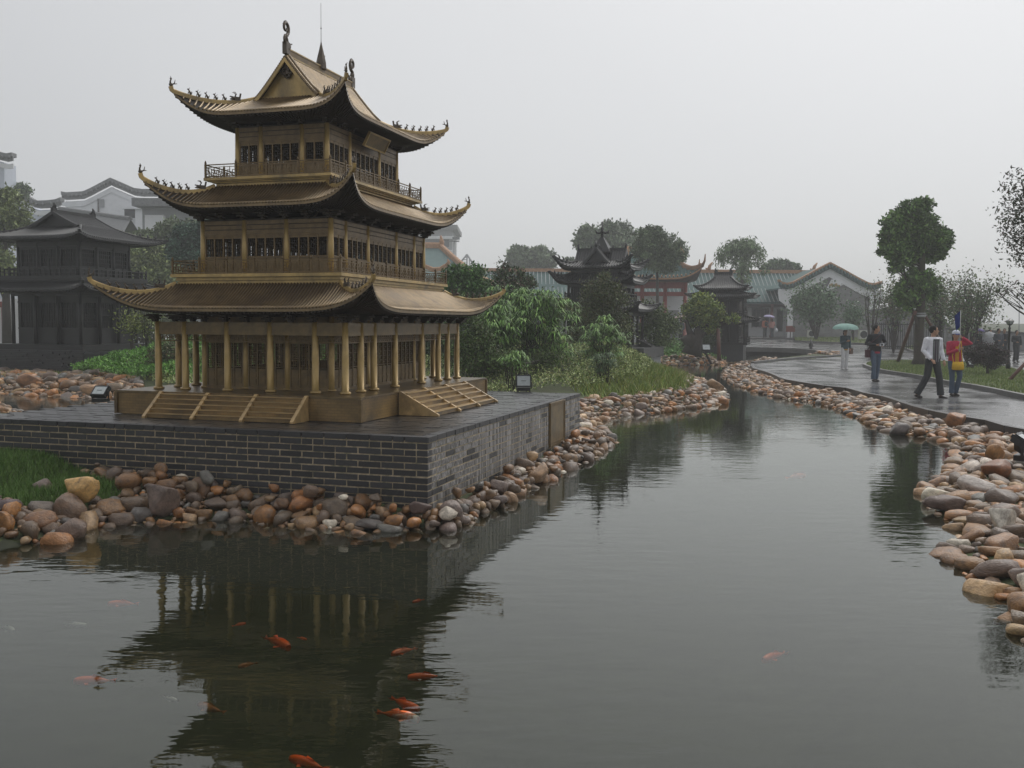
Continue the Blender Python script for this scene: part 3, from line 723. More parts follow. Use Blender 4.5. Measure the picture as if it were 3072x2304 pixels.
_bays = {}
def bay_meshes(w, spec):
    """one bay of a storey: boards and frame, lattice, panels.  spec = (sill z, head z, top z, leaves, door)"""
    key = (round(w, 3), spec)
    if key in _bays: return _bays[key]
    sill, head, top, n, door = spec
    f = MB(); h = w / 2
    # boards over the opening, each one lapped a little
    nb = 3; bz = head + .02
    for i in range(nb):
        a = bz + (top - bz) * i / nb; b = bz + (top - bz) * (i + 1) / nb - .010
        f.box(-h, h, -.016 + .006 * (i % 2), .012, a, b)
    f.cur = 1; f.box(-h, h, -.004, .004, bz, top); f.cur = 0  # near-black backing paints the shade in the gaps between boards
    f.box(-h, h, -.018, .018, head, head + .018)
    lo = 0 if not door else .02
    if door: f.box(-h, h, -.03, .03, 0, .035)
    else: f.box(-h, h, -.018, .018, sill - .014, sill)
    lw = (w - .03) / n
    for i in range(n + 1):
        x = -h + .015 + lw * i
        f.box(x - .009, x + .009, -.014, .014, lo, head)
    p = MB()
    for i in range(n):
        a, b = -h + .015 + lw * i + .009, -h + .015 + lw * (i + 1) - .009
        p.box(a, b, -.004, .004, lo, sill - .014)
        zc = (lo + sill) / 2
        if door:
            for z0_, z1_ in ((lo + .05, lo + .05 + .06), (lo + .13, sill - .07), (sill - .06, sill - .025)):
                p.box(a + .012, b - .012, -.011, -.004, z0_, z1_)
        f.box(a, b, -.010, .010, sill, sill + .008); f.box(a, b, -.010, .010, head - .035, head)
    l = MB()
    for i in range(n):
        a, b = -h + .015 + lw * i + .009, -h + .015 + lw * (i + 1) - .009
        z0_, z1_ = sill + .008, head - .035
        m_ = max(2, int((b - a) / .026)); rows = max(3, int((z1_ - z0_) / .028))
        for j in range(1, m_):
            x = a + (b - a) * j / m_; l.box(x - .0035, x + .0035, -.004, .004, z0_, z1_)
        for r in range(1, rows):
            z = z0_ + (z1_ - z0_) * r / rows
            j0 = random.randrange(m_)
            x0_ = a + (b - a) * (0 if r % 2 else .5) ; x1_ = b if r % 2 == 0 else a + (b - a) * .62
            l.box(min(x0_, x1_), max(x0_, x1_), -.0042, .0042, z - .0035, z + .0035)
        # ring motif
        for q in range(6):
            an = q * PI / 3; cx, cz = (a + b) / 2, (z0_ + z1_) / 2; r_ = (b - a) * .36
            l.bar((cx + r_ * math.cos(an), 0, cz + r_ * math.sin(an)), (cx + r_ * math.cos(an + PI / 3), 0, cz + r_ * math.sin(an + PI / 3)), .006, .008, (0, 1, 0))
    _bays[key] = (f.mesh('window', [BD if not door else M['bronze_board'], M['bronze_soffit']]), l.mesh('lattice', M['bronze_soffit'] if not door else BD), p.mesh('panel', M['bronze_board']))
    return _bays[key]
def storey(xs, ys, hx, hy, z, spec, leaves):
    sill, head, top, door = spec
    for k in range(4):
        cs, out = (xs, hy) if k % 2 == 0 else (ys, hx)
        for a, b in zip(cs, cs[1:]):
            w = b - a - .05
            n = 2 if w < .4 else (4 if w < .7 else 6)
            F_, L_, P_ = bay_meshes(w, (sill, head, top, n, door))
            wn_ = place_side('door' if door else 'window', F_, pag, k, (a + b) / 2, out, z)
            link('lattice', L_, wn_); link('panel', P_, wn_)
storey(X2, Y2, H2X, H2Y, Z(.896), (.27, .60, .90, True), 4)
storey(X2, Y2, H2X, H2Y, Z(2.30), (.215, .475, .665, False), 4)
storey(X3, Y3, H3X, H3Y, Z(3.50), (.20, .47, .665, False), 4)
# transom fretwork and beams of the open gallery on the ground floor
def fret(mb, x0, x1, z0, z1, c=.03, b=.0055):
    n = max(2, int((x1 - x0) / c))
    for i in range(n + 1):
        x = x0 + (x1 - x0) * i / n
        if i % 2 == 0: mb.box(x - b / 2, x + b / 2, -b / 2, b / 2, z0, z0 + (z1 - z0) * .66)
        else: mb.box(x - b / 2, x + b / 2, -b / 2, b / 2, z0 + (z1 - z0) * .33, z1)
    for i in range(n):
        a, e = x0 + (x1 - x0) * i / n, x0 + (x1 - x0) * (i + 1) / n
        zf = z0 + (z1 - z0) * (.66 if i % 2 == 0 else .33)
        mb.box(a, e, -b / 2 - .0004, b / 2 + .0004, zf - b / 2, zf + b / 2)
_bm = {}
for k in range(4):
    cs, out = (X1, H1Y) if k % 2 == 0 else (Y1, H1X)
    for a, b in zip(cs, cs[1:]):
        w = b - a - .06; key = round(w, 3)
        if key not in _bm:
            mb = MB(); h = w / 2
            for i in range(3): mb.box(-h, h, -.020 + .004 * (i % 2), .018, .672 + .05 * i, .672 + .05 * i + .044)
            mb.box(-h, h, -.012, .012, .672, .822); m1 = mb.mesh('beam', M['bronze_board'])
            mb = MB(); fret(mb, -h, h, .60, .668); mb.box(-h, h, -.006, .006, .590, .600); m2 = mb.mesh('hanging_fret', BD)
            _bm[key] = (m1, m2)
        bo = place_side('beam', _bm[key][0], pag, k, (a + b) / 2, out, Z(.896)); link('hanging_fret', _bm[key][1], bo)

# floors between the storeys, with their mouldings
def floor_slab(name, tiers, m=BZ):
    mb = MB()
    for hx, hy, z0, z1 in tiers: mb.box(-hx, hx, -hy, hy, Z(z0), Z(z1))
    return mb.build(name, m, pag)
s2 = floor_slab('balcony_floor', [(1.105, 1.635, 2.165, 2.214), (1.085, 1.615, 2.2141, 2.222), (1.12, 1.655, 2.2221, 2.252), (1.105, 1.64, 2.2521, 2.262), (1.16, 1.70, 2.2621, 2.300)], M['bronze'])
s3 = floor_slab('balcony_floor', [(.765, 1.30, 3.385, 3.43), (.755, 1.29, 3.4301, 3.437), (.80, 1.33, 3.4371, 3.452), (.845, 1.37, 3.4521, 3.463), (.876, 1.405, 3.4631, 3.496)], M['bronze'])
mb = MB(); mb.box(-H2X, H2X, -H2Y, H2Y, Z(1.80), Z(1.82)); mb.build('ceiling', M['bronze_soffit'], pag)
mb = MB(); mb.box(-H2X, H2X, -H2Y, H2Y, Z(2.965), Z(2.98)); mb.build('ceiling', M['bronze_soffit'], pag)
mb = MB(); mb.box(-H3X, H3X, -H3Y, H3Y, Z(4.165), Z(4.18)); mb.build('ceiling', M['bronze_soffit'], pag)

def balustrade(hx, hy, z, h, nx, ny):
    pm = MB(); pm.cbox((0, 0, h * .5), (.022, .022, h)); pm.lathe([(.012, h), (.016, h + .012), (.012, h + .03), (.002, h + .05)], 6); pmesh = pm.mesh('post', BD)
    for k in range(4):
        out, half, n = (hy, hx, nx) if k % 2 == 0 else (hx, hy, ny)
        for i in range(n):
            w = 2 * half / n; a = -half + w * i
            place_side('post', pmesh, pag, k, a, out, z)
            key = ('r', round(w, 3), round(h, 3))
            if key not in _bm:
                mb = MB(); e = w / 2 - .011
                mb.box(-e, e, -.007, .007, h * .93, h); mb.box(-e, e, -.005, .005, h * .76, h * .80); mb.box(-e, e, -.006, .006, .008, .022)
                r1 = mb.mesh('rail', BD); mb = MB(); fret(mb, -e, e, .022, h * .76, .034, .007)
                fret(mb, -e, e, .022, h * .40, .05, .006); _bm[key] = (r1, mb.mesh('fret_panel', BD))
            ro = place_side('rail', _bm[key][0], pag, k, a + w / 2, out, z); link('fret_panel', _bm[key][1], ro)
balustrade(1.14, 1.68, Z(2.300), .165, 6, 8)
balustrade(.858, 1.385, Z(3.496), .165, 4, 7)

# ------------------------------------------------------------------ roofs
class Eave:
    def __init__(s, hx0, hy0, z0, hx1, hy1, z1, E, Lf, pw=7.0, cv=1.3): s.__dict__.update(locals()); del s.__dict__['s']
    def pt(s, k, u, t, dz=0.0):
        a0, a1, b0, b1 = (s.hx0, s.hx1, s.hy0, s.hy1) if k % 2 == 0 else (s.hy0, s.hy1, s.hx0, s.hx1)
        t = min(max(t, 0.0), 1.0); u = min(max(u, -1.0), 1.0); q = abs(u) ** s.pw
        al = u * (a0 + (a1 - a0) * t) + math.copysign(s.E * q * t * t, u)
        ou = b0 + (b1 - b0) * t + s.E * q * t * t
        z = s.z0 + (s.z1 - s.z0) * (1 - (1 - t) ** s.cv) + s.Lf * q * t ** 2.2
        x, y = side_xf(k, al, ou); return Vector((x, y, z + dz))
    def row(s, k, x0):
        """points down the slope at a fixed distance along the eave"""
        a0, a1 = (s.hx0, s.hx1) if k % 2 == 0 else (s.hy0, s.hy1)
        t0 = 0 if abs(x0) <= a0 else (abs(x0) - a0) / (a1 - a0)
        if t0 > .97: return None
        n = 7; out = []
        for i in range(n):
            t = t0 + (1 - t0) * i / (n - 1); out.append(s.pt(k, x0 / (a0 + (a1 - a0) * t), t))
        return out
def half_tube(mb, pts, r, seg=4, endcap=True, lift=.0, nub=True):
    pts = [Vector(p) for p in pts]; b = len(mb.v); n = seg + 1
    d0 = pts[-1] - pts[0]; side = Vector((d0.y, -d0.x, 0)).normalized()
    for i, p in enumerate(pts):
        d = (pts[min(i + 1, len(pts) - 1)] - pts[max(i - 1, 0)]).normalized(); nrm = side.cross(d).normalized()
        if nrm.z < 0: nrm = -nrm
        for j in range(n):
            a = PI * j / seg; mb.v.append(tuple(p + side * math.cos(a) * r + nrm * (math.sin(a) * r * 1.7 + lift)))
    for i in range(len(pts) - 1):
        for j in range(seg):
            mb.f.append((b + i * n + j, b + i * n + j + 1, b + (i + 1) * n + j + 1, b + (i + 1) * n + j)); mb.mi.append(mb.cur); mb.smooth.append(True)
    if endcap:
        q = b + (len(pts) - 1) * n; mb.f.append(tuple(q + j for j in range(n))); mb.mi.append(mb.cur); mb.smooth.append(False)
    if nub:
        p = pts[-1].lerp(pts[-2], .3) + Vector((0, 0, r * 1.2)); w = r * .55
        mb.add([p + Vector((w, 0, 0)), p + Vector((0, w, 0)), p + Vector((-w, 0, 0)), p + Vector((0, -w, 0)), p + Vector((0, 0, r * 1.3))], [(0, 1, 4), (1, 2, 4), (2, 3, 4), (3, 0, 4)])
def usamp(n=40):
    a = np.linspace(-1, 1, n + 1); return [math.copysign(abs(v) ** .75, v) for v in a]
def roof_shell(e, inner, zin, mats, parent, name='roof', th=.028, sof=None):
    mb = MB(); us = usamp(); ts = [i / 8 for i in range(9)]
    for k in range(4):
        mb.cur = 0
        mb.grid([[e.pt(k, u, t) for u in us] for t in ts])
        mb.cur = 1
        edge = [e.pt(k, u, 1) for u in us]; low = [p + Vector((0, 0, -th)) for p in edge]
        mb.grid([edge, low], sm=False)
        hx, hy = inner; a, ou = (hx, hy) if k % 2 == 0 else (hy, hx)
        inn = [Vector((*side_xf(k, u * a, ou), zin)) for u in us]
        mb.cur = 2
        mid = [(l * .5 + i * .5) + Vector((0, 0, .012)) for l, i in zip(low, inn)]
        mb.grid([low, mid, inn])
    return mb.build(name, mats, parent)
def rafters(e, inner, zin, parent, mat_, sp=.047, th=.028, w=.017, nm='rafters'):
    mb = MB()
    for k in range(4):
        hx, hy = inner; a, ou = (hx, hy) if k % 2 == 0 else (hy, hx); a1 = e.hx1 if k % 2 == 0 else e.hy1
        n = int(2 * a1 / sp)
        for i in range(n + 1):
            u = -1 + 2 * i / n; uu = math.copysign(abs(u) ** .93, u)
            p = e.pt(k, uu, .985, -th - .012); q = Vector((*side_xf(k, uu * a, ou), zin - .008)); mb.bar(q, p, w, .022)
    return mb.build(nm, mat_, parent, kind='stuff')
def hip_path(e, k, n=16, t0=0.0, ext=True):
    pts = [e.pt(k, -1, t0 + (1 - t0) * i / n, .012) for i in range(n + 1)]
    if ext:
        d = (pts[-1] - pts[-2]).normalized(); h = Vector((d.x, d.y, 0)).normalized()
        pts.append(pts[-1] + d * .03 + Vector((0, 0, .012))); pts.append(pts[-1] + h * .012 + Vector((0, 0, .04)))
    return pts
def sweep_box(mb, pts, w, h0, h1):
    b = len(mb.v); n = len(pts)
    for i, p in enumerate(pts):
        d = pts[min(i + 1, n - 1)] - pts[max(i - 1, 0)]; s = Vector((d.y, -d.x, 0)); s = s.normalized() if s.length > 1e-6 else Vector((1, 0, 0))
        up = s.cross(d).normalized(); up = up if up.z > 0 else -up
        for j, (a, c) in enumerate(((-1, h0), (1, h0), (1, h1 * .7), (.5, h1), (-.5, h1), (-1, h1 * .7))):
            mb.v.append(tuple(p + s * (w / 2 * a) + up * c))
    for i in range(n - 1):
        for j in range(6):
            q = (j + 1) % 6; mb.f.append((b + i * 6 + j, b + i * 6 + q, b + (i + 1) * 6 + q, b + (i + 1) * 6 + j)); mb.mi.append(mb.cur); mb.smooth.append(False)
    mb.f.append(tuple(b + j for j in range(6))[::-1]); mb.mi.append(mb.cur); mb.smooth.append(False)
    mb.f.append(tuple(b + (n - 1) * 6 + j for j in range(6))); mb.mi.append(mb.cur); mb.smooth.append(False)
FIG = []
for v_ in range(4):
    mb = MB(); q = random.Random(v_)
    mb.tube([(-.012, 0, 0), (-.010, 0, .018), (.002, 0, .036), (.008, 0, .050)], [.012, .013, .009, .007], 7)      # haunches to neck
    mb.ell((.014, 0, .056), (.012, .008, .008), 7, 5); mb.tube([(.010, .0, .030), (.014, 0, .012), (.015, 0, 0)], [.006, .005, .005], 5)
    mb.bar((.004, .005, .060), (.0, .006 + .002 * v_, .072), .004); mb.bar((.004, -.005, .060), (.0, -.006, .071), .004)
    mb.tube([(-.018, 0, .008), (-.026, 0, .022), (-.020 - .004 * v_, 0, .038)], [.004, .004, .002], 5)
    if v_ % 2: mb.bar((-.004, 0, .04), (-.022, 0, .058), .008, .004)
    FIG.append(mb.mesh('ridge_figure', M['bronze_figure']))
mb = MB()                                                      # horned beast head that ends the upper ridge
mb.box(-.05, .01, -.016, .016, 0, .05); mb.ell((.02, 0, .03), (.038, .02, .024), 9, 6); mb.bar((.035, 0, .012), (.07, 0, .018), .022, .012); mb.bar((.03, 0, .045), (.072, 0, .050), .02, .012)
for s in (-1, 1): mb.tube([(.012, s * .012, .05), (-.002, s * .018, .082), (.014, s * .02, .104), (.04, s * .018, .106)], [.007, .006, .005, .002], 6)
mb.bar((-.045, 0, .04), (-.055, 0, .10), .02, .012)
BEAST = mb.mesh('ridge_beast', M['bronze_figure'])
mb = MB()                                                      # creature at the very tip
mb.ell((0, 0, .018), (.022, .014, .018), 8, 6); mb.tube([(.006, 0, .02), (.006, 0, .052), (-.004, 0, .075)], [.011, .009, .006], 6); mb.ell((0, 0, .078), (.012, .009, .010), 7, 5)
mb.tube([(-.012, 0, .02), (-.034, 0, .034), (-.042, 0, .07)], [.008, .006, .003], 6); mb.bar((-.02, 0, .025), (-.058, 0, .032), .01, .006); mb.tube([(.0, .006, .085), (.004, .01, .1)], [.004, .002], 5)
TIPC = mb.mesh('ridge_rider', M['bronze_figure'])
def dress_hip(e, k, parent, t_start=0.0, fig=(.45, .555, .655, .75, .84), beast=.24, w=.036, mat_=None):
    pts = hip_path(e, k, 18, t_start); mb = MB(); sweep_box(mb, pts, w, -.02, .034); mb.build('hip_ridge', mat_ or M['bronze'], parent)
    def at(t): return e.pt(k, -1, t, .044)
    def hd(t):
        d = at(min(t + .03, 1)) - at(t - .03); return math.atan2(d.y, d.x)
    for i, t in enumerate(fig):
        put('ridge_figure', FIG[(i + k) % 4], parent, at(t), hd(t), (1.15,) * 3)
    if beast is not None: put('ridge_beast', BEAST, parent, at(beast) + Vector((0, 0, -.008)), hd(beast), (1.05, 1.2, .95))
    put('ridge_rider', TIPC, parent, Vector(pts[-1]) + Vector((-.01 * math.cos(hd(.97)), -.01 * math.sin(hd(.97)), .0)), hd(.97), (1.2,) * 3)
def tile_rows(e, k, sp, r, parent, mat_, single):
    a1 = e.hx1 if k % 2 == 0 else e.hy1; n = int(2 * a1 * .985 / sp); rest = MB()
    for i in range(n + 1):
        x0 = -a1 * .985 + 2 * a1 * .985 * i / n; pts = e.row(k, x0)
        if pts is None: continue
        if single: mb = MB(); half_tube(mb, pts, r); mb.build('tile_row', mat_, parent)
        else: half_tube(rest, pts, r)
    # short rows in the curled corners
    if not single: return rest
BRK = MB()
for i, (w_, d_, z_) in enumerate(((.05, .06, 0), (.10, .10, .03), (.15, .14, .06))):
    BRK.box(-w_ / 2, w_ / 2, -d_, .0, z_, z_ + .018); BRK.box(-.014, .014, -d_ - .012, .02, z_ + .018, z_ + .03)
BRKM = BRK.mesh('bracket', M['bronze_soffit'])
def pagoda_roof(e, inner, zin, cols, zc, single_sides, rows_mat):
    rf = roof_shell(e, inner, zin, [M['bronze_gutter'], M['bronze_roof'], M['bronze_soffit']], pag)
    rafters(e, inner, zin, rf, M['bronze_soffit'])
    rest = MB()
    for k in range(4):
        r = tile_rows(e, k, .0415, .0125, rf, rows_mat, k in single_sides)
        if r: rest.add(r.v, r.f); rest.smooth = [True] * len(rest.f)
    rest.build('tile_rows', rows_mat, rf, kind='stuff')
    xs, ys, hx, hy = cols
    for k in range(4):
        cs, out = (xs, hy) if k % 2 == 0 else (ys, hx)
        mids = [(a + b) / 2 for a, b in zip(cs, cs[1:]) if b - a > .5]
        for a in sorted(set(cs) | set(mids)): place_side('bracket', BRKM, pag, k, a, out + .01, zc)
    return rf
e1 = Eave(1.116, 1.645, Z(2.175), 1.68, 2.13, Z(1.868), .145, .30)
e2 = Eave(.775, 1.305, Z(3.392), 1.27, 1.74, Z(3.115), .13, .31)
r1 = pagoda_roof(e1, (1.29, 1.84), Z(1.835), (X1, Y1, H1X, H1Y), Z(1.722), (0, 1), M['bronze_roof'])
r2 = pagoda_roof(e2, (.91, 1.45), Z(3.06), (X2, Y2, H2X, H2Y), Z(2.965), (0,), M['bronze_roof'])
for e, r in ((e1, r1), (e2, r2)):
    for k in range(4): dress_hip(e, k, r)
# top roof: hip and gable
GX_, GY_, GZ_ = .44, .87, Z(4.535)
e3 = Eave(GX_, GY_, GZ_, 1.03, 1.45, Z(4.262), .13, .25, 7.0, 1.15)
r3 = pagoda_roof(e3, (.655, 1.06), Z(4.22), (X3, Y3, H3X, H3Y), Z(4.165), (0,), M['bronze_roof'])
for k in range(4): dress_hip(e3, k, r3, 0.0, beast=.30)
RZ = Z(5.04); GO = .93
def up_slope(t, s): return Vector((s * GX_ * (1 - t), 0, GZ_ + (RZ - GZ_) * (t ** 1.12)))
mb = MB()
for s in (-1, 1):
    prof = [up_slope(i / 8, s) for i in range(9)]
    for dz, fl in ((0, s > 0), (-.02, s < 0)):
        mb.grid([[p + Vector((0, yy, dz)) for yy in (-GO, GO)] for p in prof], flip=fl)
    for yy in (-GO, GO):
        mb.grid([[p + Vector((0, yy, 0)) for p in prof], [p + Vector((0, yy, -.02)) for p in prof]], sm=False)
gs = mb.build('gable_slope', M['bronze_gutter'], r3)
mb = MB()
for s in (-1, 1):
    n = int(2 * GO / .0415)
    for i in range(n + 1):
        y = -GO + .012 + (2 * GO - .024) * i / n
        half_tube(mb, [up_slope(t, s) + Vector((0, y, .0)) for t in (1, .8, .6, .4, .2, 0)], .0125, nub=False)
mb.build('tile_rows', M['bronze_roof'], gs, kind='stuff')
for s in (-1, 1):                                             # gable end walls
    y = s * (GO - .075)
    mb = MB(); mb.add([(-GX_ + .03, y, GZ_ - .02), (GX_ - .03, y, GZ_ - .02), (0, y, RZ - .03), (-GX_ + .03, y - s * .02, GZ_ - .02), (GX_ - .03, y - s * .02, GZ_ - .02), (0, y - s * .02, RZ - .03)], [(0, 1, 2), (3, 5, 4), (0, 3, 4, 1), (1, 4, 5, 2), (2, 5, 3, 0)])
    mb.build('gable_wall', M['bronze'], r3)
    mb = MB(); mb.box(-GX_ + .02, GX_ - .02, min(y + s * .003, y + s * .02), max(y + s * .003, y + s * .02), GZ_ - .02, GZ_ + .035)
    mb.box(-GX_ - .02, GX_ + .02, min(y + s * .002, y + s * .06), max(y + s * .002, y + s * .06), GZ_ - .05, GZ_ - .021)
    mb.build('gable_sill', M['bronze'], r3)
    mb = MB()
    for q in (-1, 1):
        pr = [up_slope(i / 8, q) + Vector((0, s * (GO + .008), -.045)) for i in range(9)]
        sweep = [p for p in pr]; b = len(mb.v)
        for p in sweep: mb.v += [tuple(p + Vector((0, .012, .03))), tuple(p + Vector((0, -.012, .03))), tuple(p + Vector((0, -.012, -.03))), tuple(p + Vector((0, .012, -.03)))]
        for i in range(8):
            for j in range(4): mb.f.append((b + i * 4 + j, b + i * 4 + (j + 1) % 4, b + i * 4 + 4 + (j + 1) % 4, b + i * 4 + 4 + j)); mb.mi.append(0); mb.smooth.append(False)
    mb.build('bargeboard', M['bronze'], r3)
    mb = MB(); n = 22
    for q in (-1, 1):
        for i in range(n):
            p = up_slope((i + .5) / n, q) + Vector((0, s * (GO + .004), -.006)); mb.tube([p - Vector((0, s * .03, 0)), p + Vector((0, s * .018, 0))], .0105, 7)
        half_tube(mb, [up_slope(t, q) + Vector((0, s * (GO - .055), .012)) for t in (1, .75, .5, .25, 0)], .022, nub=False)
    mb.build('verge_tiles', M['bronze_dark'], r3, kind='stuff')
    mb = MB()                                                  # carved hanging ornament under the apex
    for i in range(16):
        an = 2 * PI * i / 16; rr = .05 + .02 * math.sin(3 * an); mb.ell((rr * 1.15 * math.cos(an), y + s * .03, RZ - .20 + rr * .8 * math.sin(an)), (.022, .012, .018), 6, 4)
    mb.ell((0, y + s * .03, RZ - .20), (.04, .02, .035), 8, 5); mb.ell((0, y + s * .03, RZ - .135), (.03, .015, .03), 8, 5)
    mb.build('gable_ornament', M['bronze_figure'], r3)
mb = MB(); mb.box(-.022, .022, -.90, .90, RZ - .02, RZ + .085); mb.cur = 1; mb.box(-.034, .034, -.90, .90, RZ - .005, RZ + .012); mb.box(-.03, .03, -.90, .90, RZ + .0852, RZ + .10)
mb.build('main_ridge', [M['bronze_dark'], M['bronze']], r3)
def spiral_beast():
    mb = MB(); mb.box(-.03, .03, -.045, .045, -.04, .13); mb.ell((0, .05, .09), (.026, .055, .05), 9, 6); mb.bar((0, .08, .05), (0, .12, .03), .03, .02); mb.bar((0, .085, .12), (0, .125, .14), .026, .018)
    mb.tube([(0, -.03, .10), (0, -.045, .19), (0, -.035, .235)], [.022, .018, .008], 7)
    pts, rad = [], []
    for i in range(26):
        a = -PI * .5 + i * .33; r_ = .085 - .0026 * i
        pts.append((0, -.0 + r_ * math.cos(a) * .9 - .015 + .0005 * i, .33 + r_ * 1.25 * math.sin(a) * (1 if i < 14 else .9))); rad.append(.024 - .0005 * i)
    pts = [(0, .01, .12), (0, -.005, .18)] + pts; rad = [.03, .027] + rad
    mb.tube(pts, rad, 8, flat=1.0)
    for i in range(3, 16, 1):
        p = Vector(pts[i]); c = Vector((0, -.015, .33)); d = (p - c).normalized(); mb.bar(p, p + d * .032, .008, .012, (1, 0, 0))
    return mb.mesh('ridge_dragon', M['bronze_figure'])
SPB = spiral_beast()
put('ridge_dragon', SPB, r3, (0, -.90, RZ + .06), 0, (1, 1, .86)); put('ridge_dragon', SPB, r3, (0, .90, RZ + .06), PI, (1, 1, .86))
mb = MB(); mb.lathe([(.075, 0), (.07, .05), (.066, .10), (.05, .17), (.03, .25), (.012, .33), (.004, .37)], 8, (0, 0, RZ + .06), sm=False)
for i in range(26):
    a = random.uniform(0, 2 * PI); h = random.uniform(.02, .26); r_ = .072 * (1 - h / .40); mb.ell((r_ * math.cos(a), r_ * math.sin(a), RZ + .06 + h), (.014, .014, .012), 5, 4)
fin = mb.build('finial', M['bronze_figure'], r3)
mb = MB(); mb.tube([(0, 0, RZ + .42), (0, 0, RZ + .93)], [.004, .0025], 5); mb.ell((0, 0, RZ + .60), (.010, .010, .012), 6, 5); mb.build('lightning_rod', M['metal_black'], r3)
# hanging name board under the right-hand eave
mb = MB(); nb_m = Matrix.Translation((.80, .02, Z(4.10))) @ Matrix.Rotation(math.radians(28), 4, 'Y')
mb.cbox((0, 0, 0), (.02, .60, .17), nb_m); mb.cur = 1
for a_, b_, c_, d_ in ((-.315, -.295, -.1, .1), (.295, .315, -.1, .1), (-.295, .295, .08, .1), (-.295, .295, -.1, -.08)): mb.box(-.012, .022, a_, b_, c_, d_, nb_m)
mb.build('name_board', [M['bronze_board'], BZ], pag)

# ================================================================== STONES ALONG THE WATER
def cobble_mesh(seed, sub, m):
    q = random.Random(seed); bm = bmesh.new(); bmesh.ops.create_icosphere(bm, subdivisions=sub, radius=1.0)
    planes = [(Vector((q.gauss(0, 1), q.gauss(0, 1), q.gauss(0, .8))).normalized(), q.uniform(.46, .82)) for _ in range(q.choice((4, 6, 8, 10)))]
    off = Vector((q.uniform(0, 50), q.uniform(0, 50), q.uniform(0, 50))); from mathutils import noise as nz
    for v in bm.verts:
        p = v.co.normalized(); p = Vector([math.copysign(abs(c) ** .86, c) for c in p]); p *= 1 + .30 * nz.noise(p * 1.0 + off) + .12 * nz.noise(p * 2.6 + off) + .03 * nz.noise(p * 7 + off)
        for n_, h in planes:
            d = p.dot(n_)
            if d > h: p -= n_ * (d - h) * .9
        v.co = p
    me = bpy.data.meshes.new('stone'); bm.to_mesh(me); bm.free(); me.materials.append(m)
    me.polygons.foreach_set('use_smooth', [True] * len(me.polygons)); return me
ST_HI = [cobble_mesh(s, 3, M['stone_one']) for s in range(14)]
ST_MID = [cobble_mesh(s, 2, M['stone_one']) for s in range(14)]
def arr(me):
    V = np.empty(len(me.vertices) * 3); me.vertices.foreach_get('co', V); F = np.empty(len(me.polygons) * 3, int); me.polygons.foreach_get('vertices', F); return V.reshape(-1, 3), F.reshape(-1, 3)
ARR_MID = [arr(m) for m in ST_MID]; ARR_LO = [arr(cobble_mesh(s, 1, M['stone_one'])) for s in range(14)]
PAL = [('grey brown', (.165, .112, .070), 32), ('mauve grey', (.155, .112, .086), 9), ('warm brown', (.235, .125, .050), 30), ('rusty orange', (.37, .160, .048), 12), ('slate grey', (.135, .125, .108), 6), ('sandy tan', (.40, .26, .135), 8), ('creamy white', (.62, .55, .44), 2)]
PALW = [p[2] for p in PAL]
plat_rect = [plat(-PLX - .02, -.03), plat(.03, -.03), plat(.03, PLY + .03), plat(-PLX - .02, PLY + .03)]
right_bank = [tuple(p) for p in bank_right] + [tuple(on_z(2262, 1088, 0)[:2])] + [p for p in kerb_line if p[1] > 1.0] + [(3.4, 1.5), (3.0, 4.0)]
pool_bank = xy([(-200, 1108), (-60, 1108), (20, 1110), (110, 1118), (190, 1130), (262, 1146), (345, 1156), (420, 1163), (420, 1195), (300, 1215), (254, 1205), (141, 1190), (0, 1178), (-200, 1176)], .0)
pool_near = xy([(-200, 1206), (-40, 1212), (30, 1222), (66, 1236), (60, 1262), (-200, 1262)], -.1)
def inflate(poly, P, r): return in_poly(P, poly) | (seg_dist(P, poly) < r)
ZONES = []
def zone_pts(name, poly, cond, dens):
    return name, poly, cond, dens
P_ = lambda q: np.array([q])
def cond_right(Q): return ((seg_dist(Q, pond_poly) < 12)) & ~in_poly(Q, path_poly) & (seg_dist(Q, kerb_line, False) > .10)
def cond_front(Q): return ~inflate(plat_rect, Q, .07) & ~in_poly(Q, wedge)
def cond_isle(Q):
    d = seg_dist(Q, pond_poly); w = np.where(Q[:, 0] > 5.2, 1.5, np.where((Q[:, 1] > 16), 1.12, .95))
    return (d < w) & ~inflate(plat_rect, Q, .08) & (Q[:, 1] > 9)
front_zone = [plat(-8.5, -2.2), plat(-8.5, -.9), plat(-5.6, -.8), plat(-4.9, -.40), plat(-4.45, -.05), plat(.9, -.05), plat(.5, -1.2)] + [p for p in bank_isle if p[1] < 10 and p[0] < 0.2][::1]
fz = [plat(-9, -3.2), plat(-9, -.95), plat(-5.6, -.86), plat(-4.95, -.42), plat(-4.45, -.06), plat(.06, -.06), plat(.08, 6.5), plat(1.4, 7.6), plat(3.2, 7.6), plat(1.6, 3.5), plat(.9, -.2), plat(.5, -1.4)]
isle_zone = [plat(.05, 6.3), plat(-.6, 6.6), (-1.5, 19), (1.5, 25), (4.5, 30), (6.5, 34), (10, 33), (9, 25), (5, 18), plat(2.6, 6.4)]
far_zone = xy([(1980, 1060), (2225, 1066), (2235, 1092), (1980, 1104)], 0)
inl_zone = xyl([(2262, 1046), (2365, 1048), (2447, 1054), (2510, 1061), (2524, 1066), (2500, 1069.5), (2440, 1061), (2365, 1056), (2262, 1053)])
inl_near = xyl([(2262, 1085), (2330, 1079), (2330, 1082), (2262, 1090)])
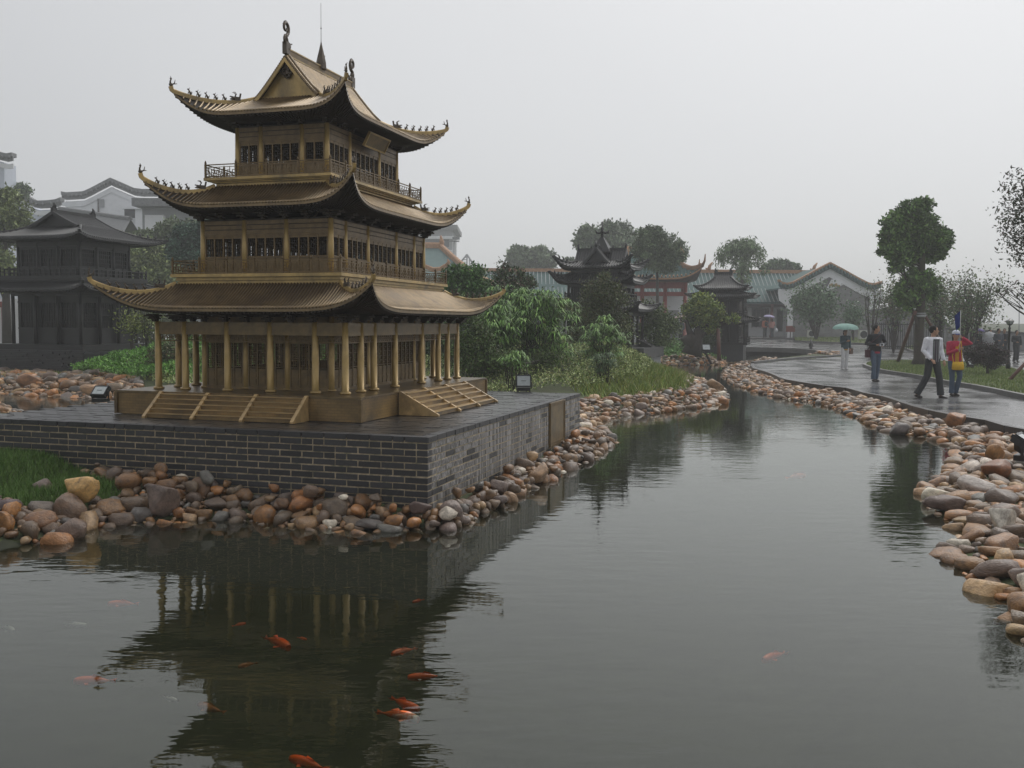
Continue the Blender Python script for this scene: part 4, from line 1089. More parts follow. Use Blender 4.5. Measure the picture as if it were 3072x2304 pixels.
SPECS = [
    ('front', 'at the foot of the front brick wall', fz, lambda Q: cond_front(Q) & (seg_dist(Q, pond_poly) < 2.6), (.055, .158), 2.3),
    ('right', 'on the bank below the path kerb', right_bank, cond_right, (.07, .185), 2.3),
    ('isle', 'on the grassy bank behind the platform', isle_zone, cond_isle, (.08, .165), 2.0),
    ('far', 'on the bank beyond the narrow channel', far_zone, lambda Q: ~in_poly(Q, pond_poly) & (seg_dist(Q, pond_poly) < 1.7), (.12, .20), 1.8),
    ('inlet', 'beside the small inlet in the paving', inl_zone, lambda Q: Q[:, 1] > 0, (.12, .24), 1.8),
    ('inlet', 'beside the small inlet in the paving', inl_near, lambda Q: Q[:, 1] > 0, (.12, .2), 1.5),
    ('pool', 'around the dark pool behind the platform', pool_bank, lambda Q: (~in_poly(Q, pool_poly) | (seg_dist(Q, pool_poly) < .15)) & ~inflate(plat_rect, Q, .05), (.10, .26), 2.0),
    ('pool', 'around the dark pool behind the platform', pool_near, lambda Q: ~inflate(plat_rect, Q, .05), (.08, .15), 2.0)]
stones = []            # x, y, z, rx, ry, rz, heading, tilt, palette, variant, zone
grid_h = {}
def near_ok(x, y, r, f):
    cx, cy = int(x / .4), int(y / .4)
    for i in range(cx - 1, cx + 2):
        for j in range(cy - 1, cy + 2):
            for (a, b, q) in grid_h.get((i, j), ()):
                if (a - x) ** 2 + (b - y) ** 2 < (f * (q + r)) ** 2: return False
    return True
def register(x, y, r): grid_h.setdefault((int(x / .4), int(y / .4)), []).append((x, y, r))
SHORT = ['golden yellow boulder', 'big pear shaped boulder', 'large rounded brown boulder', 'broad flat rusty boulder', 'half sunk brown boulder', 'rough purple boulder', 'dark left edge boulder', 'corner boulder', 'flat oval corner stone', 'wedged round stone', 'long dark waterline stone', 'grey dome stone', 'craggy tan boulder', 'angular rusty corner boulder', 'pale white boulder', 'whitish grey boulder', 'rusty red boulder', 'ochre upright boulder', 'long smooth brown boulder', 'ribbed orange boulder', 'jutting wedge stone', 'wide grey waterline boulder', 'flat faced orange boulder', 'bright orange bank boulder', 'tan boulder at the bank tip', 'broad orange pool boulder', 'mossy green boulder', 'long tan pool boulder']
# boulders one can name, placed where they lie
BOUL = []
def boulder(px, py, z, rx, ry, rz, hd, tint, var, label, lift=.0):
    BOUL.append((px, py, SHORT[len(BOUL)]))
    p = on_z(px, py, z); o = put('stone', ST_HI[var], None, (p.x, p.y, p.z + lift), 0, (rx, ry, rz), label=label, cat='boulder', group='boulders along the water')
    o.rotation_euler = (random.uniform(-.2, .2), random.uniform(-.2, .2), hd); o.color = (*tint, 1); register(p.x, p.y, max(rx, ry) * .8)
BROWN, MAUVE, RUST, TAN, WHITE, GOLD = (.18, .12, .085), (.19, .14, .115), (.36, .155, .06), (.42, .29, .16), (.58, .54, .46), (.62, .38, .14)
boulder(240, 1470, .09, .165, .12, .14, .2, GOLD, 3, 'lumpy golden yellow boulder standing against the turf by the brick wall', .03)
boulder(486, 1500, -.02, .165, .13, .20, .3, MAUVE, 5, 'large pear shaped grey brown boulder leaning at the wall foot', .03)
boulder(212, 1538, -.10, .17, .15, .17, .9, (.17, .105, .065), 0, 'large rounded brown boulder below the golden boulder', .02)
boulder(118, 1575, -.13, .165, .12, .10, .3, (.24, .12, .055), 8, 'broad flat rusty boulder at the left of the water edge', .02)
boulder(216, 1598, -.18, .155, .12, .11, 2.8, (.165, .11, .08), 2, 'round brown boulder half in the water below the rusty one', .02)
boulder(122, 1462, .06, .095, .08, .09, .3, MAUVE, 6, 'rough grey purple boulder left of the golden boulder')
boulder(22, 1530, -.02, .16, .12, .15, .6, (.12, .085, .082), 10, 'dark purple grey boulder cut by the left edge of the picture')
boulder(1354, 1548, -.13, .125, .12, .14, .8, MAUVE, 2, 'big smooth grey brown boulder under the wall corner', .02)
boulder(1262, 1530, -.06, .11, .07, .065, .1, (.125, .082, .068), 4, 'flat oval brown stone left of the corner boulder', .03)
boulder(1192, 1480, .0, .088, .07, .085, .4, (.14, .10, .075), 7, 'round brown stone wedged under the front wall corner', .02)
boulder(1110, 1575, -.17, .135, .08, .055, .0, (.085, .072, .062), 8, 'long flat dark stone lying at the waterline before the wall')
boulder(1500, 1462, -.10, .14, .11, .10, .5, MAUVE, 9, 'wide grey dome shaped stone at the side wall foot', .02)
boulder(1615, 1425, -.10, .16, .12, .115, 1.2, (.36, .22, .12), 3, 'craggy tan orange boulder beside the grey dome at the side wall', .03)
boulder(1365, 1450, .0, .085, .08, .09, .5, (.30, .14, .06), 11, 'angular rusty orange boulder by the side wall near its corner', .03)
boulder(3010, 1565, -.06, .15, .10, .15, .3, WHITE, 5, 'pale white angular boulder on the near right bank', .03)
boulder(2930, 1462, -.07, .19, .13, .10, 2.9, (.40, .35, .31), 3, 'rough whitish grey boulder behind the pale white one', .03)
boulder(2990, 1415, -.05, .2, .15, .12, .3, (.26, .11, .05), 6, 'broad rusty red boulder near the right picture edge', .04)
boulder(2985, 1365, -.05, .14, .10, .15, .1, (.44, .23, .09), 13, 'ochre yellow upright boulder above the rusty red one', .04)
boulder(2982, 1728, -.17, .20, .12, .105, 2.9, (.17, .115, .085), 0, 'long smooth brown boulder at the right water edge', .03)
boulder(3060, 1830, -.17, .115, .10, .105, .4, (.34, .18, .075), 11, 'ribbed orange boulder in the water at the right edge', .03)
boulder(2836, 1520, -.15, .23, .12, .09, 2.8, (.125, .08, .062), 8, 'long dark brown wedge shaped stone jutting into the pond', .02)
boulder(2695, 1290, -.13, .19, .13, .12, 2.9, (.13, .11, .10), 2, 'wide grey boulder at the water edge below the walkers', .02)
boulder(2870, 1265, -.02, .19, .14, .15, 2.0, (.34, .15, .06), 6, 'big flat faced orange boulder against the path kerb', .04)
boulder(1835, 1208, -.02, .24, .16, .16, .1, (.36, .17, .07), 13, 'bright orange boulder on the bank behind the platform corner', .04)
boulder(2148, 1165, -.05, .28, .2, .24, .3, (.40, .26, .15), 7, 'tan boulder pile top at the tip of the grassy bank', .05)
boulder(90, 1150, .02, .34, .24, .24, .2, (.33, .17, .085), 13, 'broad orange brown boulder above the dark pool', .06)
boulder(178, 1150, .02, .2, .16, .25, .5, (.055, .062, .055), 6, 'dark mossy green boulder above the dark pool', .06)
boulder(285, 1185, .02, .42, .16, .16, 2.9, (.42, .25, .13), 8, 'long tan orange boulder beside the left floodlight', .06)
for zi, (zn, ztext, poly, cond, (r0, r1), dens) in enumerate(SPECS):
    P = np.array(poly); lo, hi = P.min(0), P.max(0); area = (hi - lo).prod()
    for frac, ra, rb, f in ((.8, .75, 1.0, .70), (2.0, .5, .75, .66), (5, .28, .5, .62), (8, .16, .28, .60)):
        rm = r1 * (ra + rb) / 2; n = int(area * frac * .5 / (rm * rm)); n = min(n, 60000)
        Q = rng.uniform(lo, hi, (n, 2)); Q = Q[in_poly(Q, poly)]; Q = Q[cond(Q)]
        dpond = seg_dist(Q, pond_poly) if zn not in ('pool', 'inlet') else np.full(len(Q), 9.)
        inside_w = in_poly(Q, pond_poly) if zn not in ('pool', 'inlet') else np.zeros(len(Q), bool)
        k = ~(inside_w & (dpond > np.where(Q[:, 1] > 20, .0, .10))); Q = Q[k]
        for x, y in Q:
            r = max(r1 * random.uniform(ra, rb), .022)
            if y > 28 and r < .09: continue
            if near_ok(x, y, r, f):
                register(x, y, r); fl = random.uniform(.42, .74) if zn != 'front' else random.uniform(.58, .92); el = random.uniform(.65, .95)
                stones.append([x, y, 0, r * 1.05, r * el, r * fl, random.uniform(0, 2 * PI), random.gauss(0, .22), random.choices(range(7), PALW)[0], random.randrange(14), zi])
n1_ = len(stones)
for s in list(stones):                                       # a second layer heaped against the wall foot
    if SPECS[s[10]][0] != 'front' or s[3] < .045: continue
    dw = float(seg_dist(P_((s[0], s[1])), plat_rect)[0])
    if dw < .42 and random.random() < .85:
        r = random.uniform(.045, .10); a = random.uniform(0, 6.28); x, y = s[0] + math.cos(a) * s[3] * .7, s[1] + math.sin(a) * s[3] * .7
        if float(seg_dist(P_((x, y)), plat_rect)[0]) < r * .8 or in_poly(P_((x, y)), plat_rect)[0] or not cond_front(P_((x, y)))[0]: continue
        stones.append([x, y, -99 - s[5] * 1.25, r * 1.05, r * random.uniform(.7, .95), r * random.uniform(.55, .85), random.uniform(0, 6.28), random.gauss(0, .3), random.choices(range(7), PALW)[0], random.randrange(14), s[10]])
SA = np.array([(s[0], s[1]) for s in stones]); gz = ground_height(SA)
for s, g in zip(stones, gz):
    s[2] = max(g, WATER_Z - .12) + s[5] * random.uniform(.2, .5) + (-s[2] - 99 if s[2] < -50 else 0)
    if SPECS[s[10]][0] == "front": s[2] += .02
    q = proj((s[0], s[1], s[2])); s.append(q); s.append((s[3] * s[5]) / q[2] ** 2 if (-60 < q[0] < 3130 and q[1] < 2400 and q[2] > 0) else 0)
stones.sort(key=lambda s: -s[12])
SZ = lambda s: 'large' if s[3] > .15 else ('medium' if s[3] > .09 else 'small')
def spot(s):
    zn, zt = SPECS[s[10]][:2]; q = s[11]
    if zn == 'front':
        lx = (s[0] - CX0) * math.cos(AX) - (s[1] - CY0) * math.sin(AX)
        if lx > .05: return 'at the foot of the side brick wall'
        return 'at the foot of the front brick wall' if lx > -3.6 else 'below the turf at the left end of the wall'
    if zn == 'right':
        return ('at the near water edge of the right bank' if q[1] > 1500 else 'on the right bank beside the whitish boulders' if q[1] > 1330 else 'on the bank below the couple walking' if q[0] > 2620 else 'on the far stretch of bank below the path kerb')
    return zt
KEEP = 300 - 28
ZMUL = dict(front=.85, right=1.2, isle=1.15, far=1.25, inlet=1.3, pool=1.1)  # tints paint in wall shade and wet in front, skylight and dryness beyond
hist = {}; s_lab = []; s_obj = []
for s in stones[:KEEP]:
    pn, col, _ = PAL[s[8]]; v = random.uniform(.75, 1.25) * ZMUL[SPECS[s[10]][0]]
    shape = 'flat' if s[5] / s[3] < .62 else ('long' if s[4] / s[3] < .72 else 'rounded')
    q_ = s[11]; bi = min(BOUL, key=lambda b_: math.hypot(b_[0] - q_[0], 1.6 * (b_[1] - q_[1]))); dx, dy = q_[0] - bi[0], q_[1] - bi[1]; dist = math.hypot(dx, 1.6 * dy)
    way = ('right of' if dx > 0 else 'left of') if abs(dx) > 1.3 * abs(dy) else ('below' if dy > 0 else 'above')
    lab = f"{SZ(s)} {shape} {pn} stone {'just ' if dist < 110 else 'well ' if dist > 300 else ''}{way} the {bi[2]}"
    hist[lab] = hist.get(lab, 0) + 1; s_lab.append(lab)
    o = put('stone', ST_HI[s[9]] if s[12] > 2.2e-4 else ST_MID[s[9]], None, (s[0], s[1], s[2]), 0, (s[3], s[4], s[5]), label=lab, cat='stone', group=f"stones {spot(s)}"); s_obj.append((o, s, f"{SZ(s)} {shape} {pn}"))
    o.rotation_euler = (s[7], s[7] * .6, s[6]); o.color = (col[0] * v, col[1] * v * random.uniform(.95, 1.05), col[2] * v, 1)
bylab = {}
for (o, s, d_), l in zip(s_obj, s_lab): bylab.setdefault(l, []).append((o, s))
ORD = ['nearest', 'second', 'third', 'fourth', 'fifth', 'sixth']
for l, mem in bylab.items():                                 # look-alikes by the same boulder are told apart by their place in the row
    if len(mem) < 2: continue
    mem.sort(key=lambda m_: m_[1][11][0])
    names = {2: ['leftmost', 'rightmost'], 3: ['leftmost', 'middle', 'rightmost']}.get(len(mem))
    for i, (o, s) in enumerate(mem):
        nm = names[i] if names else (['leftmost'] + ['second from left', 'third from left', 'fourth from left', 'fifth from left', 'sixth from left', 'seventh from left'][:len(mem) - 2] + ['rightmost'])[i] if len(mem) <= 9 else None
        if nm: o['label'] = nm + ' ' + l
Vs, Fs, Cs, b = [], [], [], 0
for s in stones[KEEP:]:
    V, F = (ARR_MID if s[12] > 2e-5 else ARR_LO)[s[9]]
    R = np.array((Euler((s[7], s[7] * .6, s[6])).to_matrix()) @ Matrix.Diagonal((s[3], s[4], s[5]))); W = V @ R.T + np.array(s[:3])
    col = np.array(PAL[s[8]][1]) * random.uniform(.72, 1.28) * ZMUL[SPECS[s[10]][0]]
    Vs.append(W); Fs.append(F + b); Cs.append(np.repeat(col[None], len(V), 0)); b += len(V)
link('cobbles', np_mesh('cobbles', np.concatenate(Vs), np.concatenate(Fs), M['stone_many'], np.concatenate(Cs), smooth=True), kind='stuff', label='smaller brown, grey and orange cobbles heaped between the larger stones')
print('STONES', len(stones), b)

# ================================================================== DARK BRONZE MODELS AROUND THE POND
DW, DR = M['dark_wood'], M['dark_roof']
def xieshan_top(rf, gx, gy, gz, rz, over, mt, sp=.09, r=.02, finial=True):
    up = lambda t, s: Vector((s * gx * (1 - t), 0, gz + (rz - gz) * (t ** 1.15)))
    mb = MB()
    for s in (-1, 1):
        pr = [up(i / 6, s) for i in range(7)]
        for dz, fl in ((0, s > 0), (-.04, s < 0)): mb.grid([[p + Vector((0, y, dz)) for y in (-gy - over, gy + over)] for p in pr], flip=fl)
        n = int(2 * (gy + over) / sp)
        for i in range(n + 1):
            y = -gy - over + .02 + (2 * (gy + over) - .04) * i / n; half_tube(mb, [up(t, s) + Vector((0, y, 0)) for t in (1, .66, .33, 0)], r, nub=False, seg=3)
    mb.build('gable_slope', DR, rf)
    for s in (-1, 1):
        y = s * (gy - .05); mb = MB()
        mb.add([(-gx, y, gz - .05), (gx, y, gz - .05), (0, y, rz - .03), (-gx, y - s * .04, gz - .05), (gx, y - s * .04, gz - .05), (0, y - s * .04, rz - .03)], [(0, 1, 2), (3, 5, 4), (0, 3, 4, 1), (1, 4, 5, 2), (2, 5, 3, 0)]); mb.build('gable_wall', DW, rf)
        mb = MB()
        for q in (-1, 1): sweep_box(mb, [up(t, q) + Vector((0, s * (gy + over), 0)) for t in (1, .8, .6, .4, .2, 0)], .07, -.06, .05)
        mb.build('verge', DW, rf)
    mb = MB(); mb.box(-.05, .05, -gy - over, gy + over, rz - .03, rz + .10); mb.build('main_ridge', DW, rf)
    if finial:
        for s in (-1, 1):
            mb = MB(); mb.box(-.06, .06, -.09, .09, -.02, .16); mb.tube([(0, .0, .14), (0, .04, .26), (0, -.0, .33)], [.08, .05, .02], 6)
            o = mb.build('ridge_ornament', DW, rf); o.location = (0, s * (gy + over - .08), rz)
def model_tower(name, label, x, y, rz, z0, tiers, top, plinth, fig=True, wallm=None, cat='tower'):
    root = empty(name, (x, y, z0), rz, label=label, cat=cat, group='dark bronze building models around the pond')
    wallm = wallm or DW
    for i, (hx, hy, a, b, nx, ny, gal) in enumerate([t[:7] for t in tiers]):
        cm = MB(); cm.lathe([(.06, 0), (.055, b - a)], 8); cmesh = cm.mesh('column', DW)
        xs = [-hx + 2 * hx * j / nx for j in range(nx + 1)]; ys = [-hy + 2 * hy * j / ny for j in range(ny + 1)]
        for p in ring_pos(xs, ys, hx, hy): put('column', cmesh, root, (*p, a))
        ihx, ihy = (hx - gal, hy - gal)
        for k in range(4):
            out, half, n = (ihy, ihx, nx) if k % 2 == 0 else (ihx, ihy, ny)
            for j in range(n):
                w = 2 * half / n; key = ('tw', round(w, 3), round(b - a, 3))
                if key not in _bm:
                    h = b - a; f = MB(); e = w / 2
                    f.box(-e, e, -.03, .03, 0, h * .30); f.box(-e, e, -.03, .03, h * .80, h)
                    f.box(-e, -e * .72, -.03, .03, h * .3, h * .8); f.box(e * .72, e, -.03, .03, h * .3, h * .8); f.box(-e, e, -.045, -.03, h * .78, h * .81); f.box(-e, e, -.045, -.03, h * .28, h * .31)
                    g = MB()
                    for q in range(1, 6): xx = -e * .72 + 1.44 * e * q / 6; g.box(xx - .012, xx + .012, -.012, .012, h * .3, h * .8)
                    for q in range(1, 4): zz_ = h * (.3 + .5 * q / 4); g.box(-e * .72, e * .72, -.010, .010, zz_ - .01, zz_ + .01)
                    _bm[key] = (f.mesh('window', wallm), g.mesh('lattice', DW))
                wn_ = place_side('window', _bm[key][0], root, k, -half + w * (j + .5), out, a); link('lattice', _bm[key][1], wn_)
        mb = MB(); mb.box(-ihx + .05, ihx - .05, -ihy + .05, ihy - .05, b - .06, b - .03); mb.build('ceiling', DW, root)
        mb = MB(); mb.box(-ihx * .94, ihx * .94, -ihy * .94, ihy * .94, a, b - .07); mb.build('dark_fill', DW, root)  # solid dark box added inside so no light shows through the windows
        mb = MB()
        for s in (-1, 1):
            mb.box(-hx - .03, hx + .03, s * hy - .05, s * hy + .05, b - .16, b + .02); mb.box(s * hx - .05, s * hx + .05, -hy + .051, hy - .051, b - .161, b + .019)
        mb.build('beam', DW, root)
        t = tiers[i]
        if len(t) > 7 and t[7]:                                # balcony around the floor of this tier
            bx, by, n1, n2 = t[7]; mb = MB(); mb.box(-bx, bx, -by, by, a - .10, a); mb.build('balcony_floor', DW, root)
            for k in range(4):
                out, half, n = (by, bx, n1) if k % 2 == 0 else (bx, by, n2)
                for j in range(n):
                    w = 2 * (half - .04) / n; key = ('tb', round(w, 3))
                    if key not in _bm:
                        f = MB(); f.cbox((-w / 2, 0, .15), (.05, .05, .34)); f.box(-w / 2 + .026, w / 2 - .026, -.02, .02, .24, .275); f.box(-w / 2 + .026, w / 2 - .026, -.015, .015, .12, .145); f.box(-w / 2 + .026, w / 2 - .026, -.02, .02, .0, .03); f.cbox((0, 0, .13), (.03, .03, .22)); _bm[key] = f.mesh('balustrade', DW)
                    place_side('balustrade', _bm[key], root, k, -half + .04 + w * (j + .5), out - .04, a)
    for e, inner, zin in [t[8] for t in tiers]:
        rf = roof_shell(e, inner, zin, [DR, DW, DW], root, th=.05); rafters(e, inner, zin, rf, DW, sp=.13, th=.05, w=.05)
        rest = MB()
        for k in range(4):
            r = tile_rows(e, k, .10, .026, rf, DR, False); rest.add(r.v, r.f)
        rest.smooth = [True] * len(rest.f); rest.build('tile_rows', DR, rf, kind='stuff')
        for k in range(4):
            mb = MB(); pts = hip_path(e, k, 12); sweep_box(mb, pts, .085, -.04, .07)
            if fig:
                for t_ in (.5, .65, .8): p = e.pt(k, -1, t_, .07); mb.tube([p, p + Vector((0, 0, .05)), p + Vector((0, 0, .12))], [.03, .035, .012], 5)
            mb.build('hip_ridge', DW, rf)
    if top[0] == 'gable': xieshan_top(rf, *top[1:])
    if top[0] == 'cross':
        gx, gz, rz_, over = top[1:]
        for rot in (0, PI / 2):
            h = empty('cross_gable'); h.parent = rf; h.rotation_euler = (0, 0, rot)
            mb = MB()
            for s in (-1, 1):
                pr = [Vector((s * gx * .62 * (1 - t), 0, gz + (rz_ - gz) * t ** 1.2)) for t in [i / 6 for i in range(7)]]
                mb.grid([[p + Vector((0, yy, 0)) for yy in (-over, over)] for p in pr], flip=s > 0); mb.grid([[p + Vector((0, yy, -.04)) for yy in (-over, over)] for p in pr], flip=s < 0)
                for e_ in (-1, 1): sweep_box(mb, [p + Vector((0, e_ * over, 0)) for p in pr], .07, -.05, .05)
                n = int(2 * over / .1)
                for i in range(n + 1): half_tube(mb, [p + Vector((0, -over + 2 * over * i / n, 0)) for p in pr[::-1]], .024, nub=False, seg=3)
                mb.add([(-gx * .6, s * (over - .12), gz), (gx * .6, s * (over - .12), gz), (0, s * (over - .12), rz_)], [(0, 1, 2)])
            mb.box(-.05, .05, -over, over, rz_ - .02, rz_ + .08)
            for e_ in (-1, 1): mb.tube([(0, e_ * over * .97, rz_ + .05), (0, e_ * over, rz_ + .2), (0, e_ * over * .95, rz_ + .27)], [.06, .04, .015], 6); mb.tube([(0, e_ * over * .45, rz_ + .05), (0, e_ * over * .46, rz_ + .2)], [.05, .015], 6)
            me = mb.mesh('cross_gable', DR); bpy.data.objects.remove(h); o = link('cross_gable', me, rf); o.rotation_euler = (0, 0, rot)
        mb = MB(); mb.add([(-.42, -.42, rz_ - .1), (.42, -.42, rz_ - .1), (.42, .42, rz_ - .1), (-.42, .42, rz_ - .1), (-.06, -.06, rz_ + .50), (.06, -.06, rz_ + .50), (.06, .06, rz_ + .50), (-.06, .06, rz_ + .50)], [(0, 1, 5, 4), (1, 2, 6, 5), (2, 3, 7, 6), (3, 0, 4, 7), (4, 5, 6, 7)])
        mb.lathe([(.05, .48), (.07, .56), (.05, .62), (.12, .70), (.05, .76), (.07, .82), (.03, .88), (.02, 1.12)], 8, (0, 0, rz_))
        for q in range(4):
            a = q * PI / 2 + .3; d = Vector((math.cos(a), math.sin(a), 0)); mb.tube([Vector((0, 0, rz_ + .66)) + d * .08, Vector((0, 0, rz_ + .68)) + d * .22, Vector((0, 0, rz_ + .80)) + d * .27], [.035, .04, .02], 6)
        mb.build('spire', DW, rf)
    if top[0] == 'none': pass
    for (px_, py_, za, zb, m_) in plinth:
        mb = MB(); mb.box(-px_, px_, -py_, py_, za, zb); mb.build('plinth', m_, root)
    return root

# two storeyed pavilion on the left
P1 = at_depth(243, 1030, 31.5); A1 = -AX
hx, hy = 1.32, 1.30
cx_ = P1.x - hx * math.cos(AX) + hy * math.sin(AX); cy_ = P1.y + hx * math.sin(AX) + hy * math.cos(AX)
e_lo = Eave(1.50, 1.48, 2.92, 2.10, 2.08, 2.62, .14, .22, 6, 1.2)
e_up = Eave(1.02, .86, 4.72, 1.92, 1.98, 4.30, .16, .14, 5, 1.25)
model_tower('dark_pavilion', 'two storeyed dark bronze pavilion model behind the left end of the platform', cx_, cy_, A1, .1,
            [(1.36, 1.34, .86, 2.60, 3, 3, .12, None, (e_lo, (1.40, 1.38), 2.56)), (1.22, 1.20, 3.06, 4.22, 3, 3, .02, (1.66, 1.64, 8, 8), (e_up, (1.25, 1.23), 4.25))],
            ('gable', 1.02, .86, 4.72, 5.20, .12, DR), [(1.62, 1.60, 2.90, 3.0, DW), (1.9, 1.9, .66, .859, DW)], cat='pavilion')
# its rough slate plinth, coursed from thin stones
pl = empty('slate_plinth', (cx_, cy_, 0), A1, label='low plinth of rough dark slate courses under the left pavilion', cat='plinth')
mb = MB(); mb.box(-2.28, 2.28, -2.28, 2.28, -.2, .742); mb.build('core', M['slate'], pl)
mb = MB()
for k in range(4):
    R_ = Matrix.Rotation(k * PI / 2, 4, 'Z'); z = -.1
    while z < .74:
        h = random.uniform(.035, .06); s = -2.3
        while s < 2.3:
            w = random.uniform(.2, .7); mb.box(s, min(s + w, 2.3), -2.3 - random.uniform(.0, .06), -2.2, z, z + h - .006, R_); s += w + .01
        z += h
mb.build('slate_course', M['slate'], pl, kind='stuff')

# tall tower with crossed gables in the middle, on its white based terrace
c2 = at_depth(1803, 1000, 38.6)
eA = Eave(1.12, 1.12, 2.62, 1.75, 1.75, 2.28, .2, .26, 6, 1.2); eB = Eave(1.0, 1.0, 3.68, 1.50, 1.50, 3.36, .15, .34, 6, 1.2); eC = Eave(.78, .78, 4.15, 1.36, 1.36, 3.92, .16, .38, 6, 1.2)
model_tower('dark_tower', 'tall dark tower model with crossed gables and a spire, half hidden by trees', c2.x, c2.y, -.34, 0,
            [(1.38, 1.38, .92, 2.22, 3, 3, .3, None, (eA, (1.4, 1.4), 2.2)), (1.05, 1.05, 2.66, 3.32, 3, 3, .08, (1.2, 1.2, 5, 5), (eB, (1.1, 1.1), 3.3)), (.95, .95, 3.66, 3.90, 3, 3, .03, None, (eC, (1.0, 1.0), 3.86))],
            ('cross', .95, 4.02, 4.66, .98), [(1.62, 1.62, .84, .915, DW)])
tr = empty('terrace', (c2.x, c2.y, 0), -.34, label='grey stone terrace with pale base under the crossed gable tower', cat='terrace')
mb = MB(); mb.box(-2.15, 2.15, -2.0, 2.0, .44, .84); mb.build('coping_wall', mat('terrace_brick', (.05, .052, .055), .5, 0, .4, 5, .3, 30, .3), tr)
mb = MB(); mb.box(-2.05, 2.05, -1.9, 1.9, -.4, .44); mb.build('base', M['grey_plaster'], tr)
mb = MB(); mb.box(.9, 1.55, -1.96, -1.901, -.2, .40); mb.build('dark_opening', M['window_dark'], tr)
mb = MB()
for s in (-.35, .35): mb.bar((1.5 + 0, s, 1.15), (2.1, s, .86), .05, .06)
for i in range(4): mb.box(1.55 + .14 * i, 1.69 + .14 * i, -.32, .32, .84, 1.12 - .07 * i)
mb.build('stairs', DW, tr)

# small three roofed tower standing in the far water
c3 = at_depth(2166, 1060, 53)
eA = Eave(1.1, 1.1, 2.28, 1.86, 1.86, 1.96, .2, .10, 6, 1.2); eB = Eave(.95, .95, 3.52, 1.66, 1.66, 3.26, .14, .10, 6, 1.2); eC = Eave(.30, .42, 4.30, 1.28, 1.28, 3.68, .12, .12, 6, 1.6)
model_tower('small_dark_tower', 'small dark tower model with three roofs standing by the far water', c3.x, c3.y, -.30 + PI / 2, 0,
            [(1.25, 1.25, .78, 1.90, 3, 3, .35, (1.42, 1.42, 5, 5), (eA, (1.3, 1.3), 1.88)), (1.15, 1.15, 2.22, 3.20, 3, 3, .35, (1.25, 1.25, 5, 5), (eB, (1.15, 1.15), 3.18)), (.85, .85, 3.46, 3.66, 3, 3, .03, None, (eC, (.9, .9), 3.62))],
            ('gable', .30, .42, 4.30, 4.52, .06, DR, .1, .02), [(1.2, 1.2, -.5, .68, M['slate'])], fig=False)

# ================================================================== BUILDINGS
def zat(y, d, x=1536): return at_depth(x, y, d).z
def prism(mb, pts, y0, y1):
    """pts: (x, z) outline; extruded from y0 to y1"""
    n = len(pts); b = len(mb.v); mb.add([(x, y0, z) for x, z in pts] + [(x, y1, z) for x, z in pts], [tuple(range(n)), tuple(range(2 * n - 1, n - 1, -1))] + [(i, i + n, (i + 1) % n + n, (i + 1) % n) for i in range(n)])
def band(mb, pts, y0, y1, a, b_):
    """strip following a polyline in the x z plane between offsets a and b_ below it"""
    for (x0, z0), (x1, z1) in zip(pts, pts[1:]):
        prism(mb, [(x0, z0 - b_), (x1, z1 - b_), (x1, z1 - a), (x0, z0 - a)], y0, y1)
def px_line(pts, d): return [(at_depth(x, y, d).x, at_depth(x, y, d).z) for x, y in pts]

# --- long hall with green roof, and its gabled wing facing the path
D1 = 82
wing = empty('hall_wing', (0, 0, 0), label='grey brick wing with white bordered gable and green tile edge beyond the path', cat='building')
line = px_line([(2337, 838), (2347, 846), (2362, 848), (2381, 844), (2406, 831), (2452, 806), (2491, 786), (2529, 806), (2575, 832), (2605, 847), (2625, 850), (2645, 843)], D1)
zb = land(D1) - .1; xl, xr = at_depth(2368, 900, D1).x, at_depth(2618, 900, D1).x
inner = [(max(min(x, xr), xl), z - .72) for x, z in line]
wl_pts = [(xl, zb)] + [(xl, inner[0][1])] + [p for p in inner if xl < p[0] < xr] + [(xr, inner[-1][1]), (xr, zb)]
mb = MB(); prism(mb, wl_pts[::-1], D1 + .25, D1 + .6); mb.build('wall', M['grey_wallbrick'], wing)
mb = MB(); low = [(x, z) for x, z in line if xl - .3 < x < xr + .3]; band(mb, [(xl - .55, line[1][1])] + low + [(xr + .55, line[-2][1])], D1 + .12, D1 + .25, .55, 1.25); mb.build('white_border', M['white_plaster'], wing)
mb = MB()
for s, x in ((-1, xl), (1, xr)):
    pts = [(x + s * .95, zb + 3.95), (x + s * .85, zb + 3.3), (x + s * .35, zb + 2.95), (x + s * .12, zb + 2.5), (x + s * .08, zb), (x - s * .35, zb), (x - s * .35, zb + 2.6), (x - s * .1, zb + 3.1), (x - s * .5, zb + 4.1), (x + s * .9, zb + 4.3)]
    prism(mb, pts if s > 0 else pts[::-1], D1 + .02, D1 + .119)
mb.build('pilaster', M['white_plaster'], wing, kind='stuff')
mb = MB(); band(mb, line, D1 - .1, D1 + .5, .0, .17); mb.build('ridge_cap', M['orange_tile'], wing)
def fringe(pts, y0, sp, ln, r, m, root, name='edge_tile'):
    L = 0
    tube = MB(); tube.tube([(0, 0, 0), (0, -.12, -ln * .55), (0, -.16, -ln)], [r, r, r * .9], 6); me = tube.mesh(name, m)
    for (x0, z0), (x1, z1) in zip(pts, pts[1:]):
        n = max(1, int(math.hypot(x1 - x0, z1 - z0) / sp))
        for i in range(n): t = (i + .5) / n; put(name, me, root, (x0 + (x1 - x0) * t, y0, z0 + (z1 - z0) * t - .16))
mb = MB(); band(mb, line, D1 - .02, D1 + .12, .171, .56); mb.build('tile_bed', M['green_tile'], wing)
fringe(line, D1 - .04, .25, .36, .085, M['green_tile'], wing)
mb = MB(); n0 = (line[6]); cx0_ = n0[0]
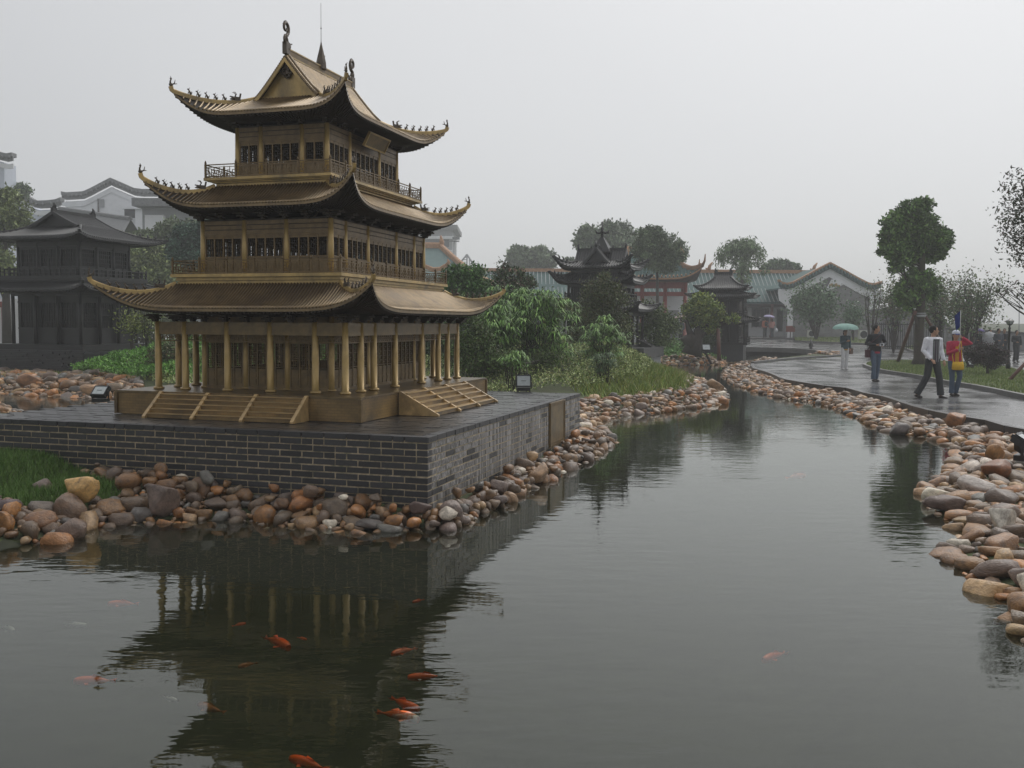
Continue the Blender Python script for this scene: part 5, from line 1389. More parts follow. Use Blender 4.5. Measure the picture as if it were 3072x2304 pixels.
for s in (-1, 1): prism(mb, [(cx0_, n0[1] - .35), (cx0_ + s * 3.9, n0[1] - 2.15), (cx0_ + s * 3.9, n0[1] - 2.3), (cx0_, n0[1] - .5)][::s], D1 + .6, D1 + 12)
mb.build('roof', M['green_tile'], wing)
mb = MB(); pq = at_depth(2502, 856, D1); prism(mb, [(pq.x - .75, pq.z - .55), (pq.x + .8, pq.z + .05), (pq.x + .2, pq.z + .5), (pq.x - .2, pq.z + .5)], D1 + .02, D1 + .12); mb.cur = 1
for i in range(7): mb.ell((pq.x - .3 + .12 * i, D1 + .0, pq.z + .08 * math.sin(i * 2)), (.13, .05, .1), 6, 4)
mb.build('gable_relief', [M['white_plaster'], mat('gilt_relief', (.35, .25, .1), .5)], wing)

D2 = 86
hall = empty('long_hall', (0, 0, 0), label='long low hall with green tiled roof and orange ridge across the back', cat='building')
xa, xb = at_depth(1420, 813, D2 + 4).x, at_depth(2470, 820, D2 + 4).x
zr, ze = zat(817, D2 + 4, 2100), zat(906, D2, 2250)
mb = MB(); mb.add([(xa, D2, ze), (xb, D2, ze), (xb, D2 + 4, zr), (xa, D2 + 4, zr), (xb, D2 + 8, ze), (xa, D2 + 8, ze), (xa, D2, ze - .15), (xb, D2, ze - .15)], [(0, 1, 2, 3), (3, 2, 4, 5), (6, 7, 1, 0)]); hr = mb.build('roof', M['green_tile'], hall)
tm = MB(); half_tube(tm, [(0, 4, zr - ze + .0), (0, 2, (zr - ze) * .47), (0, -.1, 0)], .036, nub=False, seg=3); tmesh = tm.mesh('tile_row', M['tile_pale'])
n = int((xb - xa) / .36)
for i in range(n): put('tile_row', tmesh, hr, (xa + .36 * (i + .5), D2, ze + .01))
mb = MB(); mb.box(xa, xb, D2 + 3.85, D2 + 4.15, zr - .05, zr + .26); mb.build('ridge', M['orange_tile'], hr)
for px_ in (2126, 2440):
    q = at_depth(px_, 812, D2 + 4); mb = MB(); mb.tube([(q.x, D2 + 4, zr + .2), (q.x + .1, D2 + 4, zr + .6), (q.x + .35, D2 + 4, zr + .95)], [.2, .16, .05], 6); mb.tube([(q.x, D2 + 4, zr + .2), (q.x - .3, D2 + 4, zr + .4)], [.16, .05], 6); mb.build('ridge_ornament', M['orange_tile'], hr)
zb2 = land(D2)
mb = MB(); mb.box(xa, xb - .5, D2 + 2.2, D2 + 2.4, zb2 - .1, ze + 1.2); mb.build('wall', M['white_plaster'], hall)
x = at_depth(2300, 900, D2).x
i = 0
while x > xa + 2:
    mb = MB(); mb.box(x - .75, x + .75, D2 + 2.12, D2 + 2.199, zb2 + (.9 if i % 2 == 0 else .1), zb2 + 2.5)
    w_ = mb.build('window' if i % 2 == 0 else 'door', M['window_dark'], hall); mb = MB()
    for q in range(5): mb.box(x - .77 + .37 * q, x - .72 + .37 * q, D2 + 2.06, D2 + 2.119, zb2 + (.85 if i % 2 == 0 else .1), zb2 + 2.55)
    mb.box(x - .77, x + .77, D2 + 2.05, D2 + 2.118, zb2 + 2.5, zb2 + 2.6); mb.box(x - .77, x + .77, D2 + 2.05, D2 + 2.118, zb2 + 1.6, zb2 + 1.66); mb.build('frame', M['dull_wood'], w_)
    x -= 2.7; i += 1
mb = MB(); mb.box(at_depth(2340, 900, D2).x, at_depth(2358, 900, D2).x, D2 + .9, D2 + 1.0, zb2 + .5, zb2 + 2.5); mb.build('door', M['window_dark'], hall)
cm_ = MB(); cm_.lathe([(.20, 0), (.20, .15), (.14, .16), (.13, ze - zb2 - .1)], 10); cmz = cm_.mesh('column', M['red_wood'])
x = at_depth(2321, 900, D2).x
while x > xa: put('column', cmz, hall, (x, D2 + .5, zb2)); x -= 2.9
mb = MB(); mb.box(xa, xb - 1, D2 + .45, D2 + .55, ze - .45, ze - .16); mb.build('beam', M['dull_wood'], hall)
mb = MB(); mb.box(at_depth(2140, 1025, 80).x, at_depth(2392, 1025, 80).x, 79, D2 + 2.1, land(80) - .1, land(80) + .10); mb.build('step', M['kerb'], hall)

# --- gate pavilion with upturned orange and green roof
Dg = 70
g0 = at_depth(1958, 960, Dg)
gate = empty('gate_pavilion', (g0.x, Dg, land(Dg)), -.12, label='gate pavilion with red columns and curling green and orange roof', cat='pavilion')
gz = lambda y: zat(y, Dg, 2000) - land(Dg)
eg = Eave(1.7, .9, gz(790), 3.0, 2.3, gz(838), .25, .75, 5, 1.3)
rg = roof_shell(eg, (2.5, 1.8), gz(848), [M['green_tile'], M['orange_tile'], M['dull_wood']], gate, th=.12)
mbr_ = MB()
for k in range(4):
    a1 = eg.hx1 if k % 2 == 0 else eg.hy1; n = int(2 * a1 / .27)
    for i in range(n + 1):
        pts = eg.row(k, -a1 * .98 + 2 * a1 * .98 * i / n)
        if pts: mb = MB(); mb.cur = 0; half_tube(mb, pts[:-1] + [pts[-1]], .06, nub=False, seg=3); mb.cur = 1; half_tube(mb, [pts[-2] + Vector((0, 0, .01)), pts[-1] + Vector((0, 0, .01))], .065, nub=False, seg=3); mb.build('tile_row', [M['green_tile'], M['orange_tile']], rg)
for k in range(4):
    mb = MB(); sweep_box(mb, hip_path(eg, k, 14)[:-2], .22, -.05, .26)
    p = hip_path(eg, k, 14)[-3]; d = (p - hip_path(eg, k, 14)[-5]).normalized(); mb.tube([p, p + d * .25 + Vector((0, 0, .3)), p + d * .3 + Vector((0, 0, .75))], [.12, .08, .03], 6); mb.build('hip_ridge', mat('weathered_orange', (.30, .17, .10), .6) if k == 0 else bpy.data.materials['weathered_orange'], rg)
mb = MB()
for s in (-1, 1):
    mb.grid([[(s_x, s * .9 * (1 - t), gz(790) + (gz(752) - gz(790)) * t ** 1.1) for s_x in (-1.75, 1.75)] for t in (0, .25, .5, .75, 1)], flip=s > 0)
mb.build('upper_slope', M['green_tile'], rg)
mb = MB(); mb.box(-1.9, 1.9, -.12, .12, gz(755), gz(742)); mb.tube([(1.85, 0, gz(790)), (1.95, 0, gz(760)), (1.85, 0, gz(738))], [.3, .25, .12], 6); mb.tube([(-1.85, 0, gz(790)), (-1.95, 0, gz(760)), (-1.85, 0, gz(738))], [.3, .25, .12], 6); mb.build('main_ridge', M['orange_tile'], rg)
for x_, y_ in ((-2.2, -1.6), (2.2, -1.6), (-2.2, 1.6), (2.2, 1.6), (-.8, -1.6), (.8, -1.6)):
    mb = MB(); mb.lathe([(.22, 0), (.22, .2), (.15, .22), (.14, gz(850))], 10); o = mb.build('column', M['red_wood'], gate); o.location = (x_, y_, 0)
mb = MB(); mb.box(-2.3, 2.3, -1.66, -1.54, gz(890), gz(878)); mb.box(-2.3, 2.3, -1.64, -1.56, gz(868), gz(850)); mb.build('beam', M['red_wood'], gate)
mb = MB(); mb.box(-2.3, 2.3, 1.0, 1.1, 0, gz(880)); mb.build('wall', M['white_plaster'], gate)
mb = MB(); mb.box(.9, 1.9, .9, .99, .1, gz(930)); mb.build('door', M['grey_plaster'], gate)

# --- big pale green roof behind the pagoda
Dh = 74
gh_ = empty('green_roof_hall', (0, 0, 0), label='large hall with plain pale green hipped roof and orange ridges behind the pagoda', cat='building')
rA, rB = at_depth(1000, 738, Dh + 8), at_depth(1322, 742, Dh + 8); cB = at_depth(1545, 880, Dh - 2); cA = at_depth(800, 880, Dh - 2); cC = Vector((cB.x + 1, Dh + 20, cB.z)); mid = rB.lerp(cB, .5) - Vector((0, 0, .35))
mb = MB(); N = 8; 
fr = [[(rA.lerp(cA, i / N)).lerp(rB.lerp(cB, i / N), j / N) + Vector((0, 0, -.55 * math.sin(PI * i / N))) for j in range(N + 1)] for i in range(N + 1)]; mb.grid(fr, flip=True)
sd = [[(rB.lerp(cB, i / N)).lerp(rB.lerp(cC, i / N), j / N) + Vector((0, 0, -.55 * math.sin(PI * i / N))) for j in range(N + 1)] for i in range(N + 1)]; mb.grid(sd, flip=True)
rr = mb.build('roof', M['green_pale'], gh_)
mb = MB(); sweep_box(mb, [rB.lerp(cB, i / N) + Vector((0, 0, -.55 * math.sin(PI * i / N))) for i in range(N + 1)], .4, -.1, .32); mb.build('hip_ridge', M['orange_tile'], rr)
mb = MB(); sweep_box(mb, [rA, rB], .4, -.1, .4); mb.tube([rB, rB + Vector((.1, 0, .5)), rB + Vector((.0, 0, 1.0))], [.28, .2, .06], 6); mb.build('main_ridge', M['orange_tile'], rr)
mb = MB(); mb.box(cA.x, cB.x - 1, Dh, Dh + 10, 0, cB.z - .1); mb.build('wall', M['grey_plaster'], gh_)
lr = at_depth(1276, 800, 66); mb = MB(); pts = [at_depth(x_, y_, 66) for x_, y_ in ((1240, 780), (1276, 802), (1300, 811), (1322, 809), (1338, 799))]; sweep_box(mb, pts, .3, -.1, .2); mb.tube([pts[-1], pts[-1] + Vector((.2, 0, .3)), pts[-1] + Vector((.1, 0, .5))], [.15, .12, .04], 6)
mb.build('lower_ridge', M['orange_tile'], gh_)

# --- hazy high block, light mast and truss far away
Dt = 185
xa_, xb_ = at_depth(1180, 700, Dt).x, at_depth(1357, 700, Dt).x; z1_ = zat(690, Dt, 1330)
tb = empty('apartment_tower', (0, 0, 0), label='pale hazy apartment block showing above the green roof', cat='building')
mb = MB(); mb.box(xa_, xb_, Dt, Dt + 14, 0, z1_); mb.build('wall', M['grey_plaster'], tb)
for i in range(9):
    z = z1_ - 1.2 - 2.6 * i
    if z < 2: break
    mb = MB(); mb.box(xa_, xb_ + .25, Dt - .6, Dt - .01, z - .5, z); mb.build('balcony', M['white_plaster'], tb)
    mb = MB(); mb.box(xa_ + .5, xb_ - .6, Dt - .12, Dt - .02, z - 2.0, z - .6); mb.build('window', M['window_dark'], tb)
mb = MB(); mb.box(xa_ - .5, xb_ + 1.0, Dt - 1, Dt + 15, z1_, z1_ + .9); mb.box(xa_, xb_ - 2, Dt, Dt + 10, z1_ + .9, z1_ + 2.4); mb.build('roof', M['grey_tile'], tb)
Dm = 130; q0, q1 = at_depth(1362, 775, Dm), at_depth(1362, 722, Dm)
mast = empty('light_mast', (q0.x, Dm, 0), label='slim mast with a floodlight bank beside the hazy block', cat='mast')
mb = MB(); mb.tube([(0, 0, 0), (0, 0, q1.z)], [.12, .08], 6); mb.build('pole', M['grey_plaster'], mast)
mb = MB(); mb.box(-.75, .7, -.2, .2, q1.z - .15, q1.z); mb.box(-.2, .75, -.3, .3, q1.z + .15, q1.z + .45); mb.build('lamp_bank', M['grey_tile'], mast)
Dk = 140; a, b_, c_ = at_depth(1401, 763, Dk), at_depth(1378, 792, Dk), at_depth(1428, 806, Dk)
mb = MB(); mb.tube([a, b_], .12, 5); mb.tube([a, c_], .12, 5); mb.tube([a, (a.x, Dk, 3)], .1, 5); mb.tube([(a.x + .35, Dk, a.z - .4), (a.x + .35, Dk, 3)], .08, 5)
for t in (.3, .55, .8): mb.tube([a.lerp(b_, t), (a.x, Dk, a.lerp(b_, t).z)], .06, 5); mb.tube([a.lerp(c_, t), (a.x + .35, Dk, a.lerp(c_, t).z - .4)], .06, 5)
tag(mb.build('steel_frame', M['grey_plaster']), 'pale triangular steel frame rising over the green roof', 'steel frame')

# --- white walled houses on the left
def white_house(name, label, pts, d, xl, xr, thick, wallm, depth=2):
    root = empty(name, (0, 0, 0), label=label, cat='house'); ln = px_line(pts, d); X0, X1 = at_depth(xl, 600, d).x, at_depth(xr, 600, d).x
    inn = [(max(min(x, X1), X0), z - thick * .9) for x, z in ln]
    w = [(X0, 0), (X0, inn[0][1])] + [p for p in inn if X0 < p[0] < X1] + [(X1, inn[-1][1]), (X1, 0)]
    mb = MB(); prism(mb, w[::-1], d, d + depth); mb.build('wall', wallm, root)
    mb = MB(); band(mb, ln, d - .35, d + .5, 0, thick * .35); mb.build('coping', M['grey_tile'], root)
    mb = MB(); band(mb, ln, d - .18, d - .01, thick * .351, thick * .75); mb.build('tile_edge', M['grey_tile'], root)
    fringe(ln, d - .2, .42, thick * .36, .13, M['grey_tile'], root)
    mb = MB(); band(mb, ln, d - .12, d - .005, thick * 1.0, thick * 1.45); mb.build('white_moulding', M['white_plaster'], root)
    return root
h1 = white_house('white_house', 'white walled house with a curved grey gable coping, highest in the left middle', [(187, 575), (202, 578), (253, 575), (273, 566), (334, 534), (405, 565), (430, 568), (480, 568), (520, 560)], 100, 197, 560, 1.0, M['white_plaster'])
mb = MB(); q = at_depth(305, 610, 100); mb.box(q.x - .28, q.x + .28, 99.88, 99.99, q.z - .4, q.z + .4); w_ = mb.build('window', M['grey_plaster'], h1)
mb = MB(); mb.box(q.x - .34, q.x - .281, 99.8, 99.99, q.z - 1.2, q.z + .45); mb.build('frame', M['dull_wood'], w_)
mb = MB(); q = at_depth(398, 643, 98); mb.box(q.x - .55, q.x + .5, 97.3, 97.5, q.z - .42, q.z + .42); w2 = mb.build('window', M['window_dark'], h1)
mb = MB(); mb.box(q.x - .7, q.x + 1.6, 97.0, 99.9, q.z + .43, q.z + .55); mb.box(q.x + .51, q.x + 1.5, 97.3, 99.9, 0, q.z + .42); mb.build('bay', M['white_plaster'], h1)
white_house('white_house', 'white house with sloping grey coping, left of the dark pavilion roof', [(12, 556), (51, 568), (80, 585), (106, 600), (120, 603), (145, 602), (170, 599), (186, 593)], 92, 18, 178, .95, M['blue_plaster'])
white_house('white_house', 'tall bluish white house end cut by the left edge', [(-60, 452), (0, 456), (25, 462), (41, 459)], 84, -70, 15, .9, M['blue_plaster'])
mb = MB(); a = at_depth(178, 626, 80); b_ = at_depth(392, 658, 66); mb.add([a, b_, b_ + Vector((.5, -3, -1.6)), a + Vector((-.5, -3, -1.6)), a + Vector((0, 4, -2)), b_ + Vector((0, 4, -2))], [(0, 3, 2, 1), (0, 1, 5, 4)])
sweep_box(mb, [a, b_], .25, -.05, .18)
tag(mb.build('grey_roof', M['grey_tile']), 'plain grey tiled roof slope between the dark pavilion and the white house', 'roof')
hb = empty('grey_house', (0, 0, 0), label='grey and white house with an awning behind the trees left of the pagoda', cat='house')
mb = MB(); q = at_depth(460, 640, 88); mb.box(q.x - 1.0, q.x + 6, 88, 94, 0, q.z + .5); mb.build('wall', M['grey_plaster'], hb)
mb = MB(); mb.box(q.x - .6, q.x + 1.1, 87.5, 87.99, q.z - 1.6, q.z - .2); mb.build('window', M['white_plaster'], hb)
mb = MB(); mb.box(q.x - 1.4, q.x + 6.5, 86.6, 94.5, q.z + .5, q.z + 1.2); mb.build('roof', M['grey_tile'], hb)
bh = empty('pillared_house', (0, 0, 0), label='white house with dark red posts seen left of the dark pavilion', cat='house')
qa, qb = at_depth(-40, 900, 56), at_depth(17, 1000, 56)
mb = MB(); mb.box(qa.x - 3, qb.x + 8, 56.4, 60, 0, zat(895, 56, 0)); mb.build('wall', M['white_plaster'], bh)
for px_ in (8, -60): q = at_depth(px_, 950, 56); mb = MB(); mb.box(q.x - .12, q.x + .1, 56.1, 56.38, .3, zat(922, 56, 0)); mb.build('post', M['red_wood'], bh)
for px_ in (420, 445):
    q = at_depth(px_, 950, 56)
mb = MB(); mb.box(qa.x - 3, qb.x + .05, 55.9, 56.09, zat(922, 56, 0), zat(905, 56, 0)); mb.build('beam', M['red_wood'], bh)

# --- walls and railings on the right
Dw = 62
gw = empty('garden_wall', (0, 0, 0), label='grey brick garden wall behind the small trees on the right', cat='wall')
pts = px_line([(2610, 934), (2640, 931), (2660, 929), (2690, 932), (2740, 934), (2805, 935), (2812, 950), (2830, 962), (2850, 985)], Dw); zl = land(Dw)
mb = MB(); prism(mb, [(pts[0][0], zl)] [::1] + pts + [(pts[-1][0], zl)], Dw, Dw + .4); mb.build('wall', M['grey_wallbrick'], gw)
mb = MB(); band(mb, pts, Dw - .12, Dw + .5, -.12, -.001); mb.build('coping', M['grey_tile'], gw)
lw = empty('low_wall', (0, 0, 0), label='long low grey wall behind the group under umbrellas', cat='wall')
pts = px_line([(2845, 989), (2950, 994), (3072, 1002), (3400, 1012)], 58); zl = land(58)
mb = MB(); prism(mb, [(pts[0][0], zl)] + pts + [(pts[-1][0], zl)], 58, 58.35); mb.build('wall', M['grey_wallbrick'], lw)
mb = MB(); band(mb, pts, 57.92, 58.45, -.10, -.001); mb.build('coping', M['kerb'], lw)
rl = empty('railing', (0, 0, 0), label='dark upright railing in front of the grey garden wall', cat='railing')
q0, q1 = at_depth(2618, 990, 58), at_depth(2830, 990, 57); zt_ = zat(968, 58, 2700); zl = land(58) + .1
mb = MB(); mb.bar((q0.x, 58, zt_ - .1), (q1.x, 57, zt_ - .1), .05); mb.bar((q0.x, 58, zl + .15), (q1.x, 57, zl + .15), .05); mb.build('rail', M['metal_black'], rl)
bm_ = MB(); bm_.bar((0, 0, 0), (0, 0, zt_ - zl), .035); bme = bm_.mesh('bar', M['metal_black'])
for i in range(34): t = i / 33; put('bar', bme, rl, (q0.x + (q1.x - q0.x) * t, 58 - t - .04, zl))
for (px_, py_, d_, w_, txt) in ((2436, 1000, 80, .36, 'white air conditioning unit on the grass left of the small wing tree'), (2592, 1006, 76, .42, 'larger white air conditioning unit behind the man in black')):
    q = at_depth(px_, py_, d_); zz_ = land(d_) + .12; r_ = empty('air_conditioner', (q.x, d_, zz_), label=txt, cat='air conditioner', group='air conditioners at the foot of the wing wall')
    mb = MB(); mb.box(-w_, w_, -.18, .18, .05, .05 + w_ * 1.6); mb.box(-w_ + .05, -w_ + .12, -.15, .15, 0, .049); mb.box(w_ - .12, w_ - .05, -.15, .15, 0, .049); mb.build('casing', M['metal_white'], r_)
    mb = MB(); c = w_ * .85 + .05
    for rr_ in (.9, .66, .42, .2): pr = [(math.cos(a_) * w_ * .72 * rr_ - .08, -.19, c + math.sin(a_) * w_ * .72 * rr_) for a_ in np.linspace(0, 2 * PI, 17)]; mb.tube(pr, .012, 4, cap=False)
    mb.build('fan_grille', M['metal_black'], r_); mb = MB(); mb.lathe([(w_ * .68, 0), (w_ * .68, .01)], 16, (0, 0, 0)); o = mb.build('fan', M['window_dark'], r_); o.location = (-.08, -.181, c); o.rotation_euler = (PI / 2, 0, 0)
q = at_depth(2371, 1003, 80); sg = empty('red_sign', (q.x, 80, land(80) + .1), label='small dark red notice stand beside the white pilaster', cat='sign')
mb = MB(); mb.bar((0, 0, 0), (0, 0, .5), .07); mb.build('post', M['dull_wood'], sg); mb = MB(); mb.box(-.36, .36, -.05, .05, .5, 1.0); mb.build('panel', M['red_wood'], sg)
for px_, y0_, y1_, d_, txt in ((3058, 1000, 880, 90, 'thin pale flagpole above the low wall near the right edge'), (3034, 1000, 880, 110, '')):
    if txt:
        a, b_ = at_depth(px_, y0_, d_), at_depth(px_, y1_, d_); mb = MB(); mb.tube([(a.x, d_, 0), (b_.x, d_, b_.z)], [.05, .03], 6); tag(mb.build('flagpole', M['grey_plaster']), txt, 'flagpole')

# ================================================================== TREES AND SHRUBS
def px_pt(px_, py_, d, dy=0.0): return at_depth(px_, py_, d + dy)
def clump_pts(c, r, n, k, spread=.2, shell=.5):
    """n points in k clumps spread through an ellipsoid, leaving gaps between clumps"""
    d = rng.normal(size=(k, 3)); d /= np.linalg.norm(d, axis=1, keepdims=True); cc = d * (rng.uniform(shell, 1, (k, 1)) ** .6) * np.array(r)
    w = rng.integers(0, k, n); q = cc[w] + rng.normal(size=(n, 3)) * spread * np.mean(r) * np.array([1, 1, .8])
    return q + np.array(c), w
GREENS = [(.045, .085, .025), (.06, .105, .03), (.035, .065, .02), (.08, .12, .035), (.05, .075, .025)]
def crown_mesh(name, blobs, leaf, cols, aspect=.5, droop=.0, cvar=.3, kfac=1.0, spread=.2, shell=.45):
    parts = []
    for c, r, n in blobs:
        k = max(6, int(26 * kfac)); P, w = clump_pts(c, r, n, k, spread, shell)
        L = leaves_arr(P, leaf, aspect, droop, cols, cvar); tone = rng.uniform(.62, 1.4, k)[w]; parts.append((L[0], L[1], L[2] * np.repeat(tone, 4)[:, None]))
    V, F, C = join_arr(parts); return np_mesh(name, V, F, M['leaf'], C)
def limb(mb, a, b_, r0, r1, bend=.12, n=5, seg=6):
    a, b_ = Vector(a), Vector(b_); L = (b_ - a).length; o = Vector((random.uniform(-1, 1), random.uniform(-1, 1), random.uniform(-.1, .6))) * L * bend
    mb.tube([a.lerp(b_, t) + o * math.sin(PI * t) for t in np.linspace(0, 1, n)], list(np.linspace(r0, r1, n)), seg)
def tree(name, label, cat, base, trunk, blobs, leaf, cols=GREENS, group=None, bark='bark', droop=0., aspect=.5, kfac=1., spread=.2, shell=.45, twigs=3):
    """trunk: [(point, radius)...]; blobs: [(centre, (rx, ry, rz), leaves)]"""
    root = empty(name, base, 0, label=label, cat=cat, group=group); inv = Matrix.Translation(-Vector(base))
    mb = MB(); mb.tube([p for p, r in trunk], [r for p, r in trunk], 10)
    for c, r, n in blobs:
        c = Vector(c); j = min(range(len(trunk)), key=lambda i: (trunk[i][0] - c).length + (0 if trunk[i][0].z < c.z else 1.0)); p, pr = trunk[j]
        limb(mb, p, c, pr * .45, pr * .15)
        for _ in range(twigs):
            d = Vector([random.gauss(0, 1) for _ in range(3)]).normalized(); limb(mb, p.lerp(c, .6), c + Vector((d.x * r[0], d.y * r[1], d.z * r[2])) * .8, pr * .18, pr * .05, .1, 4, 5)
    t = mb.build('trunk', M[bark], root); t.matrix_parent_inverse = inv
    c = link('crown', crown_mesh('crown', blobs, leaf, cols, aspect, droop, kfac=kfac, spread=spread, shell=shell), root); c.matrix_parent_inverse = inv
    return root
def pb(px_, py_, rp, d, n, ry=None, dy=None):
    r = rp * d / FPX; c = at_depth(px_, py_, d + (random.uniform(-.5, .5) * r if dy is None else dy)); return (c, (r, r, (ry or rp) * d / FPX), n)

# camphor tree with moss on its trunk, propped by stakes
D = 41; base = on_land(2757, 1094, .12); D = base.y
trk = [(base, .34), (px_pt(2758, 1075, D), .24), (px_pt(2757, 1000, D), .20), (px_pt(2762, 900, D), .185), (px_pt(2764, 800, D), .16), (px_pt(2766, 760, D), .13), (px_pt(2768, 700, D), .07)]
bl = [pb(2742, 634, 34, D, 1900), pb(2765, 622, 28, D, 1200), pb(2700, 672, 42, D, 2600), pb(2775, 668, 42, D, 2600), pb(2685, 715, 36, D, 1900), pb(2735, 712, 52, D, 3600), pb(2795, 715, 42, D, 2400), pb(2826, 706, 24, D, 1200), pb(2812, 742, 34, D, 1600),
      pb(2662, 757, 20, D, 500, 11), pb(2695, 772, 32, D, 1500), pb(2690, 800, 20, D, 500), pb(2736, 752, 36, D, 1900), pb(2790, 760, 24, D, 900), 
      pb(2735, 835, 26, D, 800), pb(2722, 880, 34, D, 1500), pb(2728, 905, 24, D, 800), pb(2785, 850, 32, D, 1100), pb(2790, 880, 20, D, 400)]
ct = tree('camphor_tree', 'tall dense camphor tree with mossy trunk on the lawn, wrapped with a tie', 'tree', base, trk, [(c_, r_, int(n_ * .85)) for c_, r_, n_ in bl], .18, [(.065, .12, .03), (.085, .16, .04), (.045, .085, .025), (.11, .18, .045), (.06, .10, .03)], bark='bark_moss', spread=.21, shell=.5, kfac=.8)
mb = MB(); a = px_pt(2760, 948, D); mb.tube([a - Vector((0, 0, .05)), a + Vector((0, 0, .05))], .225, 12); mb.tube([a + Vector((0, 0, .08)), a + Vector((0, 0, .13))], .215, 12); o = mb.build('rope_tie', M['grey_plaster'], ct); o.matrix_parent_inverse = Matrix.Translation(-base)
def stake(a, b_, r, label):
    mb = MB(); mb.tube([a - Vector((0, 0, .05)), b_], [r, r * .85], 8); tag(mb.build('stake', M['pole_wood']), label, 'stake', 'wooden stakes propping the trees')
stake(on_land(2692, 1087, .1), px_pt(2746, 935, D - .2), .085, 'red brown stake leaning on the left side of the camphor trunk')
stake(px_pt(2835, 1040, D + 2), px_pt(2776, 950, D + .2), .07, 'grey brown stake behind the man, leaning on the camphor trunk')
stake(on_land(3022, 1142, .1), on_land(3022, 1142, .1) + Vector((1.15, .3, 1.05)), .055, 'short red stake leaning out of the right picture edge')

# loose multi-stemmed shrub trees
def fan_tree(label, bx, by, d, tips, leaf, nleaf, cols, group, r=.05, sparse=.25, cat='tree', name='small_tree'):
    base = Vector((at_depth(bx, by, d).x, d, land(d))); root = empty(name, base, 0, label=label, cat=cat, group=group); inv = Matrix.Translation(-base); mb = MB(); P = []
    for tx, ty in tips:
        tip = at_depth(tx, ty, d + random.uniform(-.6, .6)); fork = base.lerp(tip, random.uniform(.3, .45)) + Vector((random.uniform(-.1, .1), 0, .1))
        limb(mb, base, fork, r, r * .6, .04, 4, 6); limb(mb, fork, tip, r * .6, r * .22, .08, 5, 5)
        for _ in range(4):
            q = fork.lerp(tip, random.uniform(.3, .9)); e = q + Vector((random.gauss(0, .35), random.gauss(0, .35), abs(random.gauss(0, .3)))) * (tip - fork).length * .45
            limb(mb, q, e, r * .2, r * .06, .08, 3, 4)
            m = int(nleaf / len(tips) / 5); P.append(np.array(e) + rng.normal(size=(m, 3)) * sparse)
        m = int(nleaf / len(tips) / 5); P.append(np.array(tip) + rng.normal(size=(m, 3)) * sparse)
    t = mb.build('trunk', M['bark'], root); t.matrix_parent_inverse = inv
    P = np.concatenate(P); V, F, C = leaves_arr(P, leaf, .5, 0, cols, .35)
    c = link('crown', np_mesh('crown', V, F, M['leaf'], C), root); c.matrix_parent_inverse = inv; return root
GREY_GR = [(.075, .12, .05), (.09, .135, .055), (.055, .085, .04), (.11, .14, .065), (.10, .08, .05)]
def tips(n, x0, x1, y0, y1): return [(random.uniform(x0, x1), random.uniform(y0, y1)) for _ in range(n)]
G_ = 'loose shrub trees in front of the grey wall'
fan_tree('nearly bare shrub tree left of the camphor tree', 2612, 1000, 52, tips(8, 2585, 2650, 840, 900), .10, 260, GREY_GR, G_, sparse=.2)
fan_tree('greyish shrub tree directly left of the camphor tree', 2682, 1000, 54, tips(12, 2640, 2722, 835, 930), .15, 2600, GREY_GR, G_, sparse=.35)
fan_tree('shrub tree right of the camphor trunk with open branches', 2820, 1030, 48, tips(14, 2780, 2870, 815, 930), .13, 2700, GREY_GR, G_, .06, sparse=.3)
fan_tree('widest spreading shrub tree above the flag', 2900, 1050, 46, tips(22, 2855, 2985, 830, 940), .13, 4800, GREY_GR, G_, .07, sparse=.32)
fan_tree('leafy small tree in front of the white bordered gable', 2448, 1006, 76, tips(14, 2400, 2490, 850, 930), .24, 5200, [(.06, .11, .05), (.07, .13, .06), (.05, .09, .04)], 'small trees before the wing wall', .08, sparse=.45)
fan_tree('little clipped tree before the wing wall behind the black jacket man', 2560, 1004, 74, tips(6, 2545, 2580, 915, 950), .2, 1500, [(.05, .10, .05), (.06, .11, .05)], 'small trees before the wing wall', .06, sparse=.3)

# sprays of leaves reaching in from a tree beyond the right edge
D = 18; b0 = Vector((px_pt(3190, 900, D).x, D, .0))
trk = [(b0, .07), (px_pt(3175, 1000, D), .05), (px_pt(3125, 800, D), .03), (px_pt(3085, 640, D), .02), (px_pt(3065, 540, D), .012)]
bl = []
for (x_, y_, r_, n_) in ((3045, 530, 26, 90), (3020, 570, 26, 110), (3055, 600, 34, 220), (3005, 620, 26, 90), (3045, 660, 40, 300), (3010, 690, 28, 120), (3065, 715, 34, 240), (3030, 745, 28, 120), (3060, 780, 26, 110), (3020, 862, 26, 70), (3062, 865, 22, 60), (3000, 880, 20, 40), (3105, 640, 50, 500), (3110, 760, 50, 500), (3100, 560, 40, 300)):
    bl.append(pb(x_, y_, r_, D, int(n_ * .6)))
tree('photinia_tree', 'dark leaved tree reaching in from the right edge of the picture', 'tree', b0, trk, bl, .075, [(.035, .05, .025), (.045, .06, .03), (.025, .035, .02), (.07, .045, .035)], twigs=3, spread=.42, shell=.1, aspect=.4, kfac=.7)
# dark round bush on the lawn
bp_ = on_land(2962, 1122, .12); D = bp_.y
bl = [pb(2962, 1066, 50, D, 5200, 30), pb(2925, 1072, 30, D, 1600, 22), pb(3000, 1070, 26, D, 1500, 22), pb(2975, 1095, 22, D, 700, 18)]
tree('dark_bush', 'rounded dark purple brown bush on the lawn by the lamp post', 'bush', bp_, [(bp_, .05), (bp_ + Vector((0, 0, .2)), .04), (bp_ + Vector((0, 0, .5)), .03)], bl, .06, [(.032, .022, .024), (.022, .018, .018), (.045, .025, .028), (.03, .035, .02)], twigs=5)

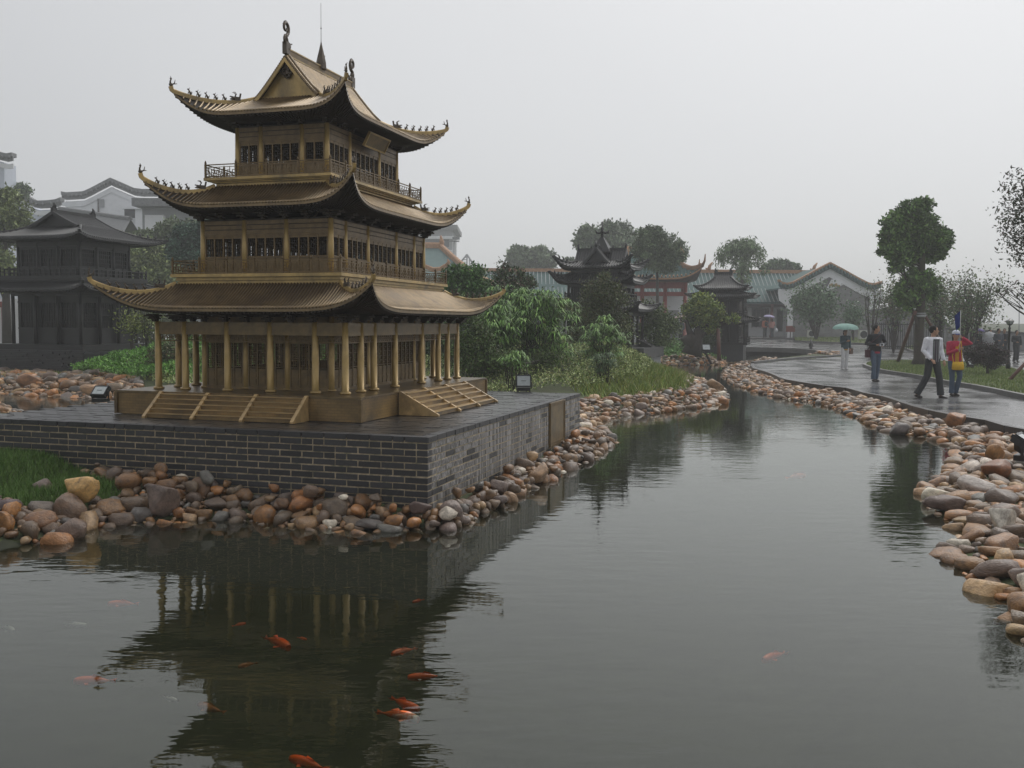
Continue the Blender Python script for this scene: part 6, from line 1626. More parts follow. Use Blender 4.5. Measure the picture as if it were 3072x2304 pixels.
# ---- shrubs and trees of the mound, right of the pagoda
def strips(base, n, L, w, cols, out=.7, up=.6, cvar=.3):
    """whorl of long leaves that arch outwards and hang"""
    n = int(n); a = rng.uniform(0, 2 * PI, n); d = np.stack([np.cos(a), np.sin(a), np.zeros(n)], 1); l = (L * rng.uniform(.6, 1.2, n))[:, None]
    u = np.array([0, 0, 1.0]); k = rng.uniform(.2, 1.1, (n, 1)); s = np.cross(d, u) * w / 2
    p0 = base; p1 = p0 + d * l * .45 * out + u * l * .30 * up * k; p2 = p0 + d * l * .9 * out - u * l * .25 * (1.4 - k)
    V = np.empty((n, 5, 3)); V[:, 0] = p0; V[:, 1] = p1 - s; V[:, 2] = p1 + s; V[:, 3] = p2; V[:, 4] = p0
    F = np.stack([np.arange(n) * 5, np.arange(n) * 5 + 2, np.arange(n) * 5 + 3, np.arange(n) * 5 + 1], 1)
    C = np.repeat(np.array(cols)[rng.integers(0, len(cols), n)] * rng.uniform(1 - cvar, 1 + cvar, (n, 1)), 5, axis=0)
    return V.reshape(-1, 3), F, C
OLE = [(.075, .155, .03), (.10, .20, .04), (.055, .11, .025), (.14, .23, .055), (.04, .08, .02)]
def drooping_shrub(label, x_, ytop, ybot, rpx, d, whorls, L, group, cols=OLE):
    g = float(ground_height([(at_depth(x_, 1000, d).x, d)])[0]); base = Vector((at_depth(x_, 1000, d).x, d, g)); root = empty('drooping_shrub', base, 0, label=label, cat='shrub', group=group); inv = Matrix.Translation(-base)
    top, bot = at_depth(x_, ytop, d).z, at_depth(x_, ybot, d).z; R_ = rpx * d / FPX; parts = []; mb = MB()
    for i in range(whorls):
        t = random.random() ** .8; z = bot + (top - bot) * t; a = random.uniform(0, 2 * PI); rr = R_ * math.sqrt(max(.05, 1 - (abs(t - .45) / .62) ** 2)) * (1 + .35 * math.sin(3 * a + 9 * t + x_) + .25 * math.sin(7 * a + x_)); q = rr * random.uniform(.35, 1.12) ** .5; z += .12 * (top - bot) * math.sin(2.5 * a + x_)
        p = np.array((base.x + math.cos(a) * q, d + math.sin(a) * q, z)); m = random.randint(9, 16); parts.append(strips(np.repeat(p[None], m, 0), m, L, L * .085, cols))
        if i % 4 == 0: limb(mb, base + Vector((random.gauss(0, .15), random.gauss(0, .15), 0)), p, .018, .006, .1, 4, 4)
    mb.build('stems', M['bark'], root, kind='stuff').matrix_parent_inverse = inv
    V, F, C = join_arr(parts); link('foliage', np_mesh('foliage', V, F, M['leaf'], C), root).matrix_parent_inverse = inv
Gs = 'drooping long leaved shrubs on the mound'
drooping_shrub('large drooping green shrub right of the pagoda columns', 1610, 890, 1085, 92, 26, 340, .46, Gs)
drooping_shrub('drooping shrub tucked between the pagoda and the large shrub', 1475, 935, 1085, 62, 25, 190, .42, Gs)
drooping_shrub('paler drooping shrub behind the pagoda eave tip', 1520, 875, 1010, 70, 28, 150, .42, Gs)
drooping_shrub('smaller drooping shrub in front of the dark tree', 1812, 960, 1085, 52, 27, 120, .38, Gs)
drooping_shrub('low drooping tuft at the edge of the pale ground cover', 1545, 1062, 1105, 36, 21, 50, .28, Gs)
drooping_shrub('dark low tuft under the dark tree', 1810, 1065, 1112, 34, 24, 60, .26, Gs, [(.035, .07, .025), (.05, .09, .03)])
def mtree(name, label, cat, x_, d, bl, leaf, cols, group=None, h=None, **kw):
    g = float(ground_height([(at_depth(x_, 1000, d).x, d)])[0]); base = Vector((at_depth(x_, 1000, d).x, d, g)); c = sum((Vector(b[0]) for b in bl), Vector()) / len(bl)
    tr_ = [(base, kw.get('tr', .07)), (base.lerp(c, .4), kw.get('tr', .07) * .8), (c, kw.get('tr', .07) * .4)]; kw.pop('tr', None)
    return tree(name, label, cat, base, tr_, bl, leaf, cols, group, **kw)
DULL = [(.055, .07, .03), (.07, .075, .033), (.045, .06, .025), (.065, .095, .03), (.085, .08, .038)]
D = 32
mtree('dark_tree', 'dense dull brownish green tree in front of the crossed gable tower', 'tree', 1800, D, [pb(1800, 868, 38, D, 1300), pb(1838, 895, 40, D, 1500), pb(1775, 925, 46, D, 2200), pb(1825, 950, 52, D, 2800), pb(1778, 1000, 58, D, 3200), pb(1845, 1015, 50, D, 2400), pb(1815, 835, 20, D, 300), pb(1740, 1010, 36, D, 1400), pb(1868, 965, 26, D, 600), pb(1750, 1055, 48, D, 2000), pb(1790, 895, 40, D, 1300)], .085, DULL, tr=.07, spread=.3, shell=.2)
mtree('green_bush', 'green bushes with upright twigs above the pagoda eave tip', 'bush', 1380, 30, [pb(1375, 860, 42, 30, 1500), pb(1430, 865, 44, 30, 1700), pb(1345, 850, 30, 30, 900), pb(1360, 820, 14, 30, 220, 26), pb(1425, 825, 40, 30, 1400, 28), pb(1372, 815, 12, 30, 140, 20)], .10, [(.05, .11, .03), (.07, .14, .035), (.04, .08, .025)], spread=.28)
mtree('green_bush', 'dark twiggy bush with small round leaves against the green roof', 'bush', 1520, 31, [pb(1510, 855, 44, 31, 1700), pb(1508, 810, 20, 31, 420, 28), pb(1550, 835, 30, 31, 700), pb(1585, 845, 26, 31, 500, 16), pb(1475, 870, 34, 31, 900), pb(1540, 880, 50, 31, 1900)], .09, [(.035, .06, .025), (.05, .08, .035), (.08, .06, .045)], spread=.3, shell=.2)
mtree('green_bush', 'dark dense thicket directly right of the pagoda columns', 'bush', 1405, 23, [pb(1395, 990, 52, 23, 3200), pb(1400, 1060, 56, 23, 3600), pb(1450, 1090, 60, 23, 3200, 34), pb(1385, 930, 38, 23, 1600), pb(1440, 1040, 50, 23, 2400), pb(1520, 1090, 50, 23, 2200, 26), pb(1640, 1075, 46, 25, 1600, 22)], .065, [(.05, .085, .028), (.065, .11, .03), (.08, .12, .035), (.06, .065, .03)], spread=.28)
mtree('green_bush', 'yellowish bush in front of the long hall roof', 'bush', 1650, 34, [pb(1650, 905, 44, 34, 1500, 26), pb(1690, 925, 34, 34, 1100, 24)], .1, [(.09, .12, .03), (.11, .13, .04)], spread=.3)
mtree('pale_tree', 'thin pale green tree right of the dark tree', 'tree', 1950, 40, [pb(1940, 930, 30, 40, 900), pb(1975, 950, 36, 40, 1200), pb(1930, 990, 30, 40, 800), pb(1990, 1000, 34, 40, 900), pb(1960, 1030, 34, 40, 700), pb(2015, 975, 26, 40, 500)], .12, [(.09, .12, .05), (.11, .15, .06), (.07, .10, .04)], tr=.05, spread=.36, shell=.1, kfac=.8)
# leaning old tree with yellow green crown by the small tower
D = 46; b0 = Vector((px_pt(2075, 1050, D).x, D, .3))
old = tree('leaning_tree', 'old leaning tree with yellow green crown and a long propped branch', 'tree', b0, [(b0, .5), (px_pt(2085, 1030, D), .34), (px_pt(2095, 1000, D), .22), (px_pt(2090, 985, D), .16)],
     [pb(2110, 915, 34, D, 2600), pb(2090, 945, 38, D, 2600), pb(2130, 940, 34, D, 2200), pb(2075, 930, 22, D, 900), pb(2130, 975, 24, D, 800), pb(2148, 950, 20, D, 500), pb(2205, 955, 12, D, 240), pb(2180, 960, 10, D, 120)], .13, [(.13, .17, .035), (.10, .15, .03), (.17, .19, .045), (.07, .10, .03)], spread=.26)
mb = MB(); mb.tube([px_pt(2085, 1020, D), px_pt(2120, 985, D), px_pt(2165, 972, D), px_pt(2215, 950, D)], [.22, .16, .12, .05], 7); mb.tube([px_pt(2078, 1020, D), px_pt(2065, 985, D), px_pt(2060, 965, D), px_pt(2040, 957, D)], [.2, .14, .1, .06], 7); mb.tube([px_pt(2060, 1035, D), px_pt(2085, 1010, D)], [.45, .3], 8)
mb.build('branch', M['bark'], old).matrix_parent_inverse = Matrix.Translation(-b0)
stake(Vector((px_pt(2154, 1050, D).x, D - .3, .1)), px_pt(2154, 985, D - .3), .10, 'upright post under the long branch of the leaning tree')
mtree('green_bush', 'dark rounded bush below the leaning tree', 'bush', 2135, 47, [pb(2135, 1010, 26, 47, 1400, 34), pb(2065, 1035, 24, 47, 900)], .1, [(.03, .05, .02), (.04, .065, .025)])

# ---- far trees over the roofs
def far_tree(label, x_, d, blobs, cols, group, leaf=.3, tr=.25, **kw):
    mtree('tree', label, 'tree', x_, d, [pb(*b[:3], d, b[3], *(b[4:5])) for b in blobs], leaf, cols, group, tr=tr, **kw)
FAR = [(.09, .125, .065), (.075, .105, .06), (.105, .14, .075)]
Gf = 'trees standing behind the green roofed buildings'
far_tree('large round tree in front of the gate pavilion roof', 1975, 64, [(1960, 730, 46, 3600), (2000, 745, 44, 3400), (1935, 760, 44, 3000), (1985, 780, 46, 2600), (1925, 715, 26, 1200), (2030, 765, 28, 1000), (1960, 700, 26, 1200)], FAR, Gf, .17, .14, spread=.15)
far_tree('open grey green tree above the crossed gable tower', 1860, 98, [(1850, 695, 32, 1600), (1880, 725, 36, 1700), (1830, 725, 32, 1300), (1865, 750, 40, 1500), (1820, 690, 22, 700)], FAR, Gf, .38, spread=.26)
far_tree('rounded tree left of the tower spire', 1770, 98, [(1765, 715, 34, 1800), (1745, 725, 24, 1000), (1790, 735, 34, 1300)], FAR, Gf, .36)
far_tree('thin tree right of the large round tree', 2040, 90, [(2035, 760, 22, 420), (2028, 785, 20, 300)], FAR, Gf, .34, .12, spread=.4)
far_tree('left one of the paired round trees over the long hall', 1562, 120, [(1560, 772, 30, 2000), (1548, 790, 22, 1100), (1578, 785, 22, 1000)], FAR, Gf, .5)
far_tree('right one of the paired round trees over the long hall', 1625, 120, [(1625, 778, 34, 2600), (1608, 795, 24, 1200), (1640, 795, 22, 1000)], FAR, Gf, .5)
far_tree('low rounded tree clump right of the willow', 2345, 105, [(2330, 800, 26, 1800, 16), (2365, 805, 28, 1800, 16), (2305, 810, 20, 1000, 12), (2385, 812, 16, 700, 10)], [(.045, .08, .035), (.06, .10, .04)], Gf, .4)
far_tree('small tree peeping left of the crossed gable roof', 1705, 90, [(1706, 785, 16, 300, 14)], FAR, Gf, .3, .08)
D = 78; bx = []
for i in range(16):
    bx.append((2225 + random.gauss(0, 38), 760 + random.gauss(0, 26), 20, 260))
far_tree('willow like tree with hanging sprays over the long roof', 2225, D, [(2220, 745, 36, 1300, 26), (2185, 755, 26, 420), (2262, 757, 26, 420), (2225, 785, 26, 600), (2240, 735, 28, 500, 18), (2168, 780, 18, 130), (2285, 785, 18, 130), (2292, 812, 10, 50), (2160, 765, 14, 80), (2230, 830, 20, 300)], [(.09, .13, .06), (.10, .15, .07)], Gf, .30, .22, droop=.35, spread=.32, aspect=.3)
# ---- trees on the left, between the houses and the pavilion
YG = [(.14, .17, .065), (.16, .19, .07), (.11, .14, .06), (.09, .115, .05)]
Gl = 'hazy trees between the houses and the left pavilion'
far_tree('yellow green tree at the left edge above the pavilion roof', 20, 52, [(20, 640, 60, 3600), (-20, 690, 60, 2400), (50, 690, 44, 2400), (25, 590, 30, 900), (-10, 790, 50, 2400), (25, 830, 40, 1800)], YG, Gl, .2)
far_tree('pale yellow green tree behind the pavilion eave end', 440, 56, [(420, 760, 46, 3000), (470, 790, 54, 3600), (400, 790, 50, 3000), (440, 840, 60, 3400), (500, 850, 56, 2800), (360, 735, 34, 1500), (350, 860, 50, 2400), (560, 850, 50, 1800)], YG, Gl, .22)
far_tree('grey green tree rising to the house behind the pagoda left side', 480, 62, [(470, 715, 34, 1700), (515, 690, 32, 1600), (560, 705, 40, 1800), (420, 725, 30, 1200)], [(.09, .115, .06), (.10, .13, .065), (.075, .10, .05)], Gl, .24)
far_tree('dark blue green rounded tree beside the pagoda second storey', 560, 50, [(560, 720, 40, 3600), (540, 755, 36, 2800), (590, 760, 44, 2600), (600, 700, 40, 1800)], [(.03, .065, .045), (.04, .08, .05), (.025, .05, .035)], Gl, .17)
far_tree('faint tree behind the low white house gable', 60, 86, [(66, 572, 26, 700, 16), (35, 590, 20, 400)], FAR, Gl, .3)
far_tree('low hedge like trees behind the left end of the pagoda', 420, 48, [(420, 950, 46, 2600, 40), (380, 1000, 30, 1200), (470, 980, 50, 2400, 50), (540, 960, 50, 2000)], [(.07, .09, .045), (.09, .10, .05)], Gl, .15)
fan_tree('slender sapling left of the pagoda corner columns', 446, 1045, 29, tips(8, 410, 480, 890, 960), .10, 260, [(.10, .13, .03), (.08, .10, .03)], None, .022, sparse=.18, name='sapling')
mtree('green_bush', 'reddish green bush seen between the left gallery columns', 'bush', 520, 26, [pb(500, 1060, 40, 26, 1900, 36), pb(545, 1080, 40, 26, 1700, 36), pb(470, 1080, 30, 26, 1100, 26)], .07, [(.05, .07, .025), (.08, .06, .03), (.06, .09, .03)], spread=.28)
mtree('green_bush', 'sparse yellow twig bush at the pavilion corner', 'bush', 395, 29, [pb(395, 970, 36, 29, 500, 40)], .09, [(.12, .14, .03), (.09, .11, .03)], spread=.4, shell=.05)
for i, (x_, y_, r_, t_) in enumerate(((1330, 1000, 60, 'behind the right gallery columns'), (1290, 960, 50, 'behind the right gallery, farther left'))):
    mtree('green_bush', 'dark green shrubbery ' + t_, 'bush', x_, 27, [pb(x_, y_, r_, 27, 2600), pb(x_ + 20, y_ + 60, r_, 27, 2400), pb(x_ - 20, y_ + 100, r_, 27, 1800, 40)], .08, [(.04, .07, .025), (.055, .09, .03)], spread=.28)

# ================================================================== PEOPLE
def organic(mb, voxel, name, m, smooth=4):
    me = bpy.data.meshes.new('raw'); me.from_pydata(mb.v, [], mb.f); me.update()
    o = bpy.data.objects.new('raw', me); COL.objects.link(o)
    r = o.modifiers.new('r', 'REMESH'); r.mode = 'VOXEL'; r.voxel_size = voxel; r.use_smooth_shade = True
    s = o.modifiers.new('s', 'SMOOTH'); s.iterations = smooth; s.factor = .5
    dg = bpy.context.evaluated_depsgraph_get(); out = bpy.data.meshes.new_from_object(o.evaluated_get(dg)); out.name = name
    out.materials.clear(); out.materials.append(m); bpy.data.objects.remove(o); bpy.data.meshes.remove(me)
    out.polygons.foreach_set('use_smooth', [True] * len(out.polygons)); return out
def loft(mb, rings, n=14):
    """rings: (centre, rx, ry) stacked; elliptical"""
    b = len(mb.v)
    for c, rx, ry in rings:
        for j in range(n): a = 2 * PI * j / n; mb.v.append((c[0] + rx * math.cos(a), c[1] + ry * math.sin(a), c[2]))
    for i in range(len(rings) - 1):
        for j in range(n): q = (j + 1) % n; mb.f.append((b + i * n + j, b + i * n + q, b + (i + 1) * n + q, b + (i + 1) * n + j)); mb.mi.append(0); mb.smooth.append(True)
    mb.f.append(tuple(b + j for j in range(n))[::-1]); mb.mi.append(0); mb.smooth.append(True)
    mb.f.append(tuple(b + (len(rings) - 1) * n + j for j in range(n))); mb.mi.append(0); mb.smooth.append(True)
def hand(mb, w, d, side, curl=.5):
    w, d = Vector(w), Vector(d).normalized(); s = d.cross(Vector((0, 1, 0.01))).normalized() * side; n = s.cross(d).normalized() * side
    k = w + d * .085; mb.tube([w, w + d * .04, k], [.022, .034, .032], 8, flat=.55, up=n)
    for i, (o, L) in enumerate(((-.028, .062), (-.010, .072), (.010, .068), (.028, .052))):
        p0 = k + s * o - d * .01; p1 = p0 + d * L * .5 + n * L * .15 * curl * 2; p2 = p1 + d * L * .35 + n * L * .45 * curl; mb.tube([p0, p1, p2], [.0095, .0088, .007], 6)
    p0 = w + d * .03 + s * -.026; mb.tube([p0, p0 + d * .03 - s * .022, p0 + d * .055 - s * .026 + n * .012], [.012, .0105, .008], 6)
def person(name_label, foot, rz, J, H=1.75, top='black_cloth', legs='denim', shoes='shoe_dark', hair='short', head_turn=0.0, vest=None, shirt=None, voxel=.014, sc=1.0, flare=1.0, jacket_len=.86, cap=None, female=False, group=None):
    root = empty('person', foot, rz, label=name_label, cat='person', group=group); S = H / 1.75 * sc; root.scale = (S, S, S)
    hipL, hipR = Vector((-.09, 0, .92)), Vector((.09, 0, .92)); shL, shR = Vector((-.185 if not female else -.165, 0, 1.41)), Vector((.185 if not female else .165, 0, 1.41))
    kL, aL, kR, aR, eL, wL, eR, wR = [Vector(v) for v in J]
    hc = Vector((0, -.015, 1.615)); R = Matrix.Translation(hc) @ Matrix.Rotation(head_turn, 4, 'Z')
    # body: one continuous surface
    mb = MB(); loft(mb, [((0, 0, .86), .13, .09), ((0, 0, .95), .15, .10), ((0, 0, 1.10), .125, .088), ((0, 0, 1.28), .155, .10), ((0, 0, 1.40), .16, .085), ((0, 0, 1.45), .08, .06)])
    mb.tube([(0, .01, 1.42), (0, -.005, 1.56)], [.056, .052], 8)
    mb.ell((0, 0, .012), (.076, .094, .112), 14, 10, R); mb.ell((0, -.03, -.05), (.055, .06, .062), 10, 7, R); mb.tube([R @ Vector((0, -.088, .02)), R @ Vector((0, -.112, -.018)), R @ Vector((0, -.095, -.028))], [.010, .014, .012], 6)
    for s in (-1, 1): mb.ell((s * .078, .005, -.005), (.012, .02, .03), 6, 5, R)
    mb.ell((0, -.092, -.055), (.024, .012, .010), 6, 4, R)
    for sh, e, w, s in ((shL, eL, wL, -1), (shR, eR, wR, 1)):
        mb.tube([sh + Vector((s * -.03, 0, 0)), sh, (sh + e) / 2, e, (e + w) / 2, w], [.05, .055, .045, .037, .036, .024], 8); hand(mb, w, w - e, s)
    for h, k, a in ((hipL, kL, aL), (hipR, kR, aR)):
        mb.tube([h + Vector((0, 0, .02)), (h + k) / 2, k, (k * .6 + a * .4), a], [.085, .07, .053, .052, .036], 8); mb.tube([a + Vector((0, .03, -.03)), a + Vector((0, -.04, -.05)), a + Vector((0, -.15, -.062))], [.034, .036, .022], 8)
    link('body', organic(mb, voxel * .75, 'body', M['skin'], 2), root)
    # eyes and brows
    mb = MB()
    for s in (-1, 1): mb.ell((s * .03, -.088, .022), (.011, .006, .006), 6, 4, R); mb.bar(R @ Vector((s * .015, -.094, .044)), R @ Vector((s * .046, -.086, .044)), .006, .007)
    mb.build('eyes', M['hair'], root)
    # trousers
    mb = MB(); loft(mb, [((0, .0, .82), .145, .105), ((0, 0, .92), .165, .115), ((0, 0, 1.02), .15, .105)])
    for h, k, a in ((hipL, kL, aL), (hipR, kR, aR)):
        mb.tube([h + Vector((0, 0, .02)), h.lerp(k, .35), k + Vector((0, 0, .03)), k.lerp(a, .45), a + Vector((0, .01, -.005))], [.10, .092, .072 * flare, .07 * flare, .074 * flare], 10)
    link('trousers', organic(mb, voxel, 'trousers', M[legs], 3), root)
    for h, k, a in ((hipL, kL, aL), (hipR, kR, aR)):
        d = Vector((a.x * .25, -1, 0)).normalized(); mb = MB(); mb.tube([a + Vector((0, .05, -.045)), a + Vector((0, .0, -.042)), a + d * .09 + Vector((0, 0, -.055)), a + d * .19 + Vector((0, 0, -.063))], [.034, .045, .042, .03], 9, flat=.8, up=(0, 0, 1)); mb.build('shoe', M[shoes], root)
    # top / jacket
    mb = MB(); z0 = jacket_len; loft(mb, [((0, 0, z0), .178, .125), ((0, 0, z0 + .1), .175, .125), ((0, 0, 1.15), .165, .12), ((0, 0, 1.30), .18, .125), ((0, 0, 1.41), .175, .10), ((0, .005, 1.47), .075, .07)])
    for sh, e, w, s in ((shL, eL, wL, -1), (shR, eR, wR, 1)):
        mb.tube([sh + Vector((s * -.05, 0, .0)), sh + Vector((s * .005, 0, 0)), sh.lerp(e, .5), e, e.lerp(w, .5), e.lerp(w, .96)], [.07, .075, .064, .057, .052, .045], 10)
    link('jacket', organic(mb, voxel, 'jacket', M[top], 3), root)
    if vest:
        VW = .092 if vest == 'striped_cloth' else .05
        mb = MB(); mb.grid([[Vector((x, -.128 + abs(x) * .18, z)) for x in np.linspace(-VW, VW, 6)] for z in np.linspace(z0 - .02 if vest == 'striped_cloth' else .92, 1.42 if vest == 'striped_cloth' else 1.33, 7)]); mb.build('vest', M[vest], root)
        for k in range(-2, 3): mb = MB(); mb.bar((k * .034, -.130 + abs(k) * .0062, z0), (k * .030, -.130 + abs(k) * .0055, 1.38), .007, .004); mb.build('stripe', M['purple_cloth' if k % 2 else 'grey_umbrella'], root) if vest == 'striped_cloth' else None
    if shirt: mb = MB(); loft(mb, [((0, 0, z0 - .05), .168, .118), ((0, 0, z0 + .02), .172, .12)]); mb.build('shirt_hem', M[shirt], root)
    mb = MB(); mb.ell((0, .018, .03), (.086, .098, .108), 14, 10, R)
    if hair == 'long': mb.tube([R @ Vector((0, .07, .02)), R @ Vector((0, .085, -.08)), R @ Vector((0, .07, -.17))], [.08, .07, .04], 9, flat=.6, up=(0, 1, 0))
    hm = organic(mb, .012, 'hair', M['hair'], 2)
    bm = bmesh.new(); bm.from_mesh(hm); Ri = R.inverted()
    kill = [v for v in bm.verts if (lambda q: q.y < -.045 and q.z < .062 or q.z < -.035 and q.y < .03)(Ri @ v.co)]; bmesh.ops.delete(bm, geom=kill, context='VERTS'); bm.to_mesh(hm); bm.free(); link('hair', hm, root)
    if cap: 
        mb = MB(); mb.lathe([(.098, .035), (.100, .06), (.09, .10), (.06, .135), (.01, .15)], 14, (0, 0, 0)); mb.v = [tuple(R @ Vector((x, y * 1.08 + .0, z))) for x, y, z in mb.v]; mb.build('cap', M[cap], root)
        mb = MB(); mb.grid([[R @ Vector((x, y, .045 - (abs(y) - .09) * .35)) for x in (-.075, -.04, 0, .04, .075)] for y in (-.085, -.13, -.165)]); mb.build('cap_peak', M['blue_flag'], root)
    return root
def gz_(px_, py_, off=0): return on_land(px_, py_, off)
def pole_h(a, b_, r, name, m, parent=None): mb = MB(); mb.tube([a, b_], r, 6); return mb.build(name, m, parent)
def umbrella(label, c, tilt, r, m, grip, group='umbrellas'):
    """canopy centre c (world), handle reaching down to grip"""
    root = empty('umbrella', c, 0, label=label, cat='umbrella', group=group); mb = MB(); T = Euler(tilt).to_matrix().to_4x4(); rings = []
    for i in range(6):
        t = i / 5; rr = r * math.sin(t * PI / 2 * .98); z = r * .42 * (math.cos(t * PI / 2) - .0)
        rings.append([T @ Vector((rr * (1 - .05 * abs(math.sin(4 * a)) * t) * math.cos(a), rr * (1 - .05 * abs(math.sin(4 * a)) * t) * math.sin(a), z + .03 * r * math.cos(8 * a) * t)) for a in np.linspace(0, 2 * PI, 33)])
    mb.grid(rings); mb.build('canopy', m, root)
    for i in range(8):
        a = i * PI / 4; mb = MB(); mb.tube([T @ Vector((0, 0, r * .41)), T @ Vector((r * .7 * math.cos(a), r * .7 * math.sin(a), r * .26)), T @ Vector((r * .97 * math.cos(a), r * .97 * math.sin(a), .01))], .004, 4); mb.build('rib', M['metal_black'], root)
    mb = MB(); mb.tube([T @ Vector((0, 0, r * .48)), Vector(grip) - Vector(c)], .008, 6); mb.build('shaft', M['metal_black'], root)
    return root

# man in the white jacket, striding to the right
f = gz_(2794, 1193); w = person('man in white jacket over a dark striped waistcoat, looking right as he walks', f, .30,
    ((-.16, -.02, .50), (-.36, .08, .09), (.10, -.12, .50), (.14, -.16, .07), (-.25, .04, 1.14), (-.17, -.16, .93), (.26, .02, 1.15), (.29, -.05, .90)), 1.75, 'white_cloth', 'charcoal_cloth', 'shoe_dark', head_turn=1.0, vest='striped_cloth', flare=1.15, jacket_len=.88, group='visitors walking along the path')
# man in black holding a camera
f = gz_(2624, 1145); w = person('man in black jacket and jeans holding a camera in both hands', f, .1,
    ((-.09, -.10, .50), (-.10, -.12, .08), (.08, -.02, .50), (.06, .05, .09), (-.30, .02, 1.16), (-.08, -.24, 1.13), (.33, .02, 1.17), (.12, -.24, 1.12)), 1.77, 'black_cloth', 'denim', 'shoe_dark', head_turn=.95, shirt='red_cloth', jacket_len=.92, group='visitors walking along the path')
T = w.matrix_basis
def held(name, mb, m, owner, label, cat, extra=()):
    r = empty(name, (0, 0, 0), 0, label=label, cat=cat); M4 = Matrix.Translation(owner.location) @ Matrix.Rotation(owner.rotation_euler.z, 4, 'Z') @ Matrix.Diagonal((*owner.scale, 1))
    r.matrix_world = M4; r.location = M4.translation; r.rotation_euler = (0, 0, owner.rotation_euler.z); r.scale = owner.scale
    for nm, b_, mm in [('body', mb, m)] + list(extra): b_.build(nm, mm, r)
    return r
mb = MB(); mb.box(-.055, .085, -.37, -.31, 1.10, 1.18); e1_ = MB(); e1_.tube([(.01, -.371, 1.14), (.01, -.41, 1.14)], .03, 10); held('camera', mb, M['lamp_chrome'], w, 'small silver camera held by the man in black', 'camera', [('lens', e1_, M['metal_black'])])
mb = MB(); mb.box(-.30, -.20, -.08, .09, .74, .98); e1_ = MB(); e1_.tube([(-.25, 0, .97), (-.20, -.1, 1.2), (0, -.135, 1.38), (.14, -.03, 1.49), (.05, .12, 1.3), (-.22, .07, .98)], .011, 5); held('shoulder_bag', mb, M['maroon_cloth'], w, 'dark maroon shoulder bag at the hip of the man in black', 'bag', [('strap', e1_, M['maroon_cloth'])])
# woman in red with a flag pole
f = gz_(2861, 1188); w = person('woman in red jacket and white cap, one arm raised to her ear', f, .0,
    ((-.08, -.04, .50), (-.07, -.02, .08), (.10, -.10, .50), (.06, .04, .09), (-.22, -.06, 1.13), (-.03, -.26, 1.24), (.40, -.03, 1.40), (.13, -.07, 1.56)), 1.63, 'red_cloth', 'denim', 'shoe_dark', hair='long', cap='cap_white', vest='mustard_top', female=True, jacket_len=.90, flare=.95, group='visitors walking along the path')
mb = MB(); loft(mb, [((0, -.19, .70), .13, .045), ((0, -.19, .73), .165, .06), ((0, -.19, .82), .16, .065), ((0, -.18, .92), .14, .04)]); e1_ = MB(); e1_.tube([(-.12, -.18, .90), (-.13, -.12, 1.1), (.0, -.16, 1.30), (.12, -.06, 1.46)], .012, 5); e2_ = MB(); e2_.tube([(.12, -.18, .90), (.11, -.14, 1.1), (.10, -.13, 1.3), (.12, -.05, 1.46)], .012, 5)
held('yellow_bag', mb, M['yellow_cloth'], w, 'bright yellow bag worn in front by the woman in red', 'bag', [('strap', e1_, M['yellow_cloth']), ('strap', e2_, M['yellow_cloth'])])
mb = MB(); mb.tube([(-.02, -.30, 1.18), (-.02, -.28, 2.28)], .008, 6); e1_ = MB(); e1_.grid([[(-.02 - .16 * u * (1 - .45 * v), -.28 + .03 * math.sin(6 * u + 3 * v), 2.26 - .36 * v - .06 * u * v - .12 * u) for u in np.linspace(0, 1, 6)] for v in np.linspace(0, 1, 7)]); held('flag', mb, M['metal_white'], w, 'furled dark blue flag on a thin pole held by the woman in red', 'flag', [('cloth', e1_, M['blue_flag'])])
# woman under the green umbrella
f = gz_(2533, 1108); w = person('woman in teal jacket and white trousers walking under the green umbrella', f, .1,
    ((-.10, -.06, .50), (-.11, -.02, .08), (.08, -.05, .50), (.05, -.03, .09), (-.20, -.03, 1.15), (-.02, -.22, 1.22), (.22, .02, 1.14), (.20, -.06, .92)), 1.60, 'teal_jacket', 'white_trousers', 'shoe_white', hair='long', female=True, jacket_len=.88, shirt='mustard_top', group='visitors walking along the path')
mb = MB(); mb.box(.17, .33, -.09, -.02, .66, .93); held('brown_bag', mb, M['tan_cloth'], w, 'brown bag hanging at the side of the woman under the green umbrella', 'bag')
u = f + Vector((-.04, -.12, 1.60)); um = umbrella('pale green umbrella over the woman in white trousers', u, (.05, .0, 0), .52, M['green_umbrella'], f + Vector((-.02, -.2, 1.1)))
# far couple and others
def far_person(label, px_, py_, H, top, legs, turn, rz, group, hair='short', female=False):
    f = gz_(px_, py_); return f, person(label, f, rz, ((-.08, -.05, .50), (-.09, .02, .08), (.09, -.05, .50), (.08, -.02, .09), (-.25, -.02, 1.14), (-.10, -.2, 1.10), (.25, .0, 1.14), (.24, -.05, .92)), H, top, legs, 'shoe_dark', hair, turn, voxel=.03, female=female, jacket_len=.88, group=group)
def at_d(px_, d): p = at_depth(px_, 1000, d); return Vector((p.x, d, land(d) + .10))
def far2(label, px_, d, H, top, legs, turn, rz, group, **kw):
    global gz_
    f = at_d(px_, d); old = gz_
    gz_ = lambda a, b, off=0: f
    r = far_person(label, px_, 0, H, top, legs, turn, rz, group, **kw); gz_ = old; return r
Gc = 'people at the doorway of the long hall'
f1, _ = far2('person in orange top with dark bag, seen from behind by the white pilaster', 2295, 80, 1.66, 'orange_cloth', 'charcoal_cloth', 0, PI, Gc)
f2, _ = far2('person in pink top beside the one in orange, carrying a white bag', 2316, 79.6, 1.6, 'pink_cloth', 'slate_denim', 0, PI, Gc, hair='long', female=True)
umbrella('small lilac umbrella shared by the couple at the doorway', (f1 + f2) / 2 + Vector((0, -.1, 1.70)), (0, .1, 0), .46, M['lilac_umbrella'], f1 + Vector((.1, -.15, 1.1)))
